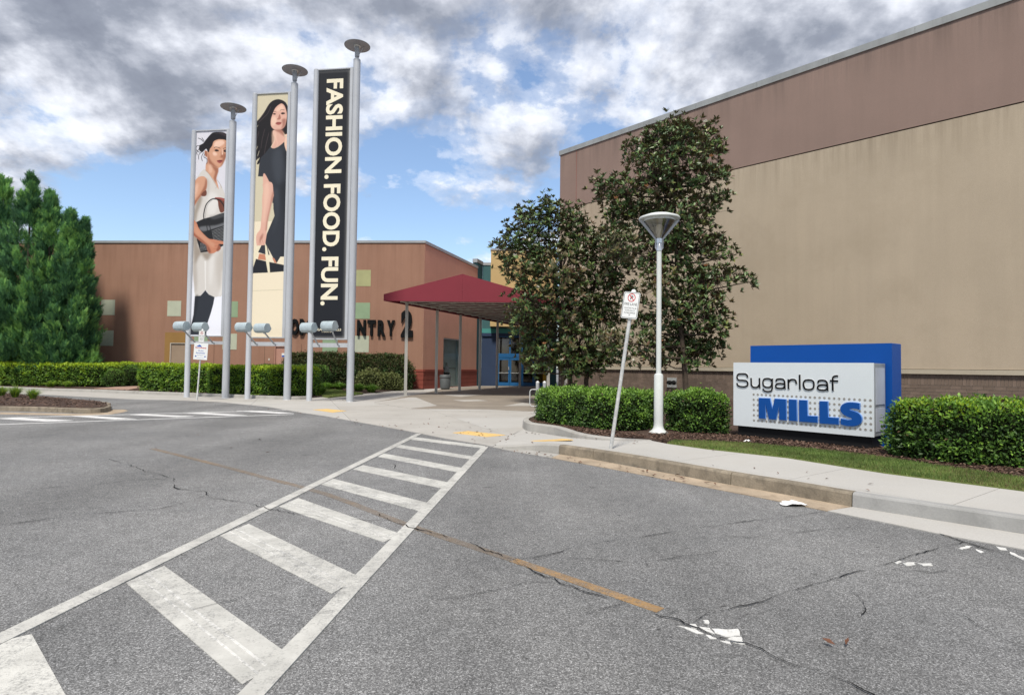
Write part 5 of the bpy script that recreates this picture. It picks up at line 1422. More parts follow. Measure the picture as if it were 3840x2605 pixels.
def paint3(p, F, c):
    def word(wd_, y0, y1, x0, x1, ym):
        ua = F.uv(x0, ym)[0]; ub = F.uv(x1, ym)[0]; va = F.uv((x0 + x1) / 2, y1)[1]; vb = F.uv((x0 + x1) / 2, y0)[1]
        put_text(p.word(), wd_, F, ua, ub, va, vb, 0.005, 0, 0.032, True)
    word('FASHION.', 296.6, 670.8, 1221, 1284.5, 480)
    word('FOOD.', 690.4, 942, 1211.5, 1275.5, 800)
    word('FUN.', 962.6, 1145, 1203.5, 1267.5, 1050)
    # small mark at the foot
    a = (F.uv(1175, 1240)[0], F.uv(1227, 1240)[1]); b = (F.uv(1279, 1240)[0], F.uv(1227, 1231.5)[1]); p.w += 0.001
    put_text(p.word(), 'SUGARLOAF MILLS', F, a[0], b[0], a[1], b[1], 0.005, 0, 0.02)
    a = (F.uv(1206, 1246)[0], F.uv(1227, 1246.5)[1]); b = (F.uv(1252, 1246)[0], F.uv(1227, 1243)[1]); put_text(p.word(), 'A SIMON MALL', F, a[0], b[0], a[1], b[1], 0.005, 0, 0.0)

stand('left banner stand, lowest of three, woman in pale dress with black handbag', (700, 1486), (845, 1492), 26.5, 455, 405, (867, 484.5), (839, 1262), (1279, 1291), [((739, 1281), (681, 1222), 0), ((804, 1283), (751, 1226), 0)], paint1, 'bg1')
stand('middle banner stand, woman with long dark hair in a black dress', (927.6, 1494), (1076, 1499), 25.75, 313, 265, (1097, 345), (1068, 1267.5), (1282, 1297), [((965, 1286), (913, 1226.5), 0), ((1034, 1288), (983, 1230), 0)], paint2, 'bg2')
stand('tallest banner stand, black banner reading FASHION. FOOD. FUN.', (1159, 1502), (1312, 1505), 25.0, 223.6, 173.5, (1332, 254), (1306, 1273.6), (1286, 1302), [((1198, 1292), (1157, 1228), 0), ((1272, 1293), (1235, 1222), 0)], paint3, 'ink')

# ------------------------------------------------------------------ small signs
def text_on(mb, pl, w, body, x0, x1, y0, y1, m=0, bold=0.0):
    a = pl.uv(x0, y1); b = pl.uv(x1, y0); put_text(mb, body, pl, a[0], b[0], a[1], b[1], w, m, bold)
def rrect(u0, u1, v0, v1, r_, n=4):
    out = []
    for cx_, cy_, a0 in ((u1 - r_, v1 - r_, 0), (u0 + r_, v1 - r_, 90), (u0 + r_, v0 + r_, 180), (u1 - r_, v0 + r_, 270)):
        for i in range(n + 1):
            a = R(a0 + 90 * i / n); out.append((cx_ + r_ * math.cos(a), cy_ + r_ * math.sin(a)))
    return out
def no_parking(parent, pl, W_, H_):
    """plate centred on the plane origin"""
    k = MB(); k.onplane(pl, rrect(-W_ / 2, W_ / 2, -H_ / 2, H_ / 2, W_ * .11), -0.004, 0.0); pt = k.build('sign_plate', MT['sign_white'], parent)
    k = MB(); o_ = rrect(-W_ * .455, W_ * .455, -H_ * .47, H_ * .47, W_ * .09); k.ribbon(pl, o_, W_ * .028, 0, 0.0012, 0, closed=True)
    s = W_ / 0.305
    def tx(b_, cu, cv, wd_, ht, bold=0.0):
        q = MB(); put_text(q, b_, pl, cu - wd_ / 2, cu + wd_ / 2, cv - ht / 2, cv + ht / 2, 0.0014, 0, bold); q.build('text_line', MT['sign_black'], pt)
    tx('P', 0.005 * s, H_ * .29, .052 * s, .075 * s, 0.02)
    tx('FIRE LANE', 0, H_ * .045, W_ * .78, H_ * .10, 0.0)
    tx('VIOLATORS WILL BE', 0, -H_ * .105, W_ * .76, H_ * .052); tx('TOWED AWAY AT', 0, -H_ * .195, W_ * .62, H_ * .052); tx('OWNERS EXPENSE', 0, -H_ * .285, W_ * .68, H_ * .052)
    k.onplane(pl, [(0.008 * s * math.cos(i), 0.008 * s * math.sin(i) - H_ * .345) for i in [j * math.pi / 4 for j in range(8)]], None, 0.0014)
    k.onplane(pl, [(0.008 * s * math.cos(i), 0.008 * s * math.sin(i) + H_ * .42) for i in [j * math.pi / 4 for j in range(8)]], None, 0.0014)
    k.build('border', MT['sign_black'], pt)
    k = MB(); rr_ = .066 * s
    k.ribbon(pl, [(rr_ * math.cos(a), H_ * .29 + rr_ * 1.08 * math.sin(a)) for a in [2 * math.pi * i / 24 for i in range(24)]], .014 * s, 0, 0.0018, 0, closed=True)
    k.ribbon(pl, [(-rr_ * .68, H_ * .29 + rr_ * .74), (rr_ * .68, H_ * .29 - rr_ * .74)], .014 * s, 0, 0.0022, 0)
    k.build('symbol', MT['sign_red'], pt)
    return pt
# leaning fire lane sign
b0 = gw(2290.5, 1682); FY = b0.y
top = at(2377, 1090, FY)
fs = thing('no_parking_sign', 'leaning fire lane sign on a scuffed pale post at the kerb', 'sign', b0)
ax_ = (top - b0).normalized()
k = MB(); k.tube([b0 - ax_ * 0.05, b0 + ax_ * 0.02, top - ax_ * 0.02], 0.031, 14); k.build('post', MT['galv_pale'], fs, 50)
k = MB(); Q = Matrix.Translation(top - ax_ * 0.02) @ ax_.to_track_quat('Z', 'Y').to_matrix().to_4x4(); k.lathe([(0.043, -0.02), (0.043, 0.0), (0.036, 0.025), (0.018, 0.04), (0.0, 0.043)], 12, 0, Q); k.build('post_cap', MT['sign_white'], fs, 50)
psi = R(24)
uh = Vector((math.cos(psi), -math.sin(psi), 0)); uh = (uh - ax_ * uh.dot(ax_)).normalized()
cs = at(2364.5, 1144.5, FY - 0.045)
fpl = Plane(cs, uh, ax_)
no_parking(fs, fpl, 0.285, 0.462)
for v in (0.16, -0.17):
    k = MB(); k.tube([fpl.p(0, v, -0.10), fpl.p(0, v, 0.006)], 0.008, 6); k.build('bolt', MT['galv'], fs)
# storm ready sign
r5 = rg(700, 1220, 5.44)
SY = 24.7
b1 = at(*r5([(208, 1518)])[0], SY); t1 = at(*r5([(325, 92)])[0], SY); b1.z = walk_z(b1.x, b1.y)
ss = thing('notice_sign', 'slightly leaning post with white weather notice under a small parking plate', 'sign', b1)
ax2 = (t1 - b1).normalized()
k = MB(); k.tube([b1 - ax2 * 0.05, b1 + ax2 * .25, b1 + ax2 * 0.26, t1], [0.036, 0.036, 0.031, 0.031], 12); k.build('post', MT['galv_pale'], ss, 50)
k = MB(); k.lathe([(0.04, -0.03), (0.04, 0), (0.02, 0.035), (0, 0.04)], 10, 0, Matrix.Translation(t1)); k.build('post_cap', MT['sign_white'], ss, 50)
u2 = Vector((1, 0, 0)); u2 = (u2 - ax2 * u2.dot(ax2)).normalized()
cs2 = at(*r5([(304, 226)])[0], SY - 0.05); np_ = Plane(cs2, u2, ax2)
no_parking(ss, np_, 0.25, 0.49)
cs3 = at(*r5([(286, 528)])[0], SY - 0.055); sp_ = Plane(cs3, u2, ax2)
Wd, Hd = 0.575, 0.69
k = MB(); k.onplane(sp_, [(-Wd / 2, -Hd / 2), (Wd / 2, -Hd / 2), (Wd / 2, Hd / 2), (-Wd / 2, Hd / 2)], -0.005, 0.0); np2 = k.build('notice_board', MT['sign_white'], ss)
for b_, u_, v0_, v1_, mt_, bo in (('StormReady', .41, .15, .26, 'sign_red', .03), ('We Are', .2, .0, .08, 'sign_blue', .02), ('StormReady', .32, -.16, -.05, 'sign_blue', .02), ('Be Prepared', .21, -.27, -.21, 'sign_blue', 0.0)):
    k = MB(); put_text(k, b_, sp_, -Wd * u_, Wd * u_, Hd * v0_, Hd * v1_, 0.0012, 0, bo); k.build('text_line', MT[mt_], np2)
k = MB(); k.onplane(sp_, [(-Wd * .36, Hd * .27), (-Wd * .12, Hd * .40), (-Wd * .02, Hd * .36), (Wd * .06, Hd * .265), (-Wd * .1, Hd * .27)], None, 0.0012); k.build('emblem', MT['sign_blue'], np2)
for cx_ in (-Wd * .33, Wd * .34):
    k = MB(); k.onplane(sp_, [(cx_ + .032 * math.cos(a), -Hd * .30 + .032 * math.sin(a)) for a in [j * math.pi / 5 for j in range(10)]], None, 0.0012); k.build('emblem', MT['sign_blue'], np2)
k = MB(); k.ribbon(sp_, [(-Wd * .25, -Hd * .40), (Wd * .27, -Hd * .405)], 0.006, 0, 0.0012); k.build('text_line', MT['sign_blue'], np2)

# ------------------------------------------------------------------ street lamp
lb_ = gp(2469, 1622, 0.19); LY = lb_.y
lp_ = thing('street_lamp', 'white lamp post with a glass cone head standing in the hedge', 'street lamp', lb_)
T = Matrix.Translation((lb_.x, lb_.y, 0))
zl = lambda y: at(2470, y, LY).z
z_sl, z_col, z_con, z_dsc = zl(1400), zl(939), zl(895), zl(822)
k = MB(); k.lathe([(0.20, 0.17), (0.20, 0.20), (0.185, 0.215), (0.135, 0.25), (0.105, 0.305), (0.098, 0.36), (0.096, 0.40)], 24, 0, T); k.build('base_flare', MT['lamp_white'], lp_, 50)
k = MB(); k.lathe([(0.096, 0.40), (0.096, z_sl - 0.05), (0.085, z_sl - 0.015), (0.056, z_sl)], 24, 0, T); k.build('sleeve', MT['lamp_white'], lp_, 40)
k = MB(); k.lathe([(0.054, z_sl - 0.01), (0.051, z_col)], 20, 0, T); k.build('pole', MT['lamp_white'], lp_, 40)
k = MB(); k.lathe([(0.06, z_col - 0.01), (0.06, z_con - 0.12), (0.056, z_con - 0.115), (0.056, z_con - 0.105), (0.065, z_con - 0.10), (0.065, z_con)], 20, 0, T); k.build('collar', MT['lamp_steel'], lp_, 40)
k = MB(); k.lathe([(0.066, z_con), (0.335, z_dsc - 0.05)], 36, 0, T, False); k.build('glass_cone', MT['lamp_glass'], lp_, 60)
k = MB(); k.lathe([(0.335, z_dsc - 0.055), (0.335, z_dsc - 0.01), (0.43, z_dsc - 0.012), (0.437, z_dsc + 0.005), (0.425, z_dsc + 0.03), (0.28, z_dsc + 0.085), (0.0, z_dsc + 0.12)], 40, 0, T, False)
dk = k.build('lamp_shade', MT['lamp_white'], lp_, 50)
k = MB(); k.lathe([(0.335, z_dsc - 0.03), (0.2, z_dsc + 0.0), (0.0, z_dsc + 0.01)], 30, 0, T, False); k.build('reflector', MT['sq_a'], dk, 60)
k = MB(); k.lathe([(0.055, z_con), (0.055, z_con + 0.10), (0.075, z_con + 0.13), (0.08, z_con + 0.26), (0.05, z_con + 0.30), (0.0, z_con + 0.30)], 18, 0, T); k.build('lamp_bulb', MT['bulb'], lp_, 50)
for a in (R(178), R(-2), R(88)):
    dx, dy = math.cos(a), math.sin(a)
    pr2 = [(0.058, z_col + 0.01), (0.088, z_col + 0.05), (0.088, z_con - 0.02), (0.43, z_dsc - 0.03), (0.415, z_dsc - 0.01), (0.37, z_dsc - 0.015), (0.058, z_con + 0.02)]
    k = MB(); APl = Plane((lb_.x, lb_.y, 0), (dx, dy, 0), Z); k.onplane(APl, pr2, -0.012, 0.012); k.onplane(APl, pr2[::-1], None, -0.012)
    k.build('arm', MT['mast'], lp_)

# ------------------------------------------------------------------ monument sign
gl = gp(2768, 1632, 0.20); gr = gp(3285, 1684, 0.20)
d_ = Vector((gr.x - gl.x, gr.y - gl.y, 0)).normalized()
nf = Vector((d_.y, -d_.x, 0))
if nf.dot(CAM - gl) < 0: nf = -nf
SG = Plane(gl + nf * 0.06, d_, Z)
ms_ = thing('monument_sign', 'white shopping centre sign in front of a blue slab with raised lettering', 'sign', (gl.x, gl.y, 0.19))
ul_, ur_ = (SG.uv(2751, 1475)[0]), (SG.uv(3276, 1500)[0])
vt_ = (SG.uv(2750, 1358.7)[1] + SG.uv(3273.7, 1362.8)[1]) / 2; vb_ = (SG.uv(2753, 1591.7)[1] + SG.uv(3278.8, 1638.8)[1]) / 2
o = part(ms_, 'cabinet', MT['cabinet_side'], SG, ul_, ur_, vb_, vt_, -0.60, -0.03, 0.008)
o = part(ms_, 'face_panel', MT['cabinet'], SG, ul_ - 0.004, ur_ + 0.004, vb_ - 0.006, vt_ + 0.006, -0.03, 0.0, 0.006)
part(ms_, 'side_panel', MT['cabinet_panel'], Plane(SG.p(ur_ + 0.006, 0, 0), -nf, Z), 0.10, 0.54, vb_ + 0.55, vt_ - 0.08, -0.006, 0.004)
part(ms_, 'side_panel', MT['cabinet_panel'], Plane(SG.p(ur_ + 0.006, 0, 0), -nf, Z), 0.10, 0.54, vb_ + 0.08, vb_ + 0.49, -0.006, 0.004)
part(ms_, 'plinth', MT['black'], SG, ul_ + 0.06, ur_ - 0.06, -0.12, vb_ - 0.006, -0.55, -0.07)
bz = None
SB = Plane(SG.p(0, 0, -0.62), d_, Z)
zbl = (SB.uv(2814, 1294.7)[1] + SB.uv(3344, 1288)[1]) / 2
o = part(ms_, 'blue_slab', MT['slab_blue'], SB, SB.uv(2814, 1340)[0], SB.uv(3345, 1340)[0], -0.12, zbl, -0.50, 0.0, 0.008)
# lettering of the first line: raised strokes with a silver edge
z1_, z2_ = rg(2740, 1340, 7.747), rg(2980, 1340, 7.747)
LET = [
 [(z1_, [(492, 578), (490, 520), (440, 480), (340, 472), (240, 482), (198, 540), (202, 605), (245, 652), (360, 660), (460, 678), (503, 735), (495, 805), (430, 843), (340, 845), (250, 828), (205, 790), (196, 733)])],
 [(z1_, [(602, 592), (606, 700), (612, 790), (650, 850), (720, 866), (790, 852), (832, 790)]), (z1_, [(845, 590), (848, 740), (852, 886)])],
 [(z1_, [(1195, 690), (1170, 635), (1110, 612), (1050, 612), (980, 632), (947, 715), (965, 815), (1035, 858), (1130, 862), (1190, 815), (1205, 740)]), (z1_, [(1218, 608), (1216, 760), (1214, 900), (1180, 968), (1080, 985), (985, 962), (945, 905)])],
 [(z1_, [(1325, 692), (1345, 642), (1400, 622), (1500, 626), (1558, 662), (1578, 740), (1582, 820), (1585, 912)]), (z1_, [(1572, 790), (1535, 762), (1440, 750), (1350, 768), (1318, 830), (1345, 880), (1450, 892), (1535, 882), (1572, 840)])],
 [(z1_, [(1683, 625), (1687, 770), (1690, 916)]), (z1_, [(1692, 730), (1735, 655), (1815, 636), (1890, 662), (1917, 762)])],
 [(z1_, [(2012, 495), (2015, 710), (2019, 932)])],
 [(z2_, [(415, 650), (320, 662), (268, 725), (266, 800), (300, 895), (370, 925), (460, 927), (540, 890), (566, 800), (552, 705), (500, 662), (415, 650), (400, 650)])],
 [(z2_, [(685, 738), (705, 682), (760, 662), (860, 666), (930, 702), (955, 780), (962, 870), (966, 966)]), (z2_, [(948, 835), (900, 797), (800, 790), (710, 812), (675, 868), (700, 925), (790, 945), (890, 945), (945, 900)])],
 [(z2_, [(1270, 535), (1180, 540), (1122, 580), (1112, 680), (1114, 820), (1117, 968)]), (z2_, [(1030, 672), (1150, 677), (1272, 681)])],
]
for lt_ in LET:
    k = MB()
    for reg, pts in lt_:
        P_ = smooth([SG.uv(*q) for q in reg(pts)], 4, False)
        k.ribbon(SG, P_, 0.039, 0.0, 0.010, 1, 1); k.ribbon(SG, P_, 0.0275, 0.010, 0.018, 0, 0)
    k.build('letter', [MT['letter_black'], MT['letter_silver']], ms_)
z3_, z4_ = rg(2800, 1450, 8.3), rg(3030, 1450, 7.511)
uvp = lambda reg, pts: [SG.uv(*q) for q in reg(pts)]
BL = [uvp(z3_, [(400, 343), (745, 357), (823, 685), (893, 367), (1247, 387), (1256, 1037), (1040, 1022), (1035, 575), (932, 1012), (718, 1000), (607, 515), (605, 987), (408, 975)]),
      uvp(z3_, [(1335, 385), (1572, 397), (1588, 1062), (1342, 1047)]),
      uvp(z3_, [(1652, 405), (1902, 417), (1917, 897)]) + uvp(z4_, [(286, 828), (288, 1004)]) + uvp(z3_, [(1665, 1075)]),
      uvp(z4_, [(344, 400), (574, 410), (588, 852), (882, 872), (886, 1057), (350, 1022)]),
      uvp(z4_, [(1472, 465), (1410, 452), (1350, 444), (1270, 437), (1200, 435), (1120, 442), (1050, 463), (990, 500), (950, 545), (932, 600), (940, 660), (965, 715), (1010, 765), (1060, 798), (1150, 838), (1240, 868), (1265, 893), (1235, 922), (1150, 930), (1050, 912), (945, 885), (942, 1045), (1010, 1068), (1080, 1085), (1160, 1096), (1250, 1100), (1330, 1096), (1400, 1080), (1460, 1053), (1505, 1012), (1530, 960), (1536, 905), (1525, 845), (1490, 785), (1440, 740), (1380, 706), (1300, 680), (1210, 650), (1183, 622), (1215, 600), (1300, 598), (1400, 614), (1475, 635)])]
def grow(poly, d): return shrink(poly, -d)
for q in BL:
    k = MB(); k.onplane(SG, q, 0.02, 0.036, 0, 1); k.onplane(SG, grow(q, 0.007), 0.0, 0.028, 1, 1)
    k.build('letter', [MT['letter_blue'], MT['letter_edge']], ms_)
def inside(poly, x, y):
    c = False; n = len(poly)
    for i in range(n):
        (x1, y1), (x2, y2) = poly[i], poly[(i + 1) % n]
        if (y1 > y) != (y2 > y) and x < (x2 - x1) * (y - y1) / (y2 - y1) + x1: c = not c
    return c
c00, c10 = SG.uv(2826.3, 1478.3), SG.uv(3263.8, 1500.3); c01, c11 = SG.uv(2827.5, 1575.5), SG.uv(3266.3, 1611.8)
k = MB(); k.lathe([(0.0225, 0.0), (0.0225, 0.003), (0.017, 0.0045), (0.012, 0.002), (0.0, 0.0035)], 12, 0); dm = k.mesh('stud', MT['dot'], 50)
Qn = SG.n.to_track_quat('Z', 'Y')
for i in range(26):
    for j_ in range(6):
        s_, t_ = i / 25, j_ / 5
        u = (c00[0] * (1 - s_) + c10[0] * s_) * (1 - t_) + (c01[0] * (1 - s_) + c11[0] * s_) * t_
        v = (c00[1] * (1 - s_) + c10[1] * s_) * (1 - t_) + (c01[1] * (1 - s_) + c11[1] * s_) * t_
        if any(all(inside(q, u + a, v + b) for a, b in ((0, 0), (.02, 0), (-.02, 0), (0, .02), (0, -.02))) for q in BL): continue
        o = bpy.data.objects.new('stud', dm); COL.objects.link(o); o.parent = ms_; o.matrix_parent_inverse = parent_world(ms_).inverted()
        o.matrix_basis = Matrix.Translation(SG.p(u, v, 0.0002)) @ (Qn.to_matrix().to_4x4() @ Matrix.Rotation(random.random() * 6, 4, 'Z'))
# ------------------------------------------------------------------ planting
from mathutils import noise as mnoise
def unit(a): return a / (np.linalg.norm(a, axis=-1, keepdims=True) + 1e-9)
def rand_dirs(n): return unit(rng.normal(size=(n, 3)))
def leaf_arrays(P, D, Nn, L_, W_, fold=0.2, droop=0.15):
    D = unit(D); S = unit(np.cross(D, Nn)); Nn = np.cross(S, D)
    L_ = np.asarray(L_).reshape(-1, 1); W_ = np.asarray(W_).reshape(-1, 1)
    mid = P + D * L_ * 0.48
    l = mid + S * W_ / 2 + Nn * W_ * fold; r_ = mid - S * W_ / 2 + Nn * W_ * fold
    tip = P + D * L_ - Nn * L_ * droop
    V = np.stack([P, r_, tip, l], 1).reshape(-1, 3)
    n = len(P); b = np.arange(n)[:, None] * 4
    Fc = np.concatenate([b + np.array([[0, 2, 1]]), b + np.array([[0, 3, 2]])], 1).reshape(-1, 3)
    return V, Fc
def nz(p, sc, off=0.0): return mnoise.noise(Vector(p) * sc + Vector((off, off * 1.7, off * 0.3)))
def loft(poly, z0, z1, round_=0.18, bumpy=0.06, seed=0.0, step=0.22, under=0.0):
    """rounded clipped body from a footprint: returns verts, tris (numpy)"""
    if area2(poly) < 0: poly = poly[::-1]
    base = resample(poly + [poly[0]], step)[:-1]
    base = [tuple(p) for p in np.array([np.mean([base[(i + d) % len(base)] for d in (-1, 0, 1)], axis=0) for i in range(len(base))])]
    h = z1 - z0
    lev = [(0.0, under), (0.12, under * .4), (0.35, 0.0), (0.62, 0.0), (1 - round_ / h * 1.0, 0.02), (1 - round_ / h * 0.45, round_ * 0.3), (1 - round_ / h * 0.12, round_ * 0.7), (1.0, round_ * 1.25)]
    rings = []
    for t, ins_ in lev:
        rp_ = shrink(base, ins_) if ins_ > 0 else base
        rings.append([(x, y, z0 + h * t) for x, y in rp_])
    cx_, cy_ = np.mean(base, axis=0)
    for q in (0.85, 0.6, 0.3): rings.append([(cx_ + (x - cx_) * q, cy_ + (y - cy_) * q, z1 + 0.012) for x, y, _ in rings[7]])
    V = np.array([v for r_ in rings for v in r_] + [(cx_, cy_, z1 + 0.012)]); n = len(base)
    # outward push by noise
    c = np.array((cx_, cy_, (z0 + z1) / 2))
    for i, v in enumerate(V):
        d = v - c; d[2] *= 0.8; d /= np.linalg.norm(d) + 1e-9
        V[i] = v + d * bumpy * (nz(v, 1.6, seed) + 0.5 * nz(v, 4.0, seed)) * (0.3 if v[2] < z0 + 0.02 else 1)
    T_ = []
    for k_ in range(len(rings) - 1):
        for i in range(n):
            a, b = k_ * n + i, k_ * n + (i + 1) % n; c2, d2 = a + n, b + n
            T_ += [(a, b, d2), (a, d2, c2)]
    lr = (len(rings) - 1) * n
    T_ += [(lr + i, lr + (i + 1) % n, len(V) - 1) for i in range(n)]
    return V, np.array(T_)
def sample_tris(V, T_, n):
    a, b, c = V[T_[:, 0]], V[T_[:, 1]], V[T_[:, 2]]
    cr_ = np.cross(b - a, c - a); ar = np.linalg.norm(cr_, axis=1)
    idx = rng.choice(len(T_), n, p=ar / ar.sum())
    r1_, r2_ = np.sqrt(rng.random(n))[:, None], rng.random(n)[:, None]
    return a[idx] * (1 - r1_) + b[idx] * r1_ * (1 - r2_) + c[idx] * r1_ * r2_, cr_[idx] / ar[idx][:, None]
def surf_area(V, T_): return np.linalg.norm(np.cross(V[T_[:, 1]] - V[T_[:, 0]], V[T_[:, 2]] - V[T_[:, 0]]), axis=1).sum() / 2
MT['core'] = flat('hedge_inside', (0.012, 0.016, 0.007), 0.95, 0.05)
MT['lf_dark'] = m_leaf('leaf_dark', (0.040, 0.088, 0.020), 0.5, 0.22, vs_=6.0)
MT['lf_mid'] = m_leaf('leaf_mid', (0.10, 0.205, 0.036), 0.48, 0.28, vs_=6.0)
MT['lf_lite'] = m_leaf('leaf_light', (0.20, 0.36, 0.05), 0.5, 0.32, vs_=6.0)
MT['lf_yel'] = m_leaf('leaf_yellow_green', (0.30, 0.44, 0.030), 0.5, 0.35, vs_=6.0)
MT['lf_olive'] = m_leaf('leaf_olive', (0.060, 0.078, 0.024), 0.6, 0.25, vs_=4.0)
MT['lf_olive2'] = m_leaf('leaf_olive_light', (0.105, 0.125, 0.036), 0.6, 0.25, vs_=4.0)
MT['lf_shrub'] = m_leaf('leaf_shrub', (0.19, 0.22, 0.075), 0.6, 0.3, vs_=4.0)
MT['lf_brown'] = m_leaf('leaf_brown', (0.075, 0.045, 0.022), 0.6, 0.2, vs_=4.0)
MT['cf_a'] = m_leaf('conifer_dark', (0.055, 0.14, 0.066), 0.7, 0.18, spec=0.15, vs_=1.2)
MT['cf_b'] = m_leaf('conifer_mid', (0.125, 0.285, 0.10), 0.7, 0.22, spec=0.15, vs_=1.2)
MT['cf_c'] = m_leaf('conifer_light', (0.24, 0.45, 0.12), 0.7, 0.28, spec=0.15, vs_=1.2)
MT['mg_a'] = m_leaf('magnolia_leaf', (0.055, 0.105, 0.036), 0.36, 0.08, (0.105, 0.098, 0.048), 0.4, vs_=2.5)
MT['mg_b'] = m_leaf('magnolia_leaf_light', (0.125, 0.20, 0.062), 0.38, 0.10, (0.13, 0.115, 0.055), 0.4, vs_=2.5)
MT['mg_c'] = m_leaf('magnolia_leaf_young', (0.19, 0.21, 0.06), 0.35, 0.10, (0.17, 0.125, 0.06), 0.4, vs_=2.5)
MT['mg_d'] = m_leaf('magnolia_leaf_rust', (0.080, 0.042, 0.022), 0.5, 0.05, (0.10, 0.055, 0.028), 0.3, vs_=2.5)
MT['gr_a'] = m_leaf('grass_blade', (0.12, 0.19, 0.045), 0.6, 0.3, vs_=2.0)
MT['gr_b'] = m_leaf('grass_blade_light', (0.20, 0.26, 0.07), 0.6, 0.3, vs_=2.0)
MT['gr_c'] = m_leaf('grass_blade_dry', (0.20, 0.165, 0.075), 0.7, 0.3, vs_=2.0)

def hedge(label, poly, z0, z1, leaf=0.055, dens=1100, mats=('lf_dark', 'lf_mid', 'lf_lite'), top=('lf_mid', 'lf_lite', 'lf_yel'), bumpy=0.07, round_=0.16, seed=0.0, name='hedge', cat='hedge', group=None, under=0.06, scruff=0.06, shape=None):
    if callable(shape): V, T_ = shape()
    else: V, T_ = loft(poly, z0, z1, round_, bumpy, seed, 0.2, under)
    c = V.mean(axis=0)
    t = thing(name, label, cat, (c[0], c[1], z0), group=group)
    # inner mass, kept clear of the leaf shell
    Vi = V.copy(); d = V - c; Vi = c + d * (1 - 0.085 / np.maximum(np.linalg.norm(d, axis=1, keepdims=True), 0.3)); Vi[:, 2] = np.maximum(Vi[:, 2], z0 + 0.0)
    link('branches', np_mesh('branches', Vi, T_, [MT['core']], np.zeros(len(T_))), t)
    n = int(surf_area(V, T_) * dens)
    P, Nm = sample_tris(V, T_, n)
    P = P + Nm * rng.normal(0, scruff * 0.5, (n, 1)) - Nm * (rng.random((n, 1)) ** 2) * 0.07
    # clumps: shift along low noise so that the surface breaks into light and dark tufts
    cl = np.array([nz(p, 3.2, seed + 5) for p in P]); P = P + Nm * (cl[:, None] * 0.085)
    D = unit(Nm * 0.75 + rand_dirs(n) * 0.85 + np.array((0, 0, 0.45)))
    Nn = unit(Nm * 0.5 + np.array((0, 0, 0.7)) + rand_dirs(n) * 0.6)
    L_ = leaf * rng.uniform(0.7, 1.25, n)
    Vl, Fl = leaf_arrays(P, D, Nn, L_, L_ * rng.uniform(0.42, 0.6, n), 0.18, 0.12)
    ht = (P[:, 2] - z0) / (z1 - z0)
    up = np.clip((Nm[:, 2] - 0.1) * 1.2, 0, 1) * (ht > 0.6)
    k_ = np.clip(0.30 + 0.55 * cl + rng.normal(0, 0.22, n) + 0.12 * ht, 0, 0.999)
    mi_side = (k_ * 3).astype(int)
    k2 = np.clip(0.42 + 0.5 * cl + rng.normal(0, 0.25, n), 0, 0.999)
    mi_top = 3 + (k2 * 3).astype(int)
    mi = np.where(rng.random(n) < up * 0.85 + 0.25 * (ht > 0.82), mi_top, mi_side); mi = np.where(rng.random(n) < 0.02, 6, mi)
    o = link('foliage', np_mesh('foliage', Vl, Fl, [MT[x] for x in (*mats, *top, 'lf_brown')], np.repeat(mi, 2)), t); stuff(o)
    return t
def band(front, depth, z=0.0):
    """footprint from a front line (world xy) and a depth away from the camera"""
    bk = []
    for i, p in enumerate(front):
        a, b = Vector(front[max(i - 1, 0)]), Vector(front[min(i + 1, len(front) - 1)])
        t_ = (b - a).normalized(); nr = Vector((-t_.y, t_.x))
        if nr.dot(Vector(p)) < 0: nr = -nr
        bk.append((p[0] + nr.x * depth, p[1] + nr.y * depth))
    return list(front) + bk[::-1]
def Q2(pts, z): return [(gp(a, b, z).x, gp(a, b, z).y) for a, b in pts]

# ---- right hedges
r6 = rg(1850, 1100, 2.2133); r7b = rg(2650, 1200, 1.953)
zg = 0.19
f1 = Q2(r6([(330, 1040), (430, 1072), (560, 1095), (700, 1112), (850, 1128), (990, 1140), (1180, 1146), (1300, 1122), (1415, 1098)]), zg)
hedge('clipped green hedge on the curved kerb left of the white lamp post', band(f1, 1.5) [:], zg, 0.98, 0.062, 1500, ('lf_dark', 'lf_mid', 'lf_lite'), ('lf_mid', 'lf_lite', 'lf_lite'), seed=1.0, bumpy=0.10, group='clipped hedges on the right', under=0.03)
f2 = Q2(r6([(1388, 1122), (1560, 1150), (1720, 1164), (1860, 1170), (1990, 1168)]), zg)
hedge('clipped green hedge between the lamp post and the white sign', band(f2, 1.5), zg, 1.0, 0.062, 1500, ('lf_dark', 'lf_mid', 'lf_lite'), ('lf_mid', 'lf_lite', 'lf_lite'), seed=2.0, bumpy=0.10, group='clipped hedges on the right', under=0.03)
f3 = Q2(r7b([(1290, 975), (1400, 1003), (1600, 1034), (1900, 1064), (2324, 1088)]), zg)
_d = Vector((f3[-1][0] - f3[-2][0], f3[-1][1] - f3[-2][1])).normalized(); f3.append((f3[-1][0] + _d.x * 2.6, f3[-1][1] + _d.y * 2.6))
hedge('large near hedge right of the sign, running out of the frame', band(f3, 1.7), zg, 1.06, 0.064, 1900, ('lf_dark', 'lf_mid', 'lf_lite'), ('lf_mid', 'lf_lite', 'lf_yel'), seed=3.0, bumpy=0.11, group='clipped hedges on the right', under=0.03)

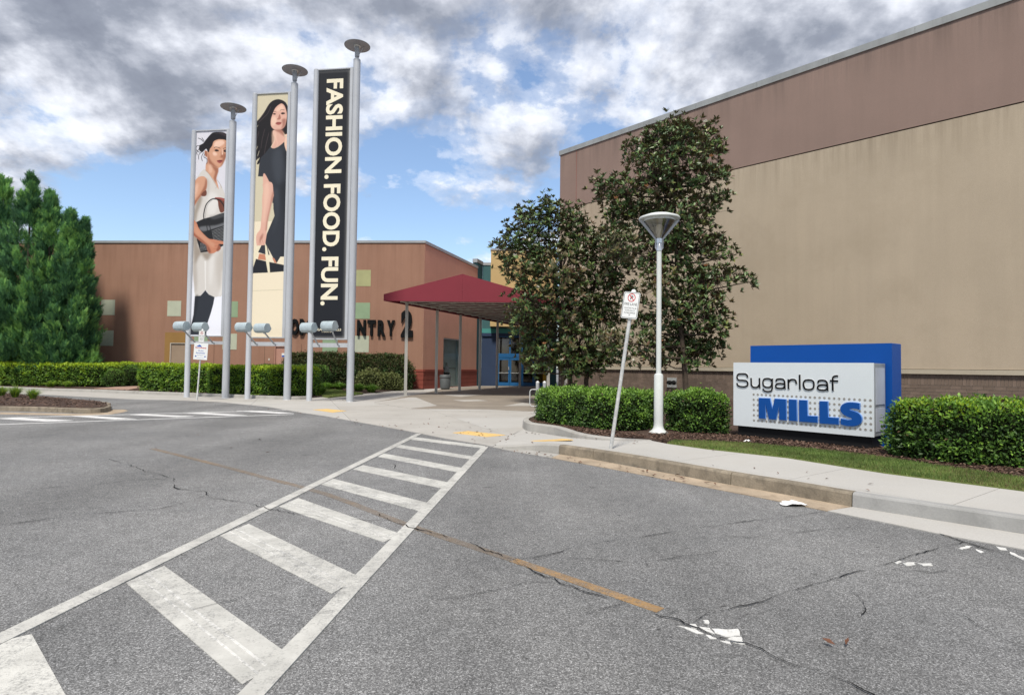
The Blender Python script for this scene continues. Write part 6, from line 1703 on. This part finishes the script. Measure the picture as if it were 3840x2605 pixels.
# ---- left hedges
MT['lf_new'] = m_leaf('leaf_new_growth', (0.42, 0.56, 0.035), 0.5, 0.35, vs_=6.0)
NEW = dict(mats=('lf_mid', 'lf_lite', 'lf_yel'), top=('lf_yel', 'lf_new', 'lf_new'))
def fr(x0, x1, Y0, Y1, n=5): return [(at(x0 + (x1 - x0) * i / n, 1430, Y0 + (Y1 - Y0) * i / n).x, Y0 + (Y1 - Y0) * i / n) for i in range(n + 1)]
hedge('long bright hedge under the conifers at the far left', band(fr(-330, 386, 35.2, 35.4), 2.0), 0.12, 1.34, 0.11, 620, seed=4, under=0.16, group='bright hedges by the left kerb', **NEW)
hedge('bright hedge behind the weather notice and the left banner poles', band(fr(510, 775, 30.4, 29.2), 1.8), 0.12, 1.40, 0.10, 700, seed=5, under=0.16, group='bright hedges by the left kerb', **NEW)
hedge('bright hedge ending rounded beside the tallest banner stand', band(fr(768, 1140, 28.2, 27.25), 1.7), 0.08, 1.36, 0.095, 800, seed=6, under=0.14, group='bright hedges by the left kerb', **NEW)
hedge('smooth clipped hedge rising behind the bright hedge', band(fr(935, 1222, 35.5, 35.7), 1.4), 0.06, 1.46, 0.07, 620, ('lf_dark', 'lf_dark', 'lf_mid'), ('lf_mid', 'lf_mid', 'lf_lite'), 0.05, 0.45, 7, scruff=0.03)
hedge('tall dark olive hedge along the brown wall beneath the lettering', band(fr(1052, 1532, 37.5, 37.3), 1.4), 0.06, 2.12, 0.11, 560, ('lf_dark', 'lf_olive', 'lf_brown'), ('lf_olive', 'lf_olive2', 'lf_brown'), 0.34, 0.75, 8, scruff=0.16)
hedge('low hedge far back between the conifers and the tan door', band(fr(330, 560, 37.6, 37.8), 1.2), 0.06, 1.44, 0.10, 420, seed=9, **NEW)
hedge('dark low hedge far back left of the bright hedge', band(fr(446, 508, 36.4, 36.5, 3), 1.0), 0.06, 1.30, 0.08, 520, ('lf_dark', 'lf_dark', 'lf_mid'), ('lf_mid', 'lf_mid', 'lf_lite'), 0.04, 0.4, 10, scruff=0.03)
def ball(cx_, cy_, rx, ry, z0, z1, seed):
    def f():
        V, T_ = [], []; nu, nv = 20, 11
        for j_ in range(nv):
            a = -0.15 * math.pi + (0.65 * math.pi) * j_ / (nv - 1)
            for i in range(nu):
                b = 2 * math.pi * i / nu; p = np.array((cx_ + rx * math.cos(a) * math.cos(b), cy_ + ry * math.cos(a) * math.sin(b), 0))
                p[2] = z0 + (z1 - z0) * (math.sin(a) + 0.454) / 1.454
                s_ = 1 + 0.07 * nz(p, 2.0, seed); p[:2] = np.array((cx_, cy_)) + (p[:2] - (cx_, cy_)) * s_; V.append(p)
        for j_ in range(nv - 1):
            for i in range(nu):
                a, b = j_ * nu + i, j_ * nu + (i + 1) % nu; T_ += [(a, b, b + nu), (a, b + nu, a + nu)]
        return np.array(V), np.array(T_)
    return f
bx_ = at(424, 1420, 35.6).x
hedge('round clipped green bush at the end of the long hedge', None, 0.1, 1.15, 0.07, 700, ('lf_dark', 'lf_mid', 'lf_mid'), ('lf_mid', 'lf_lite', 'lf_lite'), seed=11, name='round_bush', cat='bush', scruff=0.03, shape=ball(bx_, 35.7, 0.60, 0.60, 0.1, 1.15, 11))
for (x, Y, rx, z1, lab, sd) in ((1386, 36.2, 0.80, 1.20, 'loose olive shrub left of the canopy post', 12), (1464, 36.3, 0.70, 1.02, 'smaller olive shrub next to the canopy post', 13)):
    hedge(lab, None, 0.04, z1, 0.11, 480, ('lf_olive2', 'lf_shrub', 'lf_shrub'), ('lf_shrub', 'lf_shrub', 'lf_olive2'), seed=sd, name='shrub', cat='shrub', scruff=0.22, shape=ball(at(x, 1440, Y).x, Y, rx, 0.6, 0.04, z1, sd), group='loose shrubs by the lawn')
# ---- grass clumps
def clump(label, x, y, z, r_, h, n, mats, name='grass_clump', cat='ornamental grass', wid=0.012, group=None, fan=1.0):
    t = thing(name, label, cat, (x, y, z), group=group)
    a = rng.random(n) * 2 * np.pi; lean = np.abs(rng.normal(0.45, 0.25, n)) * fan; hh = h * rng.uniform(0.6, 1.15, n)
    b0_ = np.stack([x + np.cos(a) * r_ * 0.35 * rng.random(n), y + np.sin(a) * r_ * 0.35 * rng.random(n), np.full(n, z)], 1)
    dirh = np.stack([np.cos(a), np.sin(a), np.zeros(n)], 1); sd = np.stack([-np.sin(a), np.cos(a), np.zeros(n)], 1)
    rings = []
    for q, wq in ((0, 1), (0.4, 1), (0.75, 0.75), (1.0, 0.05)):
        c = b0_ + np.array((0, 0, 1)) * (hh * (q - 0.42 * lean * q ** 3))[:, None] + dirh * (hh * lean * q ** 1.7)[:, None]
        rings += [c - sd * wid * wq / 2, c + sd * wid * wq / 2]
    V = np.stack(rings, 1).reshape(-1, 3); b = np.arange(n)[:, None] * 8
    Fc = np.concatenate([b + np.array([[0, 1, 3, 2]]), b + np.array([[2, 3, 5, 4]]), b + np.array([[4, 5, 7, 6]])], 1).reshape(-1, 4)
    o = link('blades', np_mesh('blades', V, Fc, [MT[m_] for m_ in mats], np.repeat(rng.integers(0, len(mats), n), 3)), t); stuff(o)
for (x, y, lab) in ((6, 1484, 'grass tuft at the picture edge on the mulch island'), (56, 1489, 'tallest pale green grass tuft on the mulch island'), (123, 1496, 'right hand grass tuft on the mulch island')):
    p = gp(x, y, 0.165); clump(lab, p.x, p.y, 0.16, 0.26, 0.42 if x != 56 else 0.48, 420, ('gr_b', 'lf_lite', 'lf_yel', 'gr_a'), group='grass tufts on the island', wid=0.014, fan=1.2)
for i, (x, y, lab) in enumerate(((1222, 1461, 'dark strappy clump beside the bright hedge end'), (1272, 1460, 'dark strappy clump behind the tallest banner pole'), (1345, 1466, 'dark strappy clump at the lawn corner'), (1392, 1469, 'dark strappy clump nearest the olive shrubs'), (1197, 1479, 'dark strappy clump by the kerb tip under the hedge'))):
    p = gp(x, y, 0.06); clump(lab, p.x, p.y, 0.05, 0.55, 0.48, 620, ('lf_mid', 'lf_mid', 'lf_lite', 'lf_lite'), 'border_grass', 'border grass', 0.03, 'border grasses by the lawn', 1.5)
for x, y, lab in ((472, 1441, 'small pale green tuft beside the round bush'), (514, 1436, 'smaller pale tuft left of the bright hedge')):
    p = gp(x, y, 0.06); clump(lab, p.x, 34.6, 0.05, 0.4, 0.42, 300, ('gr_b', 'lf_lite', 'lf_yel'), wid=0.025, group='pale tufts by the brick path', fan=1.5)

# ---- conifers
def conifer(label, x, y, h, r_, seed, nb_=260):
    t = thing('conifer', label, 'conifer', (x, y, 0.03), group='conifers at the left')
    k = MB(); k.tube([(x, y, 0), (x + 0.05, y, h * 0.4), (x, y, h * 0.96)], [0.17, 0.11, 0.015], 8); k.build('trunk', MT['bark'], t)
    tt = rng.random(nb_) ** 1.15 * 0.97 + 0.02
    ang = rng.random(nb_) * 2 * np.pi
    prof = np.where(tt < 0.12, 0.75 + tt * 2, (1 - tt) ** 0.92 * 1.16)
    lum = 1 + 0.20 * np.sin(ang * 3 + seed + tt * 7) + rng.normal(0, 0.19, nb_)
    rad = r_ * prof * lum + 0.08
    tipb = np.stack([x + np.cos(ang) * rad, y + np.sin(ang) * rad, tt * h + rad * 0.35 + 0.15], 1)
    outd = unit(np.stack([np.cos(ang), np.sin(ang), np.full(nb_, 0.9) + tt * 1.4], 1))
    ns = 62
    P = np.repeat(tipb, ns, 0); O = np.repeat(outd, ns, 0); n = len(P)
    back = rng.random((n, 1)) ** 0.8 * np.repeat(np.clip(rad, 0.25, 0.85), ns)[:, None]
    P = P - O * back + rand_dirs(n) * (0.10 + 0.20 * back) * np.array((1, 1, 1.15))
    P[:, 2] = np.clip(P[:, 2], 0.12, None)
    D = unit(O * 0.8 + rand_dirs(n) * 0.55 + np.array((0, 0, 0.35))); S = unit(np.cross(D, rand_dirs(n)))
    Ls = rng.uniform(0.20, 0.44, n)[:, None]
    Vs, Fs = [], []
    for q in range(7):
        s_ = 1 if q % 2 else -1
        b_ = P + D * Ls * q / 7.5; dd = unit(D * 0.9 + S * s_ * 0.75); ln = Ls * (0.42 - 0.03 * q); wd_ = np.cross(dd, np.cross(D, S)) * 0.020
        Vs.append(np.stack([b_ - wd_, b_ + wd_, b_ + dd * ln], 1))
    Vs = np.stack(Vs, 1).reshape(-1, 3); Fc = np.arange(len(Vs)).reshape(-1, 3)
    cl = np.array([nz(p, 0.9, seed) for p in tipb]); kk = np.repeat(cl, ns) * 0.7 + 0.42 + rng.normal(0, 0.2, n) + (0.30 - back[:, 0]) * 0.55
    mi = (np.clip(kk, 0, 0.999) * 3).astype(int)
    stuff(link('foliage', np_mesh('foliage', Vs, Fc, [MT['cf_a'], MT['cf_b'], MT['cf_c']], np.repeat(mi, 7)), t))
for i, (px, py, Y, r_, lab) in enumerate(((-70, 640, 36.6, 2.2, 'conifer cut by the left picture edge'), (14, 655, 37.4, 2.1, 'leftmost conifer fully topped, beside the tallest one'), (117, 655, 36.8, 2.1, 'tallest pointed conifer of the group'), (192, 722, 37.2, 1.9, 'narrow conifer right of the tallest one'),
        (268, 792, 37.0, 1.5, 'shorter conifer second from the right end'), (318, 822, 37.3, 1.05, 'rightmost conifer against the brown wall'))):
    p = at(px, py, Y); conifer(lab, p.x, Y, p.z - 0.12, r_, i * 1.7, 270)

# ---- magnolias
k = MB()
for s_ in (-1, 1):
    pts = [(0, 0, 0), (0.30, 0.18 * s_, 0.04), (0.65, 0.19 * s_, 0.03), (0.90, 0.10 * s_, -0.04), (1, 0, -0.12)]
    mid = [(0, 0, 0), (0.30, 0, 0.0), (0.65, 0, -0.01), (0.90, 0, -0.07), (1, 0, -0.12)]
    k.add(mid + pts, [((i, i + 1, 5 + i + 1, 5 + i) if s_ < 0 else (i, 5 + i, 5 + i + 1, i + 1)) for i in range(4)])
mg_leaf = [k.mesh('leaf', MT[m_], True) for m_ in ('mg_a', 'mg_b', 'mg_c', 'mg_d')]
def flower(parent, p, kind):
    k = MB(); m_ = 'petal_white' if kind < 2 else 'petal_tan'
    op = (0.35, 0.95, 1.15)[kind]
    for i in range(7):
        a = i * 2 * math.pi / 7 + random.random() * .3; d = Vector((math.cos(a) * op, math.sin(a) * op, 0.85)).normalized(); s_ = Vector((-math.sin(a), math.cos(a), 0)); L2 = random.uniform(0.09, 0.12)
        c = Vector(p); m1 = c + d * L2 * 0.55 + Vector((0, 0, -0.012)); tp = c + (d + Vector((0, 0, 0.5 - op * .4))).normalized() * L2
        k.add([c, m1 - s_ * 0.035, tp - s_ * .012, tp + s_ * .012, m1 + s_ * 0.035], [(0, 1, 2, 3, 4)])
    k.build('flower', MT[m_], parent)
def magnolia(label, trunks, blobs, Y0, dens, flowers, seed):
    base = trunks[0][0]
    t = thing('magnolia_tree', label, 'magnolia', base, group='magnolias against the tan wall')
    cs_, rs_ = [], []
    rr_ = np.random.default_rng(seed)
    for x, y, r_ in blobs:
        Yb = Y0 + rr_.uniform(-0.9, 0.9); p = at(x * 1.6523, y * 1.6523, Yb); cs_.append(p); rs_.append(r_ * 1.6523 * Yb / F_PX)
    k = MB()
    for tr in trunks:
        P_ = [Vector(p) for p in tr]
        n = len(P_); k.tube([Vector(p) for p in smooth([tuple(p) for p in P_], 4, False)], list(np.linspace(0.115, 0.02, (n - 1) * 4 + 1)), 9)
    k.build('trunk', MT['bark'], t)
    k = MB()
    allp = [Vector(p) for tr in trunks for p in smooth([tuple(q) for q in tr], 6, False)]
    Wp, Wd = [], []
    for c, r_ in zip(cs_, rs_):
        below = [p for p in allp if p.z < c.z - 0.15] or [allp[0]]
        a = min(below, key=lambda p: (p - c).length + max(0, (c.z - p.z) - 2.0) * .6)
        m_ = a.lerp(c, 0.5) + Vector((rr_.uniform(-.1, .1), rr_.uniform(-.1, .1), -0.12))
        k.tube([a, m_, c], [0.035, 0.026, 0.014], 6)
        nw = int(dens * r_ * r_ * 4)
        ds = unit(rr_.normal(size=(nw, 3)) + np.array((0, -0.25, 0.15)))
        q = np.array(c) + ds * (r_ * np.where(rr_.random(nw) < 0.14, rr_.uniform(1.0, 1.3, nw), rr_.uniform(0.5, 0.98, nw)))[:, None]
        for i in range(nw):
            Wp.append(q[i]); Wd.append(ds[i])
            if i % 2 == 0: k.tube([c.lerp(Vector(q[i]), 0.1), c.lerp(Vector(q[i]), 0.6) + Vector((0, 0, -0.05)), Vector(q[i])], [0.011, 0.008, 0.005], 4, caps=False)
    k.build('branch', MT['bark'], t)
    Wp, Wd = np.array(Wp), unit(np.array(Wd) * 0.8 + np.array((0, 0, 0.75)))
    n = len(Wp); nl = 9
    P = np.repeat(Wp, nl, 0); A_ = np.repeat(Wd, nl, 0)
    sd = unit(np.cross(A_, rand_dirs(n * nl)))
    spread = rng.uniform(0.55, 1.5, (n * nl, 1))
    D = unit(A_ + sd * spread); P = P + D * 0.015 - A_ * rng.random((n * nl, 1)) * 0.05
    Nn = unit(A_ * 0.9 - D * 0.2 + rand_dirs(n * nl) * 0.25)
    L_ = rng.uniform(0.13, 0.22, n * nl)
    hz = np.repeat(np.array([nz(p, 1.1, seed) for p in Wp]), nl)
    kk = rng.random(n * nl) + hz * 0.25
    mi = np.where(kk < 0.52, 0, np.where(kk < 0.82, 1, np.where(kk < 0.93, 2, 3)))
    # the leaves that show largest become separate parts
    toc = unit(np.array(CAM) - P)
    dist = np.linalg.norm(np.array(CAM) - P, axis=1)
    face = np.abs((np.cross(D, np.cross(D, Nn)) * toc).sum(1))
    order = np.argsort(dist - face * 0.9 - L_ * 6); big_, rest_ = order[:300], order[300:]
    V, Fc = leaf_arrays(P[rest_], D[rest_], Nn[rest_], L_[rest_], L_[rest_] * rng.uniform(0.34, 0.44, len(rest_)), 0.14, 0.12)
    stuff(link('foliage', np_mesh('foliage', V, Fc, [MT[m_] for m_ in ('mg_a', 'mg_b', 'mg_c', 'mg_d')], np.repeat(mi[rest_], 2)), t))
    inv = parent_world(t).inverted()
    for i in big_:
        o = bpy.data.objects.new('leaf', mg_leaf[mi[i]]); COL.objects.link(o); o.parent = t; o.matrix_parent_inverse = inv
        d = Vector(D[i]); s_ = d.cross(Vector(Nn[i])).normalized(); nn = s_.cross(d)
        m4 = Matrix((d, -s_, nn)).transposed().to_4x4(); m4.translation = Vector(P[i]); o.matrix_basis = m4 @ Matrix.Scale(L_[i] * 1.1, 4)
    for x, y, kd in flowers: flower(t, at(x, y, Y0 - 1.55 + random.random() * 0.3), kd)
b1_ = [(1245, 482, 36), (1300, 494, 30), (1190, 488, 24), (1168, 545, 34), (1133, 562, 18), (1225, 530, 62), (1310, 545, 52), (1375, 565, 44), (1195, 610, 56), (1275, 615, 68), (1355, 640, 56), (1205, 690, 52), (1290, 700, 66), (1365, 720, 54), (1185, 740, 34), (1240, 770, 54), (1315, 785, 52), (1370, 795, 40), (1265, 815, 32), (1150, 600, 20), (1400, 610, 40)]
b2_ = [(1525, 308, 40), (1490, 318, 34), (1596, 316, 36), (1560, 300, 24), (1447, 345, 36), (1535, 350, 66), (1612, 345, 34), (1480, 395, 46), (1375, 428, 34), (1420, 440, 48), (1500, 430, 58), (1590, 410, 48), (1640, 400, 22), (1392, 490, 40), (1455, 500, 54), (1540, 500, 58), (1600, 480, 40), (1640, 440, 20), (1405, 560, 42), (1480, 580, 52), (1560, 570, 58), (1622, 560, 34), (1664, 578, 15), (1500, 650, 44), (1575, 650, 50), (1630, 640, 42), (1700, 640, 17), (1668, 622, 18), (1600, 715, 48), (1636, 745, 24), (1530, 710, 42), (1465, 745, 40), (1560, 770, 44), (1625, 785, 26), (1470, 795, 34), (1430, 680, 36), (1420, 800, 24)]
def tp(pts, Y): return [at(x, y, Y) for x, y in pts]
Y1, Y2 = 24.2, 21.2
t1a, t1b = tp([(2137, 1500), (2139, 1440), (2130, 1300), (2090, 1120), (2060, 900), (2060, 780)], Y1), tp([(2205, 1500), (2198, 1430), (2215, 1280), (2190, 1100), (2150, 900), (2140, 800)], Y1)
for q in (t1a, t1b): q[0].z = 0.15
t2a = tp([(2576, 1500), (2570, 1420), (2560, 1300), (2545, 1150), (2535, 950), (2530, 700), (2540, 480)], Y2); t2a[0].z = 0.15
magnolia('twin trunked magnolia on the left, partly hiding the canopy', [t1a, t1b], [(x, y, r_ * 1.08) for x, y, r_ in b1_] + [(1195, 800, 30), (1300, 830, 36), (1350, 825, 34), (1215, 835, 22), (1330, 815, 40), (1230, 815, 34)], Y1, 46, [(1985, 905, 0), (1995, 990, 1), (2041, 1290, 2), (2072, 1315, 2), (2108, 1351, 1), (2255, 1200, 2), (2253, 1080, 1), (1931, 960, 1), (2160, 1130, 2)], 3)
magnolia('taller single trunked magnolia behind the white lamp post', [t2a], [(x, y, r_ * 1.08) for x, y, r_ in b2_] + [(1560, 815, 30), (1500, 820, 24), (1390, 770, 30), (1590, 800, 34), (1530, 790, 36)], Y2, 47, [(2397, 565, 0), (2476, 677, 0), (2480, 1280, 2), (2548, 1202, 2), (2646, 998, 2), (2425, 700, 2), (2310, 745, 2), (2328, 1145, 0), (2645, 460, 1), (2667, 588, 2), (2375, 1355, 0), (2360, 1335, 0)], 4)

# ---- lawn blades, mulch chips, litter
def in_poly(poly, n):
    xs = np.array([p[0] for p in poly]); ys = np.array([p[1] for p in poly]); out = []
    while len(out) < n:
        x, y = rng.uniform(xs.min(), xs.max(), 4 * n), rng.uniform(ys.min(), ys.max(), 4 * n)
        c = np.zeros(len(x), bool)
        for i in range(len(poly)):
            x1, y1, x2, y2 = xs[i - 1], ys[i - 1], xs[i], ys[i]
            hit = ((y1 > y) != (y2 > y)) & (x < (x2 - x1) * (y - y1) / (y2 - y1 + 1e-12) + x1); c ^= hit
        out += list(zip(x[c], y[c]))
    return np.array(out[:n])
def blades(label, poly, z, n, h):
    xy = in_poly(poly, n); P = np.column_stack([xy, np.full(n, z)])
    D = unit(rand_dirs(n) * 0.55 + np.array((0, 0, 1))); S = unit(np.cross(D, rand_dirs(n))) * (h * 0.10)
    V = np.stack([P - S, P + S, P + D * (h * rng.uniform(0.6, 1.2, n))[:, None]], 1).reshape(-1, 3)
    pn = np.array([nz((a, b, 0), 1.2, 2) for a, b in xy]); mi = (np.clip(0.35 + pn * 0.5 + rng.normal(0, 0.25, n), 0, 0.999) * 3).astype(int)
    o = link('grass', np_mesh('grass', V, np.arange(3 * n).reshape(-1, 3), [MT['gr_a'], MT['gr_b'], MT['gr_c']], mi)); stuff(o); return tag(o, label, 'grass')
blades('short mown grass strip between the sidewalk and the mulch', lawn, 0.178, 42000, 0.05)
blades('small lawn patch behind the tallest banner stand', lawn2, 0.073, 9000, 0.06)
def chips_(label, poly, z, n, size):
    xy = in_poly(poly, n); P = np.column_stack([xy, z + rng.random(n) * 0.025])
    a = rng.random(n) * 6.283; D = np.stack([np.cos(a), np.sin(a), rng.normal(0, 0.25, n)], 1); U2 = unit(rand_dirs(n) * 0.5 + np.array((0, 0, 1)))
    L_ = size * rng.uniform(0.5, 1.6, n); V, Fc = leaf_arrays(P, D, U2, L_, L_ * rng.uniform(0.25, 0.5, n), 0.1, 0.0)
    o = link('mulch_chips', np_mesh('mulch_chips', V, Fc, [MT['mulch_chip'], MT['mulch'], MT['mulch_chip_pale']], np.repeat(rng.choice(3, n, p=[0.55, 0.33, 0.12]), 2))); stuff(o); tag(o, label, 'mulch')
chips_('bark mulch chips around the sign and lamp post', lawn_back[:-1] + [(p[0], p[1]) for p in inset(lawn_back[:-1], 1.25)][::-1], 0.188, 14000, 0.05)
chips_('bark mulch under the left hedge of the lamp post', band([(p[0], p[1]) for p in inset(hedge_kerb, -0.2)][0:6], 0.9), 0.19, 6000, 0.05)
chips_('bark mulch on the small traffic island', isl_in, 0.168, 9000, 0.07)
chips_('bark mulch along the left kerb', [(p[0], p[1]) for p in inset(kerb_l, -0.2)] + [(p[0], p[1]) for p in inset(kerb_l, -1.6)][::-1], 0.065, 9000, 0.08)
def litter(n_list):
    P, D = [], []
    for (x0, y0, x1, y1, n, sp) in n_list:
        for _ in range(n):
            s_ = random.random(); x, y = x0 + (x1 - x0) * s_ + random.gauss(0, sp), y0 + (y1 - y0) * s_ + random.gauss(0, sp * 0.45)
            p = gw(x, y) if y < 1700 and x < 2100 or (y - 1660) < (x - 2100) * 0.16 else gp(x, y, 0.012)
            P.append((p.x, p.y, p.z + 0.008))
    P = np.array(P); n = len(P); a = rng.random(n) * 6.283
    D = np.stack([np.cos(a), np.sin(a), rng.uniform(-0.1, 0.25, n)], 1); U2 = unit(rand_dirs(n) * 0.5 + np.array((0, 0, 1)))
    L_ = rng.uniform(0.035, 0.095, n); V, Fc = leaf_arrays(P, D, U2, L_, L_ * rng.uniform(0.3, 0.5, n), 0.35, -0.1)
    o = link('fallen_leaves', np_mesh('fallen_leaves', V, Fc, [MT['dry_leaf'], MT['mulch_chip'], MT['mulch_chip_pale']], np.repeat(rng.choice(3, n, p=[0.6, 0.25, 0.15]), 2))); stuff(o)
    tag(o, 'dry brown leaves scattered on paving, gutter and asphalt', 'fallen leaves')
litter([(2120, 1722, 2700, 1822, 34, 14), (1700, 1605, 1960, 1650, 34, 30), (1980, 1622, 2400, 1660, 22, 10), (1860, 1685, 2100, 1715, 20, 8), (1550, 1575, 1850, 1650, 20, 25), (2500, 1700, 3300, 1830, 9, 22),
        (2520, 1668, 3300, 1722, 22, 12), (700, 1515, 1000, 1530, 10, 8), (1100, 1545, 1600, 1625, 26, 12), (1250, 1500, 1900, 1560, 14, 25), (3120, 2420, 3160, 2425, 2, 10), (200, 1640, 1200, 1700, 9, 60)])
def scrap(label, x, y, z, sx, sy, seed):
    p = gp(x, y, z); k = MB(); n = 6; rr_ = random.Random(seed)
    g = [[(p.x + (i / n - .5) * sx + rr_.uniform(-.01, .01), p.y + (j_ / n - .5) * sy + rr_.uniform(-.01, .01), z + 0.004 + rr_.random() * 0.05 * (1 - abs(i / n - .5) * 1.6)) for j_ in range(n + 1)] for i in range(n + 1)]
    k.add([q for r_ in g for q in r_], [(i * (n + 1) + j_, (i + 1) * (n + 1) + j_, (i + 1) * (n + 1) + j_ + 1, i * (n + 1) + j_ + 1) for i in range(n) for j_ in range(n) if not (i in (0, n - 1) and j_ in (0, n - 1))])
    tag(k.build('paper_scrap', MT['paper'], None, 60), label, 'litter')
scrap('crumpled white paper lying in the tan gutter', 2977, 1892, 0.008, 0.30, 0.16, 1)
scrap('small white paper on the mulch in front of the sign', 2803, 1656, 0.195, 0.14, 0.08, 2)
